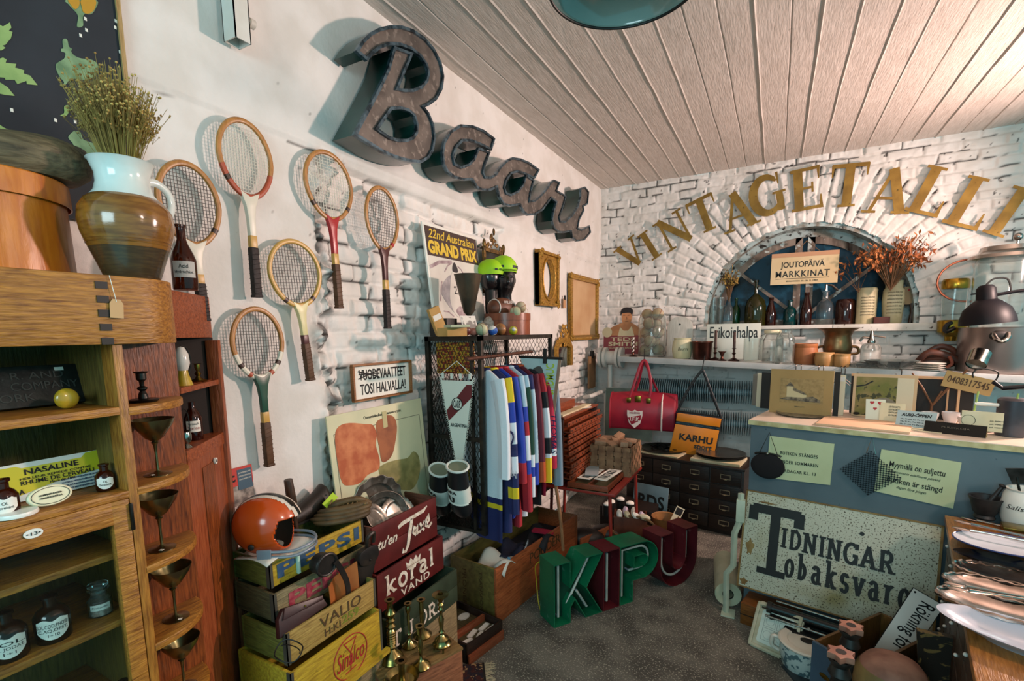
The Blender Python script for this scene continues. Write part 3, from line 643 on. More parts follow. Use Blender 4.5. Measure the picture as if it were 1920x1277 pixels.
# ================================================================ rackets
ash=wood('racket_ash','#b98246','#96602c','z',12,.35,4,.05)
strg=mat('racket_string','#d8d2c2',.5);strd=mat('racket_string_dark','#4a4640',.5)
lea=mat('dark_leather_grip','#241a17',.6,c2='#18110f',ns=40,bump=.3);leab=mat('brown_leather_grip','#5a3a22',.55,c2='#46290f',ns=20,bump=.25)
def racket(label,top,bot,hb,left,right,throat,grip,band,strc,frame=ash,loopc=None,bands=(),holes=0,d=.05):
 X=d;t_,b_,h_=P(*top,X=X),P(*bot,X=X),P(*hb,X=X);l_,r_=P(*left,X=X),P(*right,X=X)
 ax=Vector((t_.y-b_.y,t_.z-b_.z));L=ax.length;tilt=math.atan2(ax.x,ax.y)
 Hh=((t_.y-h_.y)**2+(t_.z-h_.z)**2)**.5;Wd=math.hypot(r_.y-l_.y,r_.z-l_.z)
 k=thing('tennis_racket',label,'tennis racket',(X,b_.y,b_.z),0,'rackets hung on the left wall',rot=(0,tilt,WALL))
 cz=L-Hh/2;a,c=Wd/2,Hh/2;N=44
 pr=MB();ring=[]
 hoop=[(math.sin(2*PI*i/N)*(a-.009)*(1-.10*(math.cos(2*PI*i/N) < 0)*(-math.cos(2*PI*i/N))),0,cz+math.cos(2*PI*i/N)*(c-.009)) for i in range(N)]
 MB().tube(hoop,.0105,8,True,flat=.8).build('frame',frame,k)
 if loopc: MB().tube([hoop[i] for i in range(N//2-9,N//2+10)],.0112,8,flat=.85).build('frame_wrap',loopc,k)
 zb=L-Hh;n_=MB()
 n_.prism([(-.013,zb*.62),(.013,zb*.62),(.014,zb*.80),(.020,zb*.93),(.040,zb+.028),(.0,zb+.008),(-.040,zb+.028),(-.020,zb*.93),(-.014,zb*.80)],-.010,.010)
 n_.build('throat',throat,k,bev=.003)
 MB().box(-.0135,.0135,-.0105,.0105,zb*.50,zb*.63).build('shaft_band',band,k,bev=.002)
 g=MB();g.box(-.0155,.0155,-.0135,.0135,0,zb*.51);gg=g.build('grip',grip,k,bev=.005)
 w_=MB()
 for i in range(9): z=zb*.05*i+.01;w_.tube([(-.0158,-.0138,z),(.0158,-.0138,z+.006),(.0158,.0138,z+.010),(-.0158,.0138,z+.004)],.0009,4,True)
 w_.build('grip_wrap',grip,k)
 MB().box(-.017,.017,-.015,.015,-.004,.006).build('butt_cap',grip,k,bev=.002)
 s_=MB();q=.0008;RS=random.Random(hash(label) % 97)
 nv,nh=18,22
 for i in range(1,nv):
  x=(-1+2*i/nv)*(a-.012);hz=math.sqrt(max(0,1-(x/(a-.010))**2))*(c-.010)
  if holes and RS.random() < holes: hz *= RS.uniform(.3,.8)
  s_.box(x-q,x+q,-.001,.001,cz-hz,cz+hz)
 for i in range(1,nh):
  z=(-1+2*i/nh)*(c-.012);hx=math.sqrt(max(0,1-(z/(c-.010))**2))*(a-.010)*(1-.10*(z < 0)*(-z/c))
  x0,x1=-hx,hx
  if holes and RS.random() < holes: x0=RS.uniform(-1,.4)*hx
  s_.box(x0,x1,-.001,.001,cz+z-q,cz+z+q)
 s_.build('strings',strc,k)
 for f,mm in bands:
  MB().tube([hoop[int(f*N) % N],hoop[(int(f*N)+1) % N]],.0114,8,flat=.85).build('binding',mm,k)
 return k
whitep=mat('racket_white','#dcd6c4',.35);redp=mat('racket_red','#a81f24',.3);maroon=mat('racket_maroon','#4a1d1d',.35);greenp=mat('racket_green','#1f4a38',.35);creamp=mat('racket_cream','#d9cf9a',.35);yel=mat('racket_yellow_wood','#c69a4e',.35)
orange_r=mat('racket_binding_red','#a8482a',.4);darkbr=mat('racket_dark_binding','#3a2418',.4)
racket('pale strung wooden tennis racket with white throat and black grip, topmost of the rackets',(455,222),(482,556),(468,374),(410,296),(511,300),whitep,lea,yel,strg,bands=((.36,orange_r),(.64,darkbr)),loopc=orange_r)
racket('wooden tennis racket with a red throat and dented strings',(612,282),(636,577),(628,416),(573,350),(661,352),redp,leab,yel,strg,holes=.22,bands=((.36,darkbr),(.64,darkbr)))
racket('slender wooden tennis racket with a dark maroon throat, nearest the racing poster',(714,349),(727,615),(722,472),(686,408),(748,412),maroon,lea,yel,strd,bands=((.4,redp),))
racket('yellow wood tennis racket with cream throat and brown grip',(546,448),(582,712),(563,577),(499,515),(600,520),creamp,leab,maroon,strd,frame=yel,loopc=yel,holes=.06,bands=((.4,darkbr),(.6,darkbr)))
racket('brown tennis racket with green throat and white bound hoop, lowest on the wall',(478,575),(505,872),(490,712),(432,640),(533,645),greenp,leab,yel,strd,loopc=whitep,bands=((.36,darkbr),(.42,orange_r),(.58,orange_r),(.64,darkbr)))
racket('wooden tennis racket half hidden behind the stoneware jug',(346,301),(383,600),(372,464),(288,372),(412,390),whitep,lea,yel,strd,bands=((.36,darkbr),(.66,darkbr)))
# ================================================================ metal letters high on the wall
zinc=mat('weathered_zinc','#6f6760',.5,.4,c2='#544e49',ns=9,c3='#847c74',ns3=30,th3=(.56,.64),bump=.15)
teal=mat('dark_teal_enamel','#0c3d36',.3,c2='#07241f',ns=4,coat=.3);steel=mat('blue_grey_rim','#5d7480',.35,.7,c2='#26343c',ns=30)
XF=.17
def sgn(pts): return [(600+x/2.837,30+y/2.837) for x,y in pts]
def metal_letter(name,label,outl,holes,cat='metal letter'):
 o_=[P(*p,X=XF) for p in sgn(outl)];y0=sum(p.y for p in o_)/len(o_);z0=min(p.z for p in o_)
 loops=[[(p.y-y0,p.z-z0) for p in o_]]+[[(p.y-y0,p.z-z0) for p in (P(*q,X=XF) for q in sgn(h))] for h in holes]
 k=thing(name,label,cat,(.030,y0,z0),WALL)
 shape(loops,.004,'face_plate',zinc,k,-(XF-.036))
 b=MB();r=MB();edge_=MB()
 for lp in loops:
  n=len(lp)
  vs=[(x,-(XF-.030),z) for x,z in lp]+[(x,0,z) for x,z in lp]
  b.add(vs,[(i,i+n,(i+1) % n+n,(i+1) % n) for i in range(n)])
  r.ribbon(lp+[lp[0]],.014,-(XF-.020),-(XF-.038))
 b.build('letter_side',teal,k,smooth=.6);r.build('letter_rim',steel,k)
 return k
Bo=[(193,187),(222,140),(262,100),(312,74),(372,60),(430,62),(490,82),(550,122),(600,180),(636,250),(650,320),(642,385),(612,440),(575,468),(542,484),
      (572,522),(596,580),(604,650),(594,712),(568,755),(530,776),(480,772),(430,760),(380,744),(320,716),(250,672),(184,632),(215,570),(270,468),(330,350),(362,280),(392,172),(482,204),(440,300),(404,390),(440,398),(490,398),(535,380),(565,345),(574,300),(562,258),(530,212),(480,174),(420,152),(360,150),(310,168),(270,200),(242,230)]
Bh=[(296,602),(340,540),(372,494),(420,490),(466,502),(498,530),(512,574),(510,620),(490,650),(456,664),(410,664),(360,648)]
metal_letter('metal_letter','big weathered metal letter B with teal sides, high on the left wall',Bo,[Bh])
So=[(655,790),(648,730),(658,672),(690,618),(742,585),(808,590),(868,614),(922,655),(906,710),(858,686),(800,662),(752,662),(716,700),(702,746),(712,790),(746,808),(786,794),(816,764),(840,706),(896,728),(872,790),(862,835),(874,860),(902,862),(932,844),(950,814),(966,796),(990,772),(1020,758),(1062,764),(1110,784),(1160,820),(1136,862),(1090,840),(1050,826),(1012,836),(986,874),(976,914),(986,944),(1010,954),(1050,934),(1078,900),(1094,852),(1132,876),(1114,948),(1110,988),(1140,984),(1178,950),(1206,916),(1222,890),(1240,876),(1270,888),(1254,930),(1304,960),(1290,1010),(1268,1070),(1274,1094),(1300,1096),(1340,1062),(1372,1010),(1384,960),(1384,920),(1406,912),(1426,938),(1420,998),(1396,1012),(1400,1034),(1376,1082),(1366,1130),(1386,1140),(1430,1118),(1436,1150),(1402,1190),(1362,1196),(1340,1180),(1334,1142),(1300,1150),(1268,1150),(1244,1130),(1232,1090),(1240,1040),(1256,990),(1226,966),(1180,1030),(1140,1054),(1100,1058),(1076,1036),(1060,1000),(1010,1010),(974,1000),(950,960),(938,908),(900,925),(860,925),(830,910),(806,868),(760,870),(712,858),(676,830)]
metal_letter('metal_letters','joined metal letters spelling aari with deep dark teal sides',So,[],'metal letters')
# ================================================================ posters, frames, locker and clothes
def on_wall(name,label,cat,tl,br,X,m,d=.006,bl=None,border=None):
 """flat thing on the left wall between two pixels; returns (thing, width, height)"""
 a,c=P(*tl,X=X),P(*br,X=X);w_,h=c.y-a.y,a.z-c.z
 t=thing(name,label,cat,(X,a.y,c.z),WALL)
 return t,w_,h
posterw=mat('poster_paper','#d6d1c6',.65,c2='#c7c2b8',ns=3);pbrown=mat('poster_brown','#43302a',.7);pyel=mat('poster_yellow','#d9b53a',.7)
pgrey=mat('poster_grey_drawing','#8b8789',.7,c2='#a9a3a4',ns=16);pmauve=mat('poster_mauve','#8d767a',.7,c2='#b5a4a4',ns=22);pdark=mat('poster_dark_drawing','#2e2a2d',.7)
t=thing('racing_poster','white motor racing poster reading 22nd Australian GRAND PRIX, standing on the mesh locker','poster',(.105,2.325,1.795),rot=(-.12,0,WALL))
w_,h_=.575,.655
MB().box(0,w_,0,.012,0,h_).build('poster_board',white_enamel,t,bev=.002)
MB().box(.014,w_-.006,-.001,0,.012,h_-.016).build('poster_sheet',posterw,t)
MB().box(.014,w_-.006,-.002,-.001,h_-.19,h_-.018).build('title_band',pbrown,t)
text('22nd Australian',t,.04,h_-.085,w_-.04,h_-.03,pyel,y=-.0022,shear=.3,bold=.01);text('GRAND PRIX',t,.025,h_-.178,w_-.02,h_-.098,pyel,y=-.0022,bold=.05)
b=MB().prism(smooth([(.10,.24),(.12,.30),(.20,.36),(.27,.37),(.33,.35),(.40,.30),(.44,.24),(.40,.18),(.30,.12),(.2,.14)],4),-.0022,-.001);b.build('drawn_car',pgrey,t)
MB().prism(smooth([(.18,.2),(.20,.30),(.24,.39),(.30,.39),(.35,.30),(.36,.18),(.30,.11),(.22,.12)],4),-.0028,-.001).build('drawn_car',posterw,t)
MB().prism(smooth([(.23,.14),(.27,.175),(.32,.165),(.335,.13),(.29,.10)],4),-.0034,-.001).build('drawn_grille',pmauve,t)
MB().prism(smooth([(.25,.42),(.275,.45),(.30,.42),(.30,.39),(.25,.39)],4),-.0034,-.001).build('drawn_driver',pdark,t)
for i,(p,q) in enumerate((((.08,.2),(.12,.32)),((.40,.32),(.45,.22)),((.16,.38),(.24,.44)),((.31,.43),(.38,.37)),((.1,.14),(.2,.11)),((.36,.12),(.46,.16)))):
 MB().ribbon([p,((p[0]+q[0])/2,(p[1]+q[1])/2+.012),q],.008,-.0026,-.001).build('drawn_stroke',pmauve,t)
text('22',t,.235,.25,.305,.30,pdark,y=-.0032)
MB().ribbon([(.02,h_-.26),(.12,h_-.22),(.25,h_-.205)],.02,-.0024,-.001).build('drawn_track',pmauve,t)
MB().box(.06,w_-.1,-.0024,-.001,.02,.075).build('poster_foot',pdark,t)
# VUODEVAATTEET sign
frw=wood('thin_oak_frame','#a06a3c','#6d4020','x',14)
def framed(name,label,cat,loc,w_,h,rot,fw=.012,fd=.02,fm=frw,pm=cream,gy=.004):
 t=thing(name,label,cat,loc,0,None,rot)
 b=MB();b.box(0,w_,-fd,0,0,fw).box(0,w_,-fd,0,h-fw,h).box(0,fw,-fd,0,fw,h-fw).box(w_-fw,w_,-fd,0,fw,h-fw);b.build('frame',fm,t,bev=.0015)
 MB().box(fw*.8,w_-fw*.8,-gy-.002,-gy,fw*.8,h-fw*.8).build('panel',pm,t);return t
a,c=P(660,684,X=.03),P(772,741,X=.03);tl2=P(668,755,X=.03)
wd_,hh=c.y-P(668,755,X=.03).y+.02,a.z-tl2.z
t=framed('framed_notice','small oak framed notice reading VUODEVAATTEET TOSI HALVALLA!, with the first word struck out','sign',(.012,tl2.y-.012,tl2.z),wd_,hh,(0,0,WALL),pm=paper)
text('VUODEVAATTEET',t,.05,hh*.55,wd_-.04,hh*.84,ink,y=-.0065,bold=.012);text('TOSI HALVALLA!',t,.055,hh*.16,wd_-.045,hh*.45,ink,y=-.0065,bold=.012)
b=MB();b.ribbon([(.045,hh*.6),(wd_*.45,hh*.8)],.006,-.0085,-.0075);b.ribbon([(.05,hh*.72),(wd_*.44,hh*.7)],.006,-.0088,-.0075);b.ribbon([(.045,hh*.8),(wd_*.43,hh*.6)],.006,-.0086,-.0075);b.build('strike_out',ink,t)
# school chart with lungs-like drawings
chartm=mat('aged_chart_paper','#cfc9a4',.6,c2='#b9ba98',ns=3);org=mat('chart_orange','#a8522c',.6,c2='#c87a4c',ns=12);org2=mat('chart_brown_orange','#9c5a34',.6,c2='#7d4326',ns=11);olive=mat('chart_olive','#8d8450',.6,c2='#6f6a3c',ns=14)
X0=.055;bl_=P(636,960,X=X0);tl_=P(610,783,X=X0);tr_=P(788,750,X=X0)
cw,chh=tr_.y-tl_.y,.62
t=thing('school_chart','old school wall chart with orange and olive drawings, leaning under the framed notice','poster',(.11,tl_.y+.005,tl_.z-chh*.997+.004),rot=(-.09,0,WALL))
MB().box(0,cw,0,.008,0,chh).build('chart_board',chartm,t,bev=.001)
b=MB();
for q in (((.03,.0),(.03,chh-.09)),((.03,chh-.09),(cw-.03,chh-.09)),((cw-.03,chh-.09),(cw-.03,0))): b.ribbon(q,.003,-.001,0)
b.build('printed_border',mat('grey_ink','#6f6a58',.7),t)
text('Osmanenluokaan muunnos erytm.',t,cw*.33,chh-.055,cw*.74,chh-.035,ink,y=-.0005)
def cpt2(x,y): q=P(x,y,X=.085);return (q.y-tl_.y-.005,q.z-(tl_.z-chh*.997+.004))
for nm,pts,m,y in (('drawn_organ',[(634,820),(642,800),(662,793),(690,795),(705,797),(711,815),(708,835),(713,860),(710,880),(690,890),(675,905),(655,910),(642,905),(636,870)],org,-.0015),
                      ('drawn_organ',[(712,792),(722,785),(733,778),(745,782),(749,800),(745,825),(738,850),(728,863),(717,865),(714,840),(711,815)],org2,-.0016),
                      ('drawn_tissue',[(710,880),(725,868),(745,862),(765,858),(776,846),(785,855),(786,880),(778,905),(765,918),(740,915),(720,905)],olive,-.0014)):
 MB().prism([(v.x,v.y) for v in smooth([cpt2(*p) for p in pts],3)][::-1],y,0).build(nm,m,t)
MB().prism([cpt2(*p) for p in ((723,772),(731,770),(732,800),(724,803))][::-1],-.003,-.001).build('tape_strip',mat('old_tape','#b3a878',.5),t)
# ornate gold frames
gilt=mat('gilt_plaster','#b98a38',.4,.45,c2='#936a28',ns=60,bump=.4);giltd=mat('dark_gilt','#7d5c2a',.45,.5,c2='#3a2a14',ns=40,bump=.4)
def ornate(t,w_,h,fw,d,oval=False,m=gilt,seed=1):
 RS=random.Random(seed);b=MB()
 if not oval: b.box(0,w_,-d,0,0,fw).box(0,w_,-d,0,h-fw,h).box(0,fw,-d,0,fw,h-fw).box(w_-fw,w_,-d,0,fw,h-fw);b.build('frame',m,t,bev=.006)
 else:
  loops=[[(0,0),(w_,0),(w_,h),(0,h)],arc(w_/2,h/2,w_*.31,h*.37,0,354,40)]
  shape(loops,d*.7,'frame',m,t,0)
  b.box(0,w_,-d,0,0,.03).box(0,w_,-d,0,h-.03,h).box(0,.03,-d,0,.03,h-.03).box(w_-.03,w_,-d,0,.03,h-.03);b.build('frame_moulding',m,t,bev=.006)
  MB().tube([(x,-d*.75,z) for x,z in arc(w_/2,h/2,w_*.325,h*.385,0,354,40)],.010,8,True).build('oval_moulding',m,t)
 o=MB()
 for cx,cz in ((fw/2,fw/2),(w_-fw/2,fw/2),(fw/2,h-fw/2),(w_-fw/2,h-fw/2)):
  for k in range(7): o.sph((cx+RS.uniform(-1,1)*fw*.6,-d-.002,cz+RS.uniform(-1,1)*fw*.6),RS.uniform(.006,.014),8,(1,.7,1.3))
 n=int((w_+h)*2/.022)
 for i in range(n):
  s_=i/n*2*(w_+h)
  if s_ < w_: p=(s_,.4*fw)
  elif s_ < w_+h: p=(w_-.4*fw,s_-w_)
  elif s_ < 2*w_+h: p=(2*w_+h-s_,h-.4*fw)
  else: p=(.4*fw,2*(w_+h)-s_)
  o.sph((p[0],-d,p[1]),RS.uniform(.005,.009),6,(1,.8,1))
 o.build('carved_ornament',m,t)
p=P(998,572,X=.03)
t=thing('gilt_oval_frame','empty gilt frame with an oval opening, hung right of the lime cap','picture frame',(.012,3.86,2.03),WALL);ornate(t,.415,.47,.05,.055,True,seed=3)
t=thing('gilt_portrait_frame','tall gilt frame around a faded tan picture, nearest the room corner','picture frame',(.012,4.62,1.71),WALL);ornate(t,.86,.67,.055,.035,seed=5)
MB().box(.05,.81,-.012,-.006,.05,.62).build('faded_picture',mat('faded_tan_picture','#b98f63',.6,c2='#c9a67c',ns=2.2),t)
p=P(925,500,X=.03)
t=thing('small_ornate_mirror','small dark ornate mirror with a crested top, behind the caps','mirror',(.014,P(907,480,X=.03).y,2.08),WALL)
b=MB();RS=random.Random(2);wm=P(945,490,X=.03).y-P(907,490,X=.03).y
hm=P(922,466,X=.03).z-2.08
b.box(0,wm,-.02,0,hm-.03,hm).box(0,.03,-.02,0,0,hm).box(wm-.03,wm,-.02,0,0,hm).build('frame',giltd,t,bev=.006)
b=MB()
for k in range(26): a_=RS.random();b.sph((wm*(.1+.8*a_),-.016,hm-.01+.10*math.sin(PI*a_)**2*RS.random()+.015),RS.uniform(.008,.018),7,(1,.6,1.2))
for k in (.03,.97): b.sph((wm*k,-.016,hm+.02),.022,8,(.8,.6,1.5))
b.sph((wm/2,-.016,hm+.12),.016,8,(.8,.6,1.8));b.build('carved_crest',giltd,t)
MB().box(.025,wm-.025,-.012,-.008,0,hm-.02).build('mirror_glass',mat('dark_mirror','#55524c',.08,1),t)
t=thing('carved_gilt_mirror','gilt mirror frame with pierced carved crest, leaning beside the locker','mirror',(.016,P(1041,650,X=.03).y,P(1041,690,X=.03).z),WALL)
RS=random.Random(9);b=MB();wd2=P(1072,690,X=.03).y-P(1041,690,X=.03).y
for k in range(70):
 a_=RS.uniform(-1,1);zz=RS.random();b.sph((wd2/2+a_*wd2*.46*(1-zz*.75),-.02,.20+zz*.20),RS.uniform(.010,.022),7,(1,.6,1.2))
b.build('carved_crest',gilt,t)
b=MB();b.ribbon([(.03,0),(.03,.18),(.08,.24),(wd2/2,.26),(wd2-.08,.24),(wd2-.03,.18),(wd2-.03,0)],.05,-.03,0);b.build('frame',gilt,t,bev=.006)
MB().box(.05,wd2-.05,-.006,-.002,0,.22).build('mirror_glass',mat('pale_mirror','#c3c2bb',.06,1),t)
t=thing('hanging_tag','small tan tag on a clip, on the wall between the two gilt frames','tag',(.02,P(1058,560,X=.02).y,P(1058,560,X=.02).z),WALL)
MB().box(-.03,.03,-.004,0,-.09,0).build('tag_card',mat('tan_card','#b98a62',.7),t);MB().box(-.012,.012,-.012,0,-.01,.03).build('clip',black_paint,t)
t=thing('clipped_papers','pad of browned papers on a black clip, hanging low by the corner','papers',(.02,P(1106,728,X=.02).y-.08,P(1106,728,X=.02).z),WALL)
MB().box(0,.22,-.02,0,0,.36).build('sheets',mat('browned_paper','#8f6a48',.8,c2='#7b5a3a',ns=3),t,bev=.002);MB().box(.08,.14,-.03,0,.34,.42).build('clip',black_paint,t)
# sports magazine between cabinet and crates
q=P(433,884,X=.08);q2=P(499,878,X=.08)
t=thing('sports_magazine','red and grey sports magazine propped behind the orange helmet','magazine',(.03,1.035,1.145),0,rot=(-.06,0,WALL))
mw=.15;mred=mat('magazine_red','#c23a30',.45)
MB().box(0,mw,0,.004,0,.15).build('cover',mat('magazine_photo','#a9a298',.45,c2='#5b5753',ns=30),t);MB().box(0,mw,-.001,0,.078,.15).build('masthead',mred,t)
text('Sport',t,-.07,.085,mw*.52,.135,ink,y=-.0012,bold=.03);MB().box(mw*.58,mw*.97,-.0018,0,.06,.14).build('cover_box',mat('magazine_blue','#3d5a6c',.45),t)
for i in range(3): text('JUNIORIEN MM',t,mw*.61,.122-.013*i,mw*.94,.129-.013*i,paper,y=-.002)
# ---------------------------------------------------------------- mesh locker
steelb=mat('brown_black_steel','#38322a',.5,.6,c2='#241f1a',ns=18)
LX,LY0,LY1,LZ0,LZ1=.43,2.29,3.27,.64,1.785
lk=thing('mesh_locker','dark steel locker with expanded mesh sides, its open front full of jerseys','locker',(.04,LY0,LZ0))
TL=Matrix.Translation((-.04,-LY0,-LZ0))
def bars(pr,r=.013):
 b=MB(TL)
 for p,q in pr:
  lo=[min(p[i],q[i])-r for i in range(3)];hi=[max(p[i],q[i])+r for i in range(3)];b.box(lo[0],hi[0],lo[1],hi[1],lo[2],hi[2])
 return b
a,b_=.055,LX-.013;y0,y1=LY0+.013,LY1-.013
for x,y in ((a,y0),(b_,y0),(a,y1),(b_,y1)): bars([((x,y,LZ0+.013),(x,y,LZ1-.013))]).build('corner_post',steelb,lk,bev=.001)
bars([((a,y0,LZ1-.013),(b_,y0,LZ1-.013)),((a,y1,LZ1-.013),(b_,y1,LZ1-.013)),((a,y0,LZ1-.013),(a,y1,LZ1-.013)),((b_,y0,LZ1-.013),(b_,y1,LZ1-.013))]).build('top_frame',steelb,lk)
MB(TL).box(a,b_,y0,y1,LZ1-.003,LZ1).build('top_plate',steelb,lk)
bars([((a,y0,1.20),(b_,y0,1.20))],.012).build('side_bar',steelb,lk)
MB(TL).box(a,b_,y0,y1,LZ0,LZ0+.02).build('bottom_plate',steelb,lk)
bars([((b_-.06,y0+.0,1.785-.02),(b_-.06,y0+.0,LZ0+.03))],.008).build('door_edge',steelb,lk)
def meshpanel(u0,u1,v0,v1,f,w=.0026,pu=.024,pv=.05):
 b=MB(TL);k=pv/pu
 for sgn_ in (1,-1):
  c=(v0-k*u1) if sgn_ > 0 else (v0+k*u0)
  while c < v1+(k*(u1) if sgn_ < 0 else -k*u0):
   ts=[]
   for u in (u0,u1):
    v=c+sgn_*k*u
    if v0 <= v <= v1: ts.append((u,v))
   for v in (v0,v1):
    u=(v-c)/(sgn_*k)
    if u0 < u < u1: ts.append((u,v))
   if len(ts) == 2:
    (ua,va),(ub,vb)=ts;n_=Vector((vb-va,ua-ub)).normalized()*w/2
    vs=[f(ua+n_.x,va+n_.y,0),f(ub+n_.x,vb+n_.y,0),f(ub-n_.x,vb-n_.y,0),f(ua-n_.x,va-n_.y,0)]
    vs += [f(ua+n_.x,va+n_.y,.002),f(ub+n_.x,vb+n_.y,.002),f(ub-n_.x,vb-n_.y,.002),f(ua-n_.x,va-n_.y,.002)]
    b.add(vs,[(0,1,2,3),(7,6,5,4),(0,4,5,1),(2,6,7,3)])
   c += pv
 return b
meshpanel(a+.01,b_-.01,LZ0+.03,LZ1-.03,lambda u,v,e: (u,y0+e,v)).build('mesh_panel',steelb,lk,smooth=False)
meshpanel(a+.01,b_-.01,LZ0+.03,LZ1-.03,lambda u,v,e: (u,y1+e,v),pu=.03,pv=.06).build('mesh_panel',steelb,lk,smooth=False)
meshpanel(y0+.01,y1-.01,LZ0+.03,LZ1-.03,lambda u,v,e: (a+e,u,v),pu=.03,pv=.06).build('mesh_panel',steelb,lk,smooth=False)
rust=mat('rusty_rod','#5a3626',.6,.5,c2='#3d241a',ns=30)
RX,RZ=.455,1.668
r=MB(TL).cyl((RX,2.10,RZ),(RX,2.87,RZ+.008),.010).box(a,RX,2.70,2.72,RZ-.004,RZ+.004);r.build('clothes_rail',rust,lk)
# jerseys
FAB={}
def fab(c):
 if c not in FAB: FAB[c]=mat('jersey_'+c.strip('#'),c,.75,c2=None,bump=.15,bs=120)
 return FAB[c]
def loft(rings,n=28,caps=True):
 b=MB();vs=[p for r in rings for p in r];m=len(rings[0])
 fs=[(i*m+k,i*m+(k+1) % m,(i+1)*m+(k+1) % m,(i+1)*m+k) for i in range(len(rings)-1) for k in range(m)]
 if caps: fs += [tuple(range(m))[::-1],tuple((len(rings)-1)*m+k for k in range(m))]
 return b.add(vs,fs)
def jersey(label,y,cx,bands,sl,yoke,hem=.62,sw=.235,arm=.58,seed=0,name='hockey_jersey',txt=None,cat='jersey'):
 sw *= .84;cx -= .075
 RS=random.Random(seed);t=thing(name,label,cat,(cx,y,RZ-.002),0,'jerseys on the locker rail',rot=(0,0,-.42+RS.uniform(-.05,.05)))
 ph=RS.uniform(0,6);n=36
 def ring(z):   # z below the hook
  u=(z-.10)/(hem-.10);w=.055+(sw-.055)*min(1,max(0,(z-.075)/.055))**.75-(.02*u if u > 0 else 0)
  if z < .08: w=.06
  th=.020+.012*max(0,u)
  out=[]
  for k in range(n):
   an_=2*PI*k/n;f=1+.30*max(0,u)*math.sin(5*an_+ph)+.12*math.sin(11*an_+ph*2)*max(0,u)
   out.append((w*math.copysign(abs(math.cos(an_))**.75,math.cos(an_)),th*f*math.sin(an_)+.010*u*math.sin(3*an_+ph),-z))
  return out
 for z0,z1,c in bands:
  k=max(2,int((z1-z0)/.03)+1);b=loft([ring(z0+(z1-z0)*i/k) for i in range(k+1)]);b.build('body' if c == bands[0][2] else 'body_stripe',fab(c),t)
 MB().tube([(.055*math.cos(2*PI*i/20),.026*math.sin(2*PI*i/20),-.072) for i in range(20)],.009,8,True).build('collar',fab(yoke),t)
 for sx in (-1,1):
  p0=Vector((sx*(sw-.045),0,-.125));p1=Vector((sx*(sw+.025),.0+RS.uniform(-.012,.006),-.30));p2=Vector((sx*(sw+.035),RS.uniform(-.02,.008),-.10-arm))
  def pt(u): return p0*(1-u)**2+p1*2*u*(1-u)+p2*u*u
  def sr(u):
   c=pt(u);out=[]
   for k in range(20):
    an_=2*PI*k/20;w=.056-.014*u;out.append((c.x+w*math.cos(an_),c.y+(.024+.004*math.sin(6*an_+ph))*math.sin(an_),c.z+w*.25*math.cos(an_)*sx*(1-u)))
   return out
  for u0,u1,c in sl:
   k=max(2,int((u1-u0)/.06)+1);o=loft([sr(u0+(u1-u0)*i/k) for i in range(k+1)]).build('sleeve' if u0 == 0 else 'sleeve_band',fab(c),t)
 hk=MB().tube(smooth([(0,0,-.075),(0,0,-.03),(.006,0,-.012),(.014,0,.004),(.010,0,.018),(-.004,0,.018),(-.012,0,.006)],4,False),.0016,6)
 hk.build('hanger_hook',steel,t)
 if txt:
  for s_,x0,z0,x1,z1,c,yy,up in txt:
   o=text(s_,t,0,0,z1-z0,x1-x0,fab(c),y=0,d=.002) if up else text(s_,t,x0,z0,x1,z1,fab(c),y=yy)
   if up: o.location=(x1,yy,z0);o.rotation_euler=(0,-PI/2,0)
 return t
Wh,Nv,Ye,Rd,Bl,Gr,Lb,Mr,Or,Bk,Cr,Gb='#cfd6dc','#1d2352','#d3b51e','#9c1f2b','#1f3a9a','#123b2a','#9fb7c4','#5a1526','#b04a20','#15151a','#a61838','#6d8291'
XS=(.455,2.40)
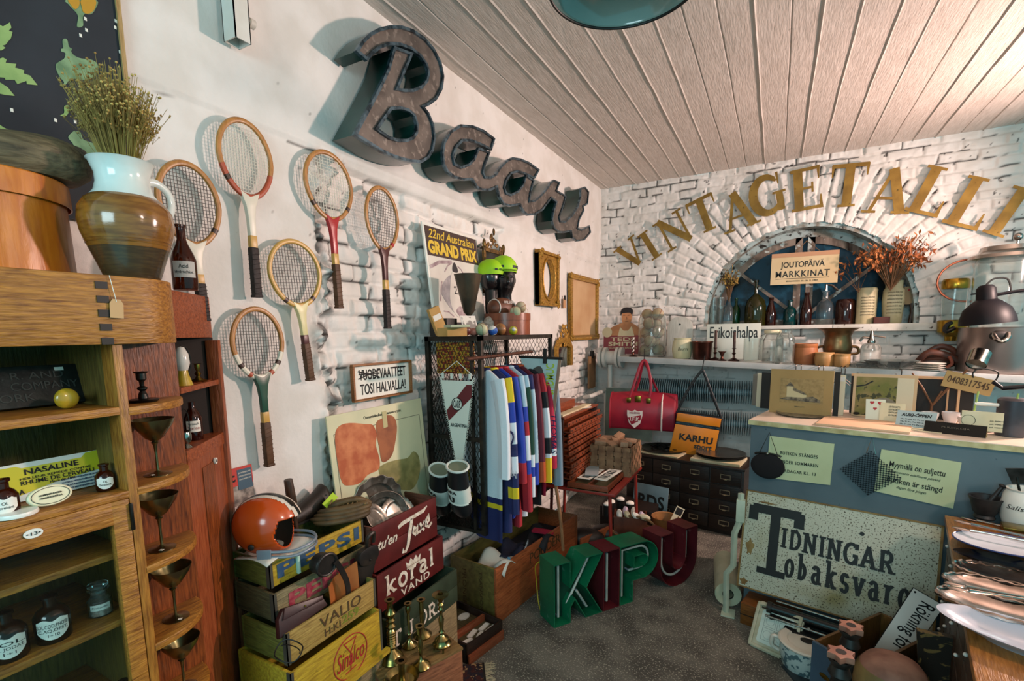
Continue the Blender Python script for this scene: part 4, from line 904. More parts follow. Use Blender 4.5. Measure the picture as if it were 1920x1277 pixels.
J=[
 ('white hockey jersey with a navy and yellow zigzag hem, first on the rail',.45,[(.07,.80,Wh),(.80,.835,Nv),(.835,.865,Ye),(.865,1.06,Nv)],[(0,1,Wh)],Nv,1.06,.225,.56,()),
 ('navy and yellow hockey jersey with white numbered sleeves, second on the rail',.465,[(.07,.4,Nv),(.4,.44,Ye),(.44,1.02,Nv)],[(0,.28,Ye),(.28,.45,Bl),(.45,.60,Wh),(.60,.68,Nv),(.68,.78,Wh),(.78,.86,Nv),(.86,.92,Ye),(.92,1,Nv)],Ye,1.02,.225,.78,()),
 ('bright blue jersey with red piping, third on the rail',.465,[(.07,.95,Bl)],[(0,.85,Bl),(.85,1,Rd)],Rd,.95,.225,.62,()),
 ('red jersey with white and blue banded sleeves, fourth on the rail',.475,[(.07,1.02,Rd)],[(0,.34,Lb),(.34,.46,Bl),(.46,.56,Rd),(.56,.72,Wh),(.72,.80,Bl),(.80,1,Rd)],Rd,1.02,.228,.80,()),
 ('dark green jersey with pale blue shoulders and a striped white hem, fifth on the rail',.485,[(.07,.13,Lb),(.13,.74,Gr),(.74,.79,Wh),(.79,.83,Bl),(.83,.97,Wh)],[(0,.16,Lb),(.16,.74,Gr),(.74,.82,Wh),(.82,.88,Bl),(.88,1,Wh)],Lb,.97,.23,.72,()),
 ('pale blue jersey with navy shoulders, sixth on the rail',.49,[(.07,.15,Nv),(.15,.92,Lb)],[(0,.2,Nv),(.2,.85,Lb),(.85,1,Bl)],Nv,.92,.23,.66,()),
 ('maroon jersey with an orange collar, seventh on the rail',.50,[(.07,.88,Mr)],[(0,.86,Mr),(.86,1,Or)],Or,.88,.23,.66,()),
 ('black and yellow racing jersey with lettering down its sleeve, eighth on the rail',.51,[(.07,.5,Bk),(.5,.8,Ye),(.8,.95,Bk)],[(0,.25,Rd),(.25,.42,Bk),(.42,.68,Wh),(.68,.80,Bk),(.80,.83,Wh),(.83,1,Ye)],Wh,.95,.23,.68,()),
 ('crimson jersey with white trim, ninth on the rail',.525,[(.07,.9,Cr)],[(0,.84,Cr),(.84,.9,Wh),(.9,1,Cr)],Rd,.9,.23,.60,()),
 ('grey blue track jacket, last on the rail',.545,[(.07,.82,Gb)],[(0,1,Gb)],Ye,.82,.235,.72,()),
]
for i,(lab,cx,bd,sl,yk,hem,sw,arm,tx) in enumerate(J):
 jt=jersey(lab,2.40+.052*i if i else 2.39,cx,bd,sl,yk,hem,sw,arm,seed=i+3,name='hockey_jersey' if i != 9 else 'track_jacket',cat='jersey' if i != 9 else 'jacket')
 if i == 1: text('2',jt,.215,-.50,.275,-.40,fab(Nv),y=-.034);text('HAI',jt,.215,-.66,.29,-.62,fab(Wh),y=-.034)
 if i == 7:
  o=text('THOMAS',jt,0,0,.24,.045,fab(Nv),y=0,d=.002);o.location=(.31,-.033,-.34);o.rotation_euler=(0,PI/2,0)
# sashes and pennants
penw=mat('pennant_satin','#cfd2c6',.45,bump=.1,bs=9);penm=mat('pennant_maroon','#5f1c22',.5)
PY=2.262;a=P(826,706,Y=PY);c=P(888,712,Y=PY);e=P(858,872,Y=PY)
t=thing('club_pennant','white pennant with a maroon sash and round club crest, hanging on the locker mesh','pennant',(a.x,PY,a.z))
pw,ph_=c.x-a.x,a.z-e.z
MB().prism([(0,0),(.06*pw,-.02),(pw*.95,-.02),(pw,0),(pw*.80,-.5*ph_),(pw*.60,-.97*ph_),(pw*.5,-ph_),(pw*.42,-.97*ph_),(pw*.16,-.4*ph_)][::-1],-.003,0).build('pennant_cloth',penw,t)
MB().prism([(pw*.80,-.08*ph_),(pw*.95,-.08*ph_),(pw*.94,-.22*ph_),(pw*.22,-.50*ph_),(pw*.17,-.38*ph_)][::-1],-.004,-.001).build('pennant_sash',penm,t)
MB().lathe([(.032,0),(.037,0),(.037,.002),(.032,.002)],32,Matrix.Translation((pw*.5,-.004,-.30*ph_)) @ Matrix.Rotation(PI/2,4,'X')).build('crest_ring',ink,t)
MB().cyl((pw*.5,-.0042,-.30*ph_),(pw*.5,-.0055,-.30*ph_),.032,n=28).build('crest_disc',penw,t)
text('CARP',t,pw*.5-.024,-.30*ph_-.022,pw*.5+.024,-.30*ph_+.022,ink,y=-.0056,bold=.01)
text('ARGENTINA',t,pw*.27,-.56*ph_,pw*.78,-.52*ph_,ink,y=-.0032,bold=.02)
RS=random.Random(5)
for n_,(p,q) in enumerate( (((0,0),(pw*.16,-.4*ph_)),((pw*.16,-.4*ph_),(pw*.42,-.97*ph_)),((pw,0),(pw*.80,-.5*ph_)),((pw*.80,-.5*ph_),(pw*.6,-.97*ph_)))):
 if n_ % 2 == 0: b=MB()
 for i in range(26): u=i/26;x=p[0]+(q[0]-p[0])*u;z=p[1]+(q[1]-p[1])*u;s_=1 if p[0] > pw*.5 else -1;b.ribbon([(x,z),(x+s_*.010,z-RS.uniform(.002,.008))],.003,-.003,-.001)
 if n_ % 2: b.build('fringe',penw,t)
for x in (.08,.35,.62,.9): MB().box(pw*x-.008,pw*x+.008,-.004,.001,-.01,.02).build('hanging_loop',penw,t)
hk=P(857,677,Y=PY);MB().tube([(0,-.004,.01),(hk.x-a.x,-.004,hk.z-a.z),(pw,-.004,.01)],.002,6).build('cord',paper,t)
t2=tag(put(MB().box(0,.26,0,.004,0,.18).build('printed_banner',mat('banner_yellow_red','#c99a2c',.7,c2='#8f2a1c',ns=26,st=(1,1,3.5),th=(.46,.54))),(.10,2.325,1.57)),'yellow banner with red lettering hung inside the locker behind the mesh','banner')
sg=mat('striped_knit','#8fb0cc',.8)
# pennant SPIDMUC at the right of the jerseys
ps=P(976,670,Y=2.72);pe=P(1053,676,Y=2.72);pb=P(1035,845,Y=2.72)
t=thing('speedway_pennant','pale blue pennant with a lime cartoon rider and vertical lettering, right of the jerseys','pennant',(ps.x,2.72,ps.z),rot=(0,.03,.0))
w2,h2=pe.x-ps.x,ps.z-pb.z+.02
MB().prism([(0,0),(w2*.70,-h2),(w2*.78,-h2),(w2,0)],-.003,0).build('pennant_cloth',mat('pale_blue_satin','#a9bcbb',.5),t)
MB().prism([(w2*.70,-h2),(w2*.78,-h2),(w2,0),(w2*.93,0)],-.0045,-.001).build('pennant_edge',mat('tan_ribbon','#8a6a54',.6),t)
MB().cyl((-.01,-.003,.004),(w2+.01,-.003,.004),.008).build('pennant_rod',black_paint,t)
limep=mat('lime_print','#9fb52a',.6)
MB().prism(smooth([(.07,-.10),(.10,-.06),(.14,-.05),(.16,-.09),(.14,-.14),(.10,-.15)],3),-.004,-.001).build('drawn_rider',mat('grey_print','#4a4640',.6),t)
MB().prism(smooth([(.06,-.11),(.09,-.10),(.12,-.14),(.09,-.16),(.06,-.14)],3),-.0046,-.001).build('drawn_rider',limep,t)
o=text('SPIDMUC',t,0,0,.19,.055,limep,y=0,bold=.02);o.location=(w2*.84,-.004,-.22);o.rotation_euler=(0,-PI/2,0)
MB().box(w2*.58,w2*.66,-.016,0,-.03,.06).build('clip',black_paint,t)
tag(put(MB().tube(smooth([(0,0,0),(.012,0,.28),(.004,0,.66)],4,False),.011,8).build('hockey_stick',wood('pale_stick','#9a6a48','#6d452c','z')),(.70,2.80,.40),rot=(.08,-.10,0)),'wooden stick standing in the big crate behind the jerseys','stick')
# JOFA pads
padb=mat('black_vinyl','#17181a',.4);padw=mat('white_vinyl','#c9cfc6',.4);padi=mat('grey_green_lining','#6f7560',.8)
def pad(label,px,py,rz,yy=2.19,sc_=1.0):
 q=P(px,py,Y=yy);t=thing('hockey_pad',label,'hockey pad',(q.x,yy,q.z),0,'hockey pads before the locker',rot=(.25,rz,-.35));t.scale=(sc_*1.14,)*3
 def ring(z,w,d,oy): return [(w*math.cos(2*PI*k/24),oy+d*math.sin(2*PI*k/24),z) for k in range(24)]
 loft([ring(0,.045,.030,0),ring(.02,.058,.042,0),ring(.07,.062,.046,0),ring(.085,.061,.046,0)]).build('toe_cap',padb,t)
 loft([ring(.085,.063,.048,0),ring(.13,.063,.048,.0)]).build('shin_panel',padw,t)
 loft([ring(.13,.065,.050,0),ring(.165,.064,.049,.002)]).build('strap',padw,t)
 loft([ring(.165,.062,.047,.002),ring(.23,.056,.043,.008),ring(.26,.060,.046,.012)],caps=False).build('cuff',padb,t)
 loft([ring(.258,.056,.042,.012),ring(.19,.05,.038,.005)],caps=True).build('lining',padi,t)
 MB().tube([(.060*math.cos(2*PI*k/24),.012+.046*math.sin(2*PI*k/24),.26) for k in range(24)],.006,8,True).build('rim_tape',padw,t)
 MB().tube([(.064*math.cos(a),-.0+.049*math.sin(a),.085) for a in [PI+PI*k/12 for k in range(13)]],.004,6).build('piping',padw,t)
 def wrap(o,r1,r2):
  for v in o.data.vertices: a=v.co.x/r1-PI/2;v.co=(r1*math.cos(a),r2*math.sin(a)+(v.co.y),v.co.z)
 o=text('JOFA',t,-.042,.137,.042,.158,ink,y=0,bold=.02);wrap(o,.0655,.0505)
 o=text('U',t,-.022,.092,.022,.124,ink,y=0,bold=.06);wrap(o,.0635,.0485)
 return t
pad('black and white hockey pad with a lettered strap, right one of the pair',868,962,.16,2.17);pad('black and white hockey pad with a lettered strap, left one of the pair',828,958,.30,2.23)
# ================================================================ stacked crates at the left
def crate(name,label,X,y,z,L,Wd,H,t,mf,ms,rz=WALL,planks=2,edge=None,group=None,bev=.002,base=True,loc=None):
 """open wooden crate; local x along its front, local y from front (0) to back, front faces the room"""
 k=thing(name,label,'crate',loc or (X,y,z),rz,group);g=.003
 ph=H/planks
 for i in range(planks):
  MB().box(0,L,0,t,i*ph+g/2,(i+1)*ph-g/2).build('front_board',mf,k,bev=bev)
 MB().box(0,L,Wd-t,Wd,0,H).build('back_board',ms,k,bev=bev)
 for x in (0,L-t):
  e=MB().box(x,x+t,t,Wd-t,0,H);e.build('end_board',ms,k,bev=bev)
 if base: MB().box(t,L-t,t,Wd-t,0,t).build('bottom',ms,k)
 if edge:
  for x in (0,L): MB().box(x-.002,x+.002,-.002,.018,0,H).box(x-.012 if x else -.002,x+.002 if x else .012,-.002,0,0,H).build('corner_band',edge,k)
 return k
yellow_c=wood('yellow_crate_paint','#b99a2a','#8a6a1c','x',9,.5,6,.2,c3='#5b4a1e',ns3=40,th3=(.66,.74))
oldyel=wood('old_yellow_wood','#a98c4a','#7a5e2c','x',9,.6,7,.25,c3='#4a3a1c',ns3=60,th3=(.68,.74))
greyw=wood('greyed_wood','#8b7c58','#5a4d36','x',9,.65,7,.3);greyd=wood('dark_greyed_wood','#5a5032','#38301c','y',9,.65,7,.3)
greenside=wood('green_yellow_wood','#6e6a2c','#454418','y',9,.6,7,.3)
maroonc=mat('maroon_crate_paint','#5d1c1b',.45,c2='#4a1514',ns=7,c3='#8d6a55',ns3=45,th3=(.72,.77),bump=.15);marooni=wood('maroon_crate_inside','#6a4030','#3d2018','y',9)
greenc=mat('green_crate_paint','#2f3d2c',.5,c2='#253022',ns=8,c3='#6d6a50',ns3=50,th3=(.7,.75),bump=.15)
tin=mat('dull_zinc_band','#5c5a50',.5,.6)
blueb=mat('crate_blue','#23466b',.6,c2='#3a5668',ns=30);redb=mat('crate_red','#8a2136',.6,c2='#a04a50',ns=40);whitel=mat('crate_white_lettering','#ddd5c5',.6,c2='#b9ab98',ns=40)
stamp=mat('stamped_ink','#4a3418',.8);greenstamp=mat('stamped_green','#6f7420',.8)
crate('crate','plain grey wooden crate at the foot of the stack by the cabinet',.435,1.0,0.0,.44,.29,.45,.012,greyw,greyd)
sn=crate('crate','yellow crate lettered Sinalco inside a red ring, under the one marked VALIO',.44,.99,.455,.44,.29,.20,.012,yellow_c,yellow_c,planks=1,edge=tin)
MB().tube([(.265+.085*math.cos(a),-.001,.10+.085*math.sin(a)) for a in [2*PI*i/40 for i in range(40)]],.0022,6,True).build('printed_ring',redink,sn)
text('Sinalco',sn,.195,.065,.335,.135,redink,y=-.001,shear=.3).rotation_euler=(0,0,0)
b=MB();b.ribbon([(.235,.165),(.265,.115),(.295,.165),(.235,.165)],.004,-.0018,0);b.ribbon([(.265,.115),(.262,.045)],.004,-.0018,0);b.ribbon([(.235,.042),(.29,.047)],.004,-.0018,0);b.build('printed_glass',redink,sn)
MB().box(-.01,.46,-.02,.0,.0,.022).build('bottom_rail',yellow_c,sn)
va=crate('crate','pale yellow wooden crate stamped VALIO, third down by the cabinet',.405,1.01,.660,.43,.25,.118,.011,oldyel,greenside,planks=1,edge=tin)
text('VALIO',va,.14,.055,.345,.098,stamp,y=-.001);text('H:KI',va,.16,.015,.235,.043,stamp,y=-.001);text('259',va,.245,.018,.33,.052,greenstamp,y=-.001,bold=.02)
pe=crate('crate','wooden crate with faded red PEPSI lettering, just under the yellow top crate',.315,1.035,.782,.455,.225,.105,.011,greyw,greyd,planks=1,edge=tin)
text('PEPSI',pe,.06,.022,.38,.082,redb,y=-.001,bold=.03)
pp=crate('crate','yellow crate with blue PEPSI lettering, topmost of the stack under the helmet',.275,1.055,.890,.46,.215,.10,.011,yellow_c,greenside,planks=1,edge=tin)
text('PEPSI',pp,.03,.024,.43,.080,blueb,y=-.001,bold=.035,sp=1.15)
crate('crate','plain grey crate at the foot of the maroon stack, mostly hidden',.38,1.535,0,.52,.26,.352,.012,greyw,greyd)
tj=crate('crate','dark green crate lettered T. JORD at the bottom of the maroon stack',.385,1.515,.355,.545,.27,.185,.012,greenc,greenc,planks=2)
slab('T J ORD',tj,.03,.028,.075,whitel,w=.15,gap=.12,wide=.9,foot=.42)
ko=crate('crate','maroon crate lettered koral VAND under a crown, middle of its stack',.325,1.53,.543,.495,.27,.185,.012,maroonc,maroonc,planks=1)
slab('koral',ko,.045,.062,.098,whitel,w=.16,gap=.08,foot=.24,fit=.42)
text('VAND',ko,.15,.012,.37,.048,whitel,y=-.001,bold=.01,sp=1.15)
b=MB();b.prism([(.20,.135),(.30,.135),(.305,.165),(.285,.15),(.27,.172),(.25,.152),(.23,.172),(.215,.15),(.195,.165)],-.0016,0);b.box(.20,.30,-.0016,0,.125,.132);b.build('printed_crown',whitel,ko)
ta=crate('crate',"maroon crate lettered tu'en Taxe, top of its stack and full of silver trays",.305,1.535,.732,.47,.27,.215,.012,maroonc,marooni,planks=2)
text("tu'en",ta,.03,.095,.16,.145,whitel,y=-.001,shear=.35,bold=.02)
b=MB();b.ribbon([(.17,.155),(.20,.165),(.36,.175),(.39,.19)],[.016,.02,.018,.006],-.0018,0)
b.ribbon([(.27,.165),(.25,.10),(.235,.045),(.215,.018),(.195,.022),(.20,.04)],[.02,.024,.02,.014,.01,.006],-.0018,0)
b.ribbon([(.305,.10),(.285,.115),(.275,.09),(.29,.075),(.31,.11),(.305,.075),(.325,.078)],.012,-.0018,0)
b.ribbon([(.33,.12),(.345,.09),(.36,.072)],.014,-.0018,0);b.ribbon([(.365,.12),(.345,.095),(.325,.07)],.008,-.0018,0)
b.ribbon([(.375,.095),(.405,.11),(.40,.135),(.38,.12),(.375,.09),(.40,.075),(.425,.09)],.013,-.0018,0);b.build('script_lettering',whitel,ta)
# ---- things in and on the crates
helmet_o=mat('helmet_orange','#c24a10',.22,coat=.6);helmet_w=mat('helmet_white','#d8cfc0',.3);helmet_b=mat('helmet_black','#1a1613',.3);cage=mat('grey_plastic_bar','#76808a',.4);hin=mat('helmet_lining','#3a2c22',.8)
hc=P(502,981,X=.185);t=thing('football_helmet','orange football helmet with a white and black stripe, on the yellow top crate','helmet',(.185,hc.y,.992),.55)
HR=.115
def hface(keep,r,n1=128,n2=100):
 b=MB();pts={};vs=[];fs=[]
 for i in range(n2+1):
  th=PI*i/n2
  for j in range(n1): ph=2*PI*j/n1;vs.append((r*1.08*math.sin(th)*math.cos(ph),r*.90*math.sin(th)*math.sin(ph),.105+r*math.cos(th)))
 for i in range(n2):
  for j in range(n1):
   f=(i*n1+j,i*n1+(j+1) % n1,(i+1)*n1+(j+1) % n1,(i+1)*n1+j);c=[sum(vs[k][q] for k in f)/4 for q in range(3)]
   if keep(c[0]/HR,c[1]/HR,(c[2]-.105)/HR): fs.append(f)
 return b.add(vs,fs)
op=lambda x,y,z: not ((x > .50+.25*abs(z+.2) and z < .30) or z < -.86)
hb_=hface(op,HR).build('helmet_shell',helmet_o,t);md=hb_.modifiers.new('s','SOLIDIFY');md.thickness=.006
hface(op,HR*.94).build('helmet_lining',hin,t)
hface(lambda x,y,z: op(x,y,z) and abs(y) < .26 and z > -.3,HR*1.012,64,120).build('stripe',helmet_w,t);hface(lambda x,y,z: op(x,y,z) and abs(y) < .11 and z > -.3,HR*1.022,64,120).build('stripe',helmet_b,t)
MB().sph((-.02,-HR*.885,.055),.012,14,(1,.35,1)).build('ear_hole',black_paint,t)
for z in (.035,.015): MB().tube(smooth([(.04,-.10,z),(.12,-.085,z-.004),(.165,-.03,z),(.165,.03,z),(.12,.085,z),(.04,.10,z)],6,False),.0055,8).build('face_bar',cage,t)
MB().box(.0,.05,-.108,-.098,.004,.045).build('bar_mount',cage,t,bev=.003)
clothm=mat('white_cloth','#d6cec0',.85,bump=.2,bs=30)
b=MB();vs=[];RS=random.Random(3)
for i in range(13):
 for j in range(9): u,v=i/12,j/8;vs.append((u*.22,.19*v-.02,.012*math.sin(u*7+v*4)*(1-u*.3)+.004-.025*max(0,.3-u)))
fs=[(i*9+j,(i+1)*9+j,(i+1)*9+j+1,i*9+j+1) for i in range(12) for j in range(8)]
o=b.add(vs,fs).build('cloth',clothm);o.modifiers.new('s','SOLIDIFY').thickness=.004
tag(put(o,(.28,1.03,.995),WALL),'white folded cloth under the orange helmet, hanging over the crate end','cloth')
peg=mat('mint_plastic','#a9cdbc',.4);q=P(558,1058,X=.278)
t=tag(put(MB().box(-.006,.006,-.012,0,-.035,.035).box(-.005,.005,-.006,.004,.0,.038).build('clothes_peg',peg,bev=.002),(.276,q.y,q.z),WALL),'mint green plastic clothes peg on the yellow PEPSI crate front','clothes peg')
# baseball glove
glv=mat('glove_leather','#5f4a2c',.6,c2='#43331d',ns=16,bump=.25);glv2=mat('glove_lacing','#7d6740',.6)
q=P(640,965,X=.17);t=thing('baseball_glove','worn brown leather baseball glove lying on the yellow top crate','baseball glove',(.20,q.y-.02,.995),.75);t.scale=(1.2,1.0,.75)
for i in range(4):
 z=.012+.018*i;x1=-.105+.012*abs(i-1)
 MB().tube(smooth([(x1,-.03+.012*i,z*.8),(-.05,-.055+.012*i,z),(.02,-.05+.012*i,z+.006),(.07,-.02+.01*i,z+.01),(.085,.02,z+.01)],4,False),[.008,.012,.015,.016,.017,.017,.018,.018,.018,.018,.018,.018,.018,.018,.018,.017,.015],10).build('finger',glv,t)
MB().sph((.03,.03,.055),.05,18,(1.5,1.0,.75)).build('palm',glv,t)
MB().tube(smooth([(-.06,.03,.03),(-.02,.0,.095),(.05,.02,.105),(.09,.05,.06)],5,False),.017,10).build('thumb',glv,t)
b=MB()
for i in range(9): u=i/8;b.tube([(-.04+.12*u,-.01,.10-.02*u),(-.035+.12*u,.02,.112-.02*u),(-.03+.12*u,.045,.10-.02*u)],.0028,6)
b.build('lacing',glv2,t)
limec=mat('lime_card','#a9c81e',.6);q=P(616,938,X=.14)
tag(put(MB().box(-.035,.035,-.001,.001,-.016,.016).build('price_card',limec),(.15,q.y,q.z),rot=(-.5,-.5,WALL)),'lime green price card lying on the brown baseball glove','card')
# dark leather things behind the helmet
lth=mat('black_brown_leather','#2a2019',.45,c2='#1a1410',ns=12,bump=.2);oldw=wood('old_dark_wood','#4a3526','#2a1d14','z',12)
q=P(545,870,X=.10);q2=P(566,958,X=.16)
t=thing('wooden_mallet','dark wooden mallet standing on its handle behind the helmet','mallet',(.12,q2.y,.985),rot=(.0,-.10,WALL))
MB().cyl((0,0,0),(0,0,.14),.010).build('handle',oldw,t);MB().cyl((0,0,.13),(0,0,.235),.020,.017).build('mallet_head',oldw,t,bev=.003)
t=thing('leather_boot','old black leather boot lying behind the mallet and helmet','boot',(.07,P(580,930,X=.08).y,.992),WALL)
b=loft([[(x,.0+wy*math.cos(a),zc+wz*math.sin(a)) for a in [2*PI*k/16 for k in range(16)]] for x,wy,zc,wz in ((-.12,.01,.03,.01),(-.11,.035,.035,.03),(-.04,.04,.045,.042),(.03,.042,.06,.055),(.075,.045,.075,.07),(.095,.03,.07,.06),(.10,.01,.07,.03))]);b.build('boot_body',lth,t)
MB().tube([(-.11+.02*i,-.038,.018) for i in range(11)],.006,6).build('sole',black_paint,t)
tag(put(MB().sph((0,0,.03),.03,20).cyl((0,0,.05),(0,0,.09),.012).build('light_bulb',clear),(.10,P(592,922,X=.10).y+.05,1.005)),'clear glass bulb lying behind the brown baseball glove','bulb')
# silver trays in the maroon crate
pewter=mat('dull_silver','#9a9084',.34,.75,c2='#6f665c',ns=9,c3='#b3aa9f',ns3=22,th3=(.5,.6))
def tray(label,px,py,X,r,rot,scal=0,prof=None,z=None,sc2=1,m=None,name='silver_tray',cat='tray'):
 q=P(px,py,X=X);b=MB();prof=prof or [(0,.0),(.62,.0),(.70,.03),(.74,.10),(.96,.14),(1.0,.16),(.98,.175),(.95,.15),(.73,.115),(.68,.045),(.6,.018),(0,.015)]
 fn=(lambda rr,zz,a: (rr*(1+.03*math.cos(scal*a)*(rr > r*.8)),zz)) if scal else None
 b.lathe([(a*r,c*r) for a,c in prof],72,Matrix.Diagonal((sc2,1,1,1)),fn=fn);o=b.build(name,m or pewter)
 return tag(put(o,(X,q.y,z if z else q.z),rot=rot),label,cat,'silver trays in the maroon crate' if X < .3 and cat == 'tray' else None)
tray('big scalloped silver tray standing at the back of the maroon crate',703,945,.10,.150,(PI/2,0,WALL-.25),14)
tray('plain round silver tray standing before the scalloped one',720,962,.15,.115,(PI/2-.1,0,WALL-.5))
tray('small beaded silver dish tilted at the front of the maroon crate',745,965,.20,.095,(PI/2-.5,.2,WALL-.4),28)
tray('coppery silver dish lying against the brown glove',705,975,.20,.085,(PI/2-.6,.1,WALL+.3))
tray('dark oval silver dish at the right of the maroon crate',775,965,.17,.10,(PI/2-.75,.1,WALL-.7),0)
# leather goods before the crates
blk=mat('black_leather','#171514',.4,c2='#221e1b',ns=14,bump=.2);brl=mat('oxblood_leather','#3a1716',.4,c2='#2a1010',ns=9,bump=.15);tanl=mat('tan_leather','#a5622e',.5,c2='#8d4e22',ns=7)
q=P(540,1170,X=.39);t=thing('leather_wallet','oxblood leather pouch with a stud, lying in the VALIO crate','pouch',(.375,P(512,1160,X=.37).y,.76),rot=(-.35,-.08,WALL))
MB().prism([(0,0),(.21,.0),(.20,.045),(.05,.085),(.02,.06)],-.025,.0).build('pouch_body',brl,t,bev=.006);MB().prism([(.03,.05),(.195,.03),(.20,.045),(.05,.085)],-.032,-.024).build('pouch_flap',brl,t,bev=.003);MB().sph((.12,-.034,.05),.004,8).build('stud',brass,t)
q=P(612,1130,X=.35);t=thing('tan_notebook','tan leather notebook standing open in the VALIO crate','notebook',(.375,q.y,.745),rot=(-.05,0,WALL))
MB().hexa([(0,0,0),(.055,.03,0),(.056,.034,0),(0,.004,0)],[(0,0,.09),(.055,.03,.10),(.056,.034,.10),(0,.004,.09)]).build('cover',tanl,t);MB().hexa([(.055,.03,0),(.14,-.01,0),(.14,-.006,0),(.055,.034,0)],[(.055,.03,.10),(.14,-.01,.135),(.14,-.006,.135),(.055,.034,.10)]).build('cover',tanl,t)
q=P(597,1045,X=.33);t=thing('camera_case','round black leather case with a hanging strap, on the PEPSI crate front','case',(.325,q.y,q.z-.02),WALL)
MB().lathe([(0,0),(.042,0),(.046,.01),(.046,.04),(.04,.05),(0,.05)],28,Matrix.Rotation(PI/2,4,'X') @ Matrix.Diagonal((1,.85,1,1))).build('case_body',blk,t)
MB().tube([(.046*math.cos(a),-.05,.04*math.sin(a)) for a in [2*PI*i/30 for i in range(30)]],.006,8,True).build('case_rim',blk,t)
b=MB();b.ribbon(smooth([(.035,.0),(.062,-.05),(.085,-.11),(.088,-.165),(.072,-.20)],4,False),[.022]*16+[.004],-.06,-.054);b.build('strap',blk,t)
q=P(680,1060,X=.34);t=thing('leather_holster','black leather holster hanging at the right end of the PEPSI crates','holster',(.335,q.y,q.z),rot=(0,.35,WALL))
MB().prism(smooth([(-.05,.06),(.02,.085),(.05,.04),(.045,-.05),(.03,-.11),(.005,-.12),(-.025,-.06),(-.055,.0)],3)[::-1],-.03,-.004).build('holster_body',blk,t,bev=.006);MB().prism(smooth([(-.06,.06),(.02,.09),(.05,.05),(.02,.01),(-.05,.01)],3)[::-1],-.04,-.03).build('holster_flap',blk,t,bev=.003);MB().sph((.0,-.042,.03),.005,8).build('stud',darkmetal,t)
MB().tube(smooth([(-.01,-.02,.08),(-.03,-.03,.12),(.0,-.03,.14),(.02,-.02,.10)],4,False),.009,8).build('buckled_belt',lth,t)
tag(put(MB().tube([(.052*math.cos(a),.04*math.sin(a),.006*math.sin(3*a)) for a in [2*PI*i/40 for i in range(40)]],.0022,6,True).tube([(.05*math.cos(a),.015*math.sin(a)+.005,.01*math.cos(a)) for a in [PI*i/16 for i in range(17)]],.0018,6).build('wire_ring',black_paint),(.46,P(545,1222,X=.47).y,P(545,1222,X=.47).z),rot=(.25,.1,0)),'black wire ring hooked on the corner of the Sinalco crate','wire ring')
# ---- low box with the candlesticks
boxw=wood('pinkish_old_wood','#8a5638','#5f3620','x',8,.6,5,.3);boxt=wood('worn_box_top','#7d6136','#523d1e','x',8,.6,5,.3)
u_=Vector((-.36,-.93)).normalized();a0=math.atan2(-u_.y,-u_.x)
t=thing('wooden_box','rough wooden box used as a low stand for the brass candlesticks','box',(.54,1.34,0),a0)
MB().box(0,.365,0,.02,0,.39).build('front_board',boxw,t,bev=.003);MB().box(0,.365,.145,.165,0,.39).build('back_board',boxw,t);MB().box(0,.02,.02,.145,0,.39).build('end_board',boxw,t);MB().box(.345,.365,.02,.145,0,.39).build('end_board',boxw,t)
for i in range(3): MB().box(-.003,.368,-.003+i*.057,.05+i*.057,.39,.402).build('top_board',boxt,t,bev=.002)
CSZ=.402
cs1=[(0,0),(.052,0),(.054,.006),(.050,.012),(.046,.022),(.036,.034),(.022,.046),(.013,.056),(.014,.062),(.019,.068),(.013,.074)]+[v for i in range(6) for v in ((.016+.001*i,.078+.011*i),(.021,.083+.011*i),(.016,.088+.011*i))]+[(.012,.150),(.019,.158),(.022,.166),(.012,.176),(.018,.186),(.020,.192),(.012,.20),(.022,.216),(.024,.226),(.014,.242),(.012,.256),(.013,.275),(.022,.285),(.023,.288),(.012,.288),(.010,.26)]
cs2=[(0,0),(.036,0),(.038,.008),(.026,.016),(.016,.030),(.008,.042),(.007,.06),(.011,.066),(.006,.074),(.007,.13),(.009,.155),(.006,.17),(.012,.185),(.014,.20),(.010,.212),(.018,.222),(.019,.226),(.010,.226),(.009,.20)]
cs3=[(0,0),(.046,0),(.048,.008),(.040,.016),(.030,.028),(.016,.034),(.011,.05),(.011,.12),(.014,.130),(.012,.15),(.012,.185),(.021,.192),(.022,.196),(.011,.196),(.010,.17)]
cs4=[(0,.018),(.036,.018),(.038,.024),(.030,.032),(.028,.044),(.012,.056),(.008,.064),(.012,.072),(.007,.08),(.010,.11),(.012,.125),(.007,.14),(.006,.16),(.012,.168),(.008,.178),(.013,.188),(.008,.196),(.012,.206),(.016,.218),(.032,.226),(.033,.230),(.012,.232),(.010,.215)]
cs5=[(0,0),(.038,0),(.040,.006),(.030,.018),(.016,.026),(.008,.036),(.006,.05),(.010,.07),(.012,.10),(.008,.125),(.006,.14),(.013,.155),(.014,.175),(.019,.182),(.020,.186),(.010,.186),(.009,.16)]
cbr=mat('polished_brass','#9c8f60',.24,1,c2='#746838',ns=10)
def cand(label,px,py,pr,k=1,z=CSZ): q=P(px,py,Z=z);return candlestick('candlestick',label,(q.x,q.y,z),pr,cbr,'brass candlesticks on the rough wooden box',k)
cand('tall brass candlestick with a ribbed beehive stem, leftmost on the wooden box',736,1238,cs1,.97)
cand('slender brass candlestick with a plain thin stem, behind the beehive one',768,1212,cs2,.92)
cand('brass candlestick with a straight pillar stem on a broad round foot',792,1192,cs3,.92)
t=cand('brass candlestick on four little legs with a wide drip pan, rightmost on the box',829,1216,cs4,1.12)
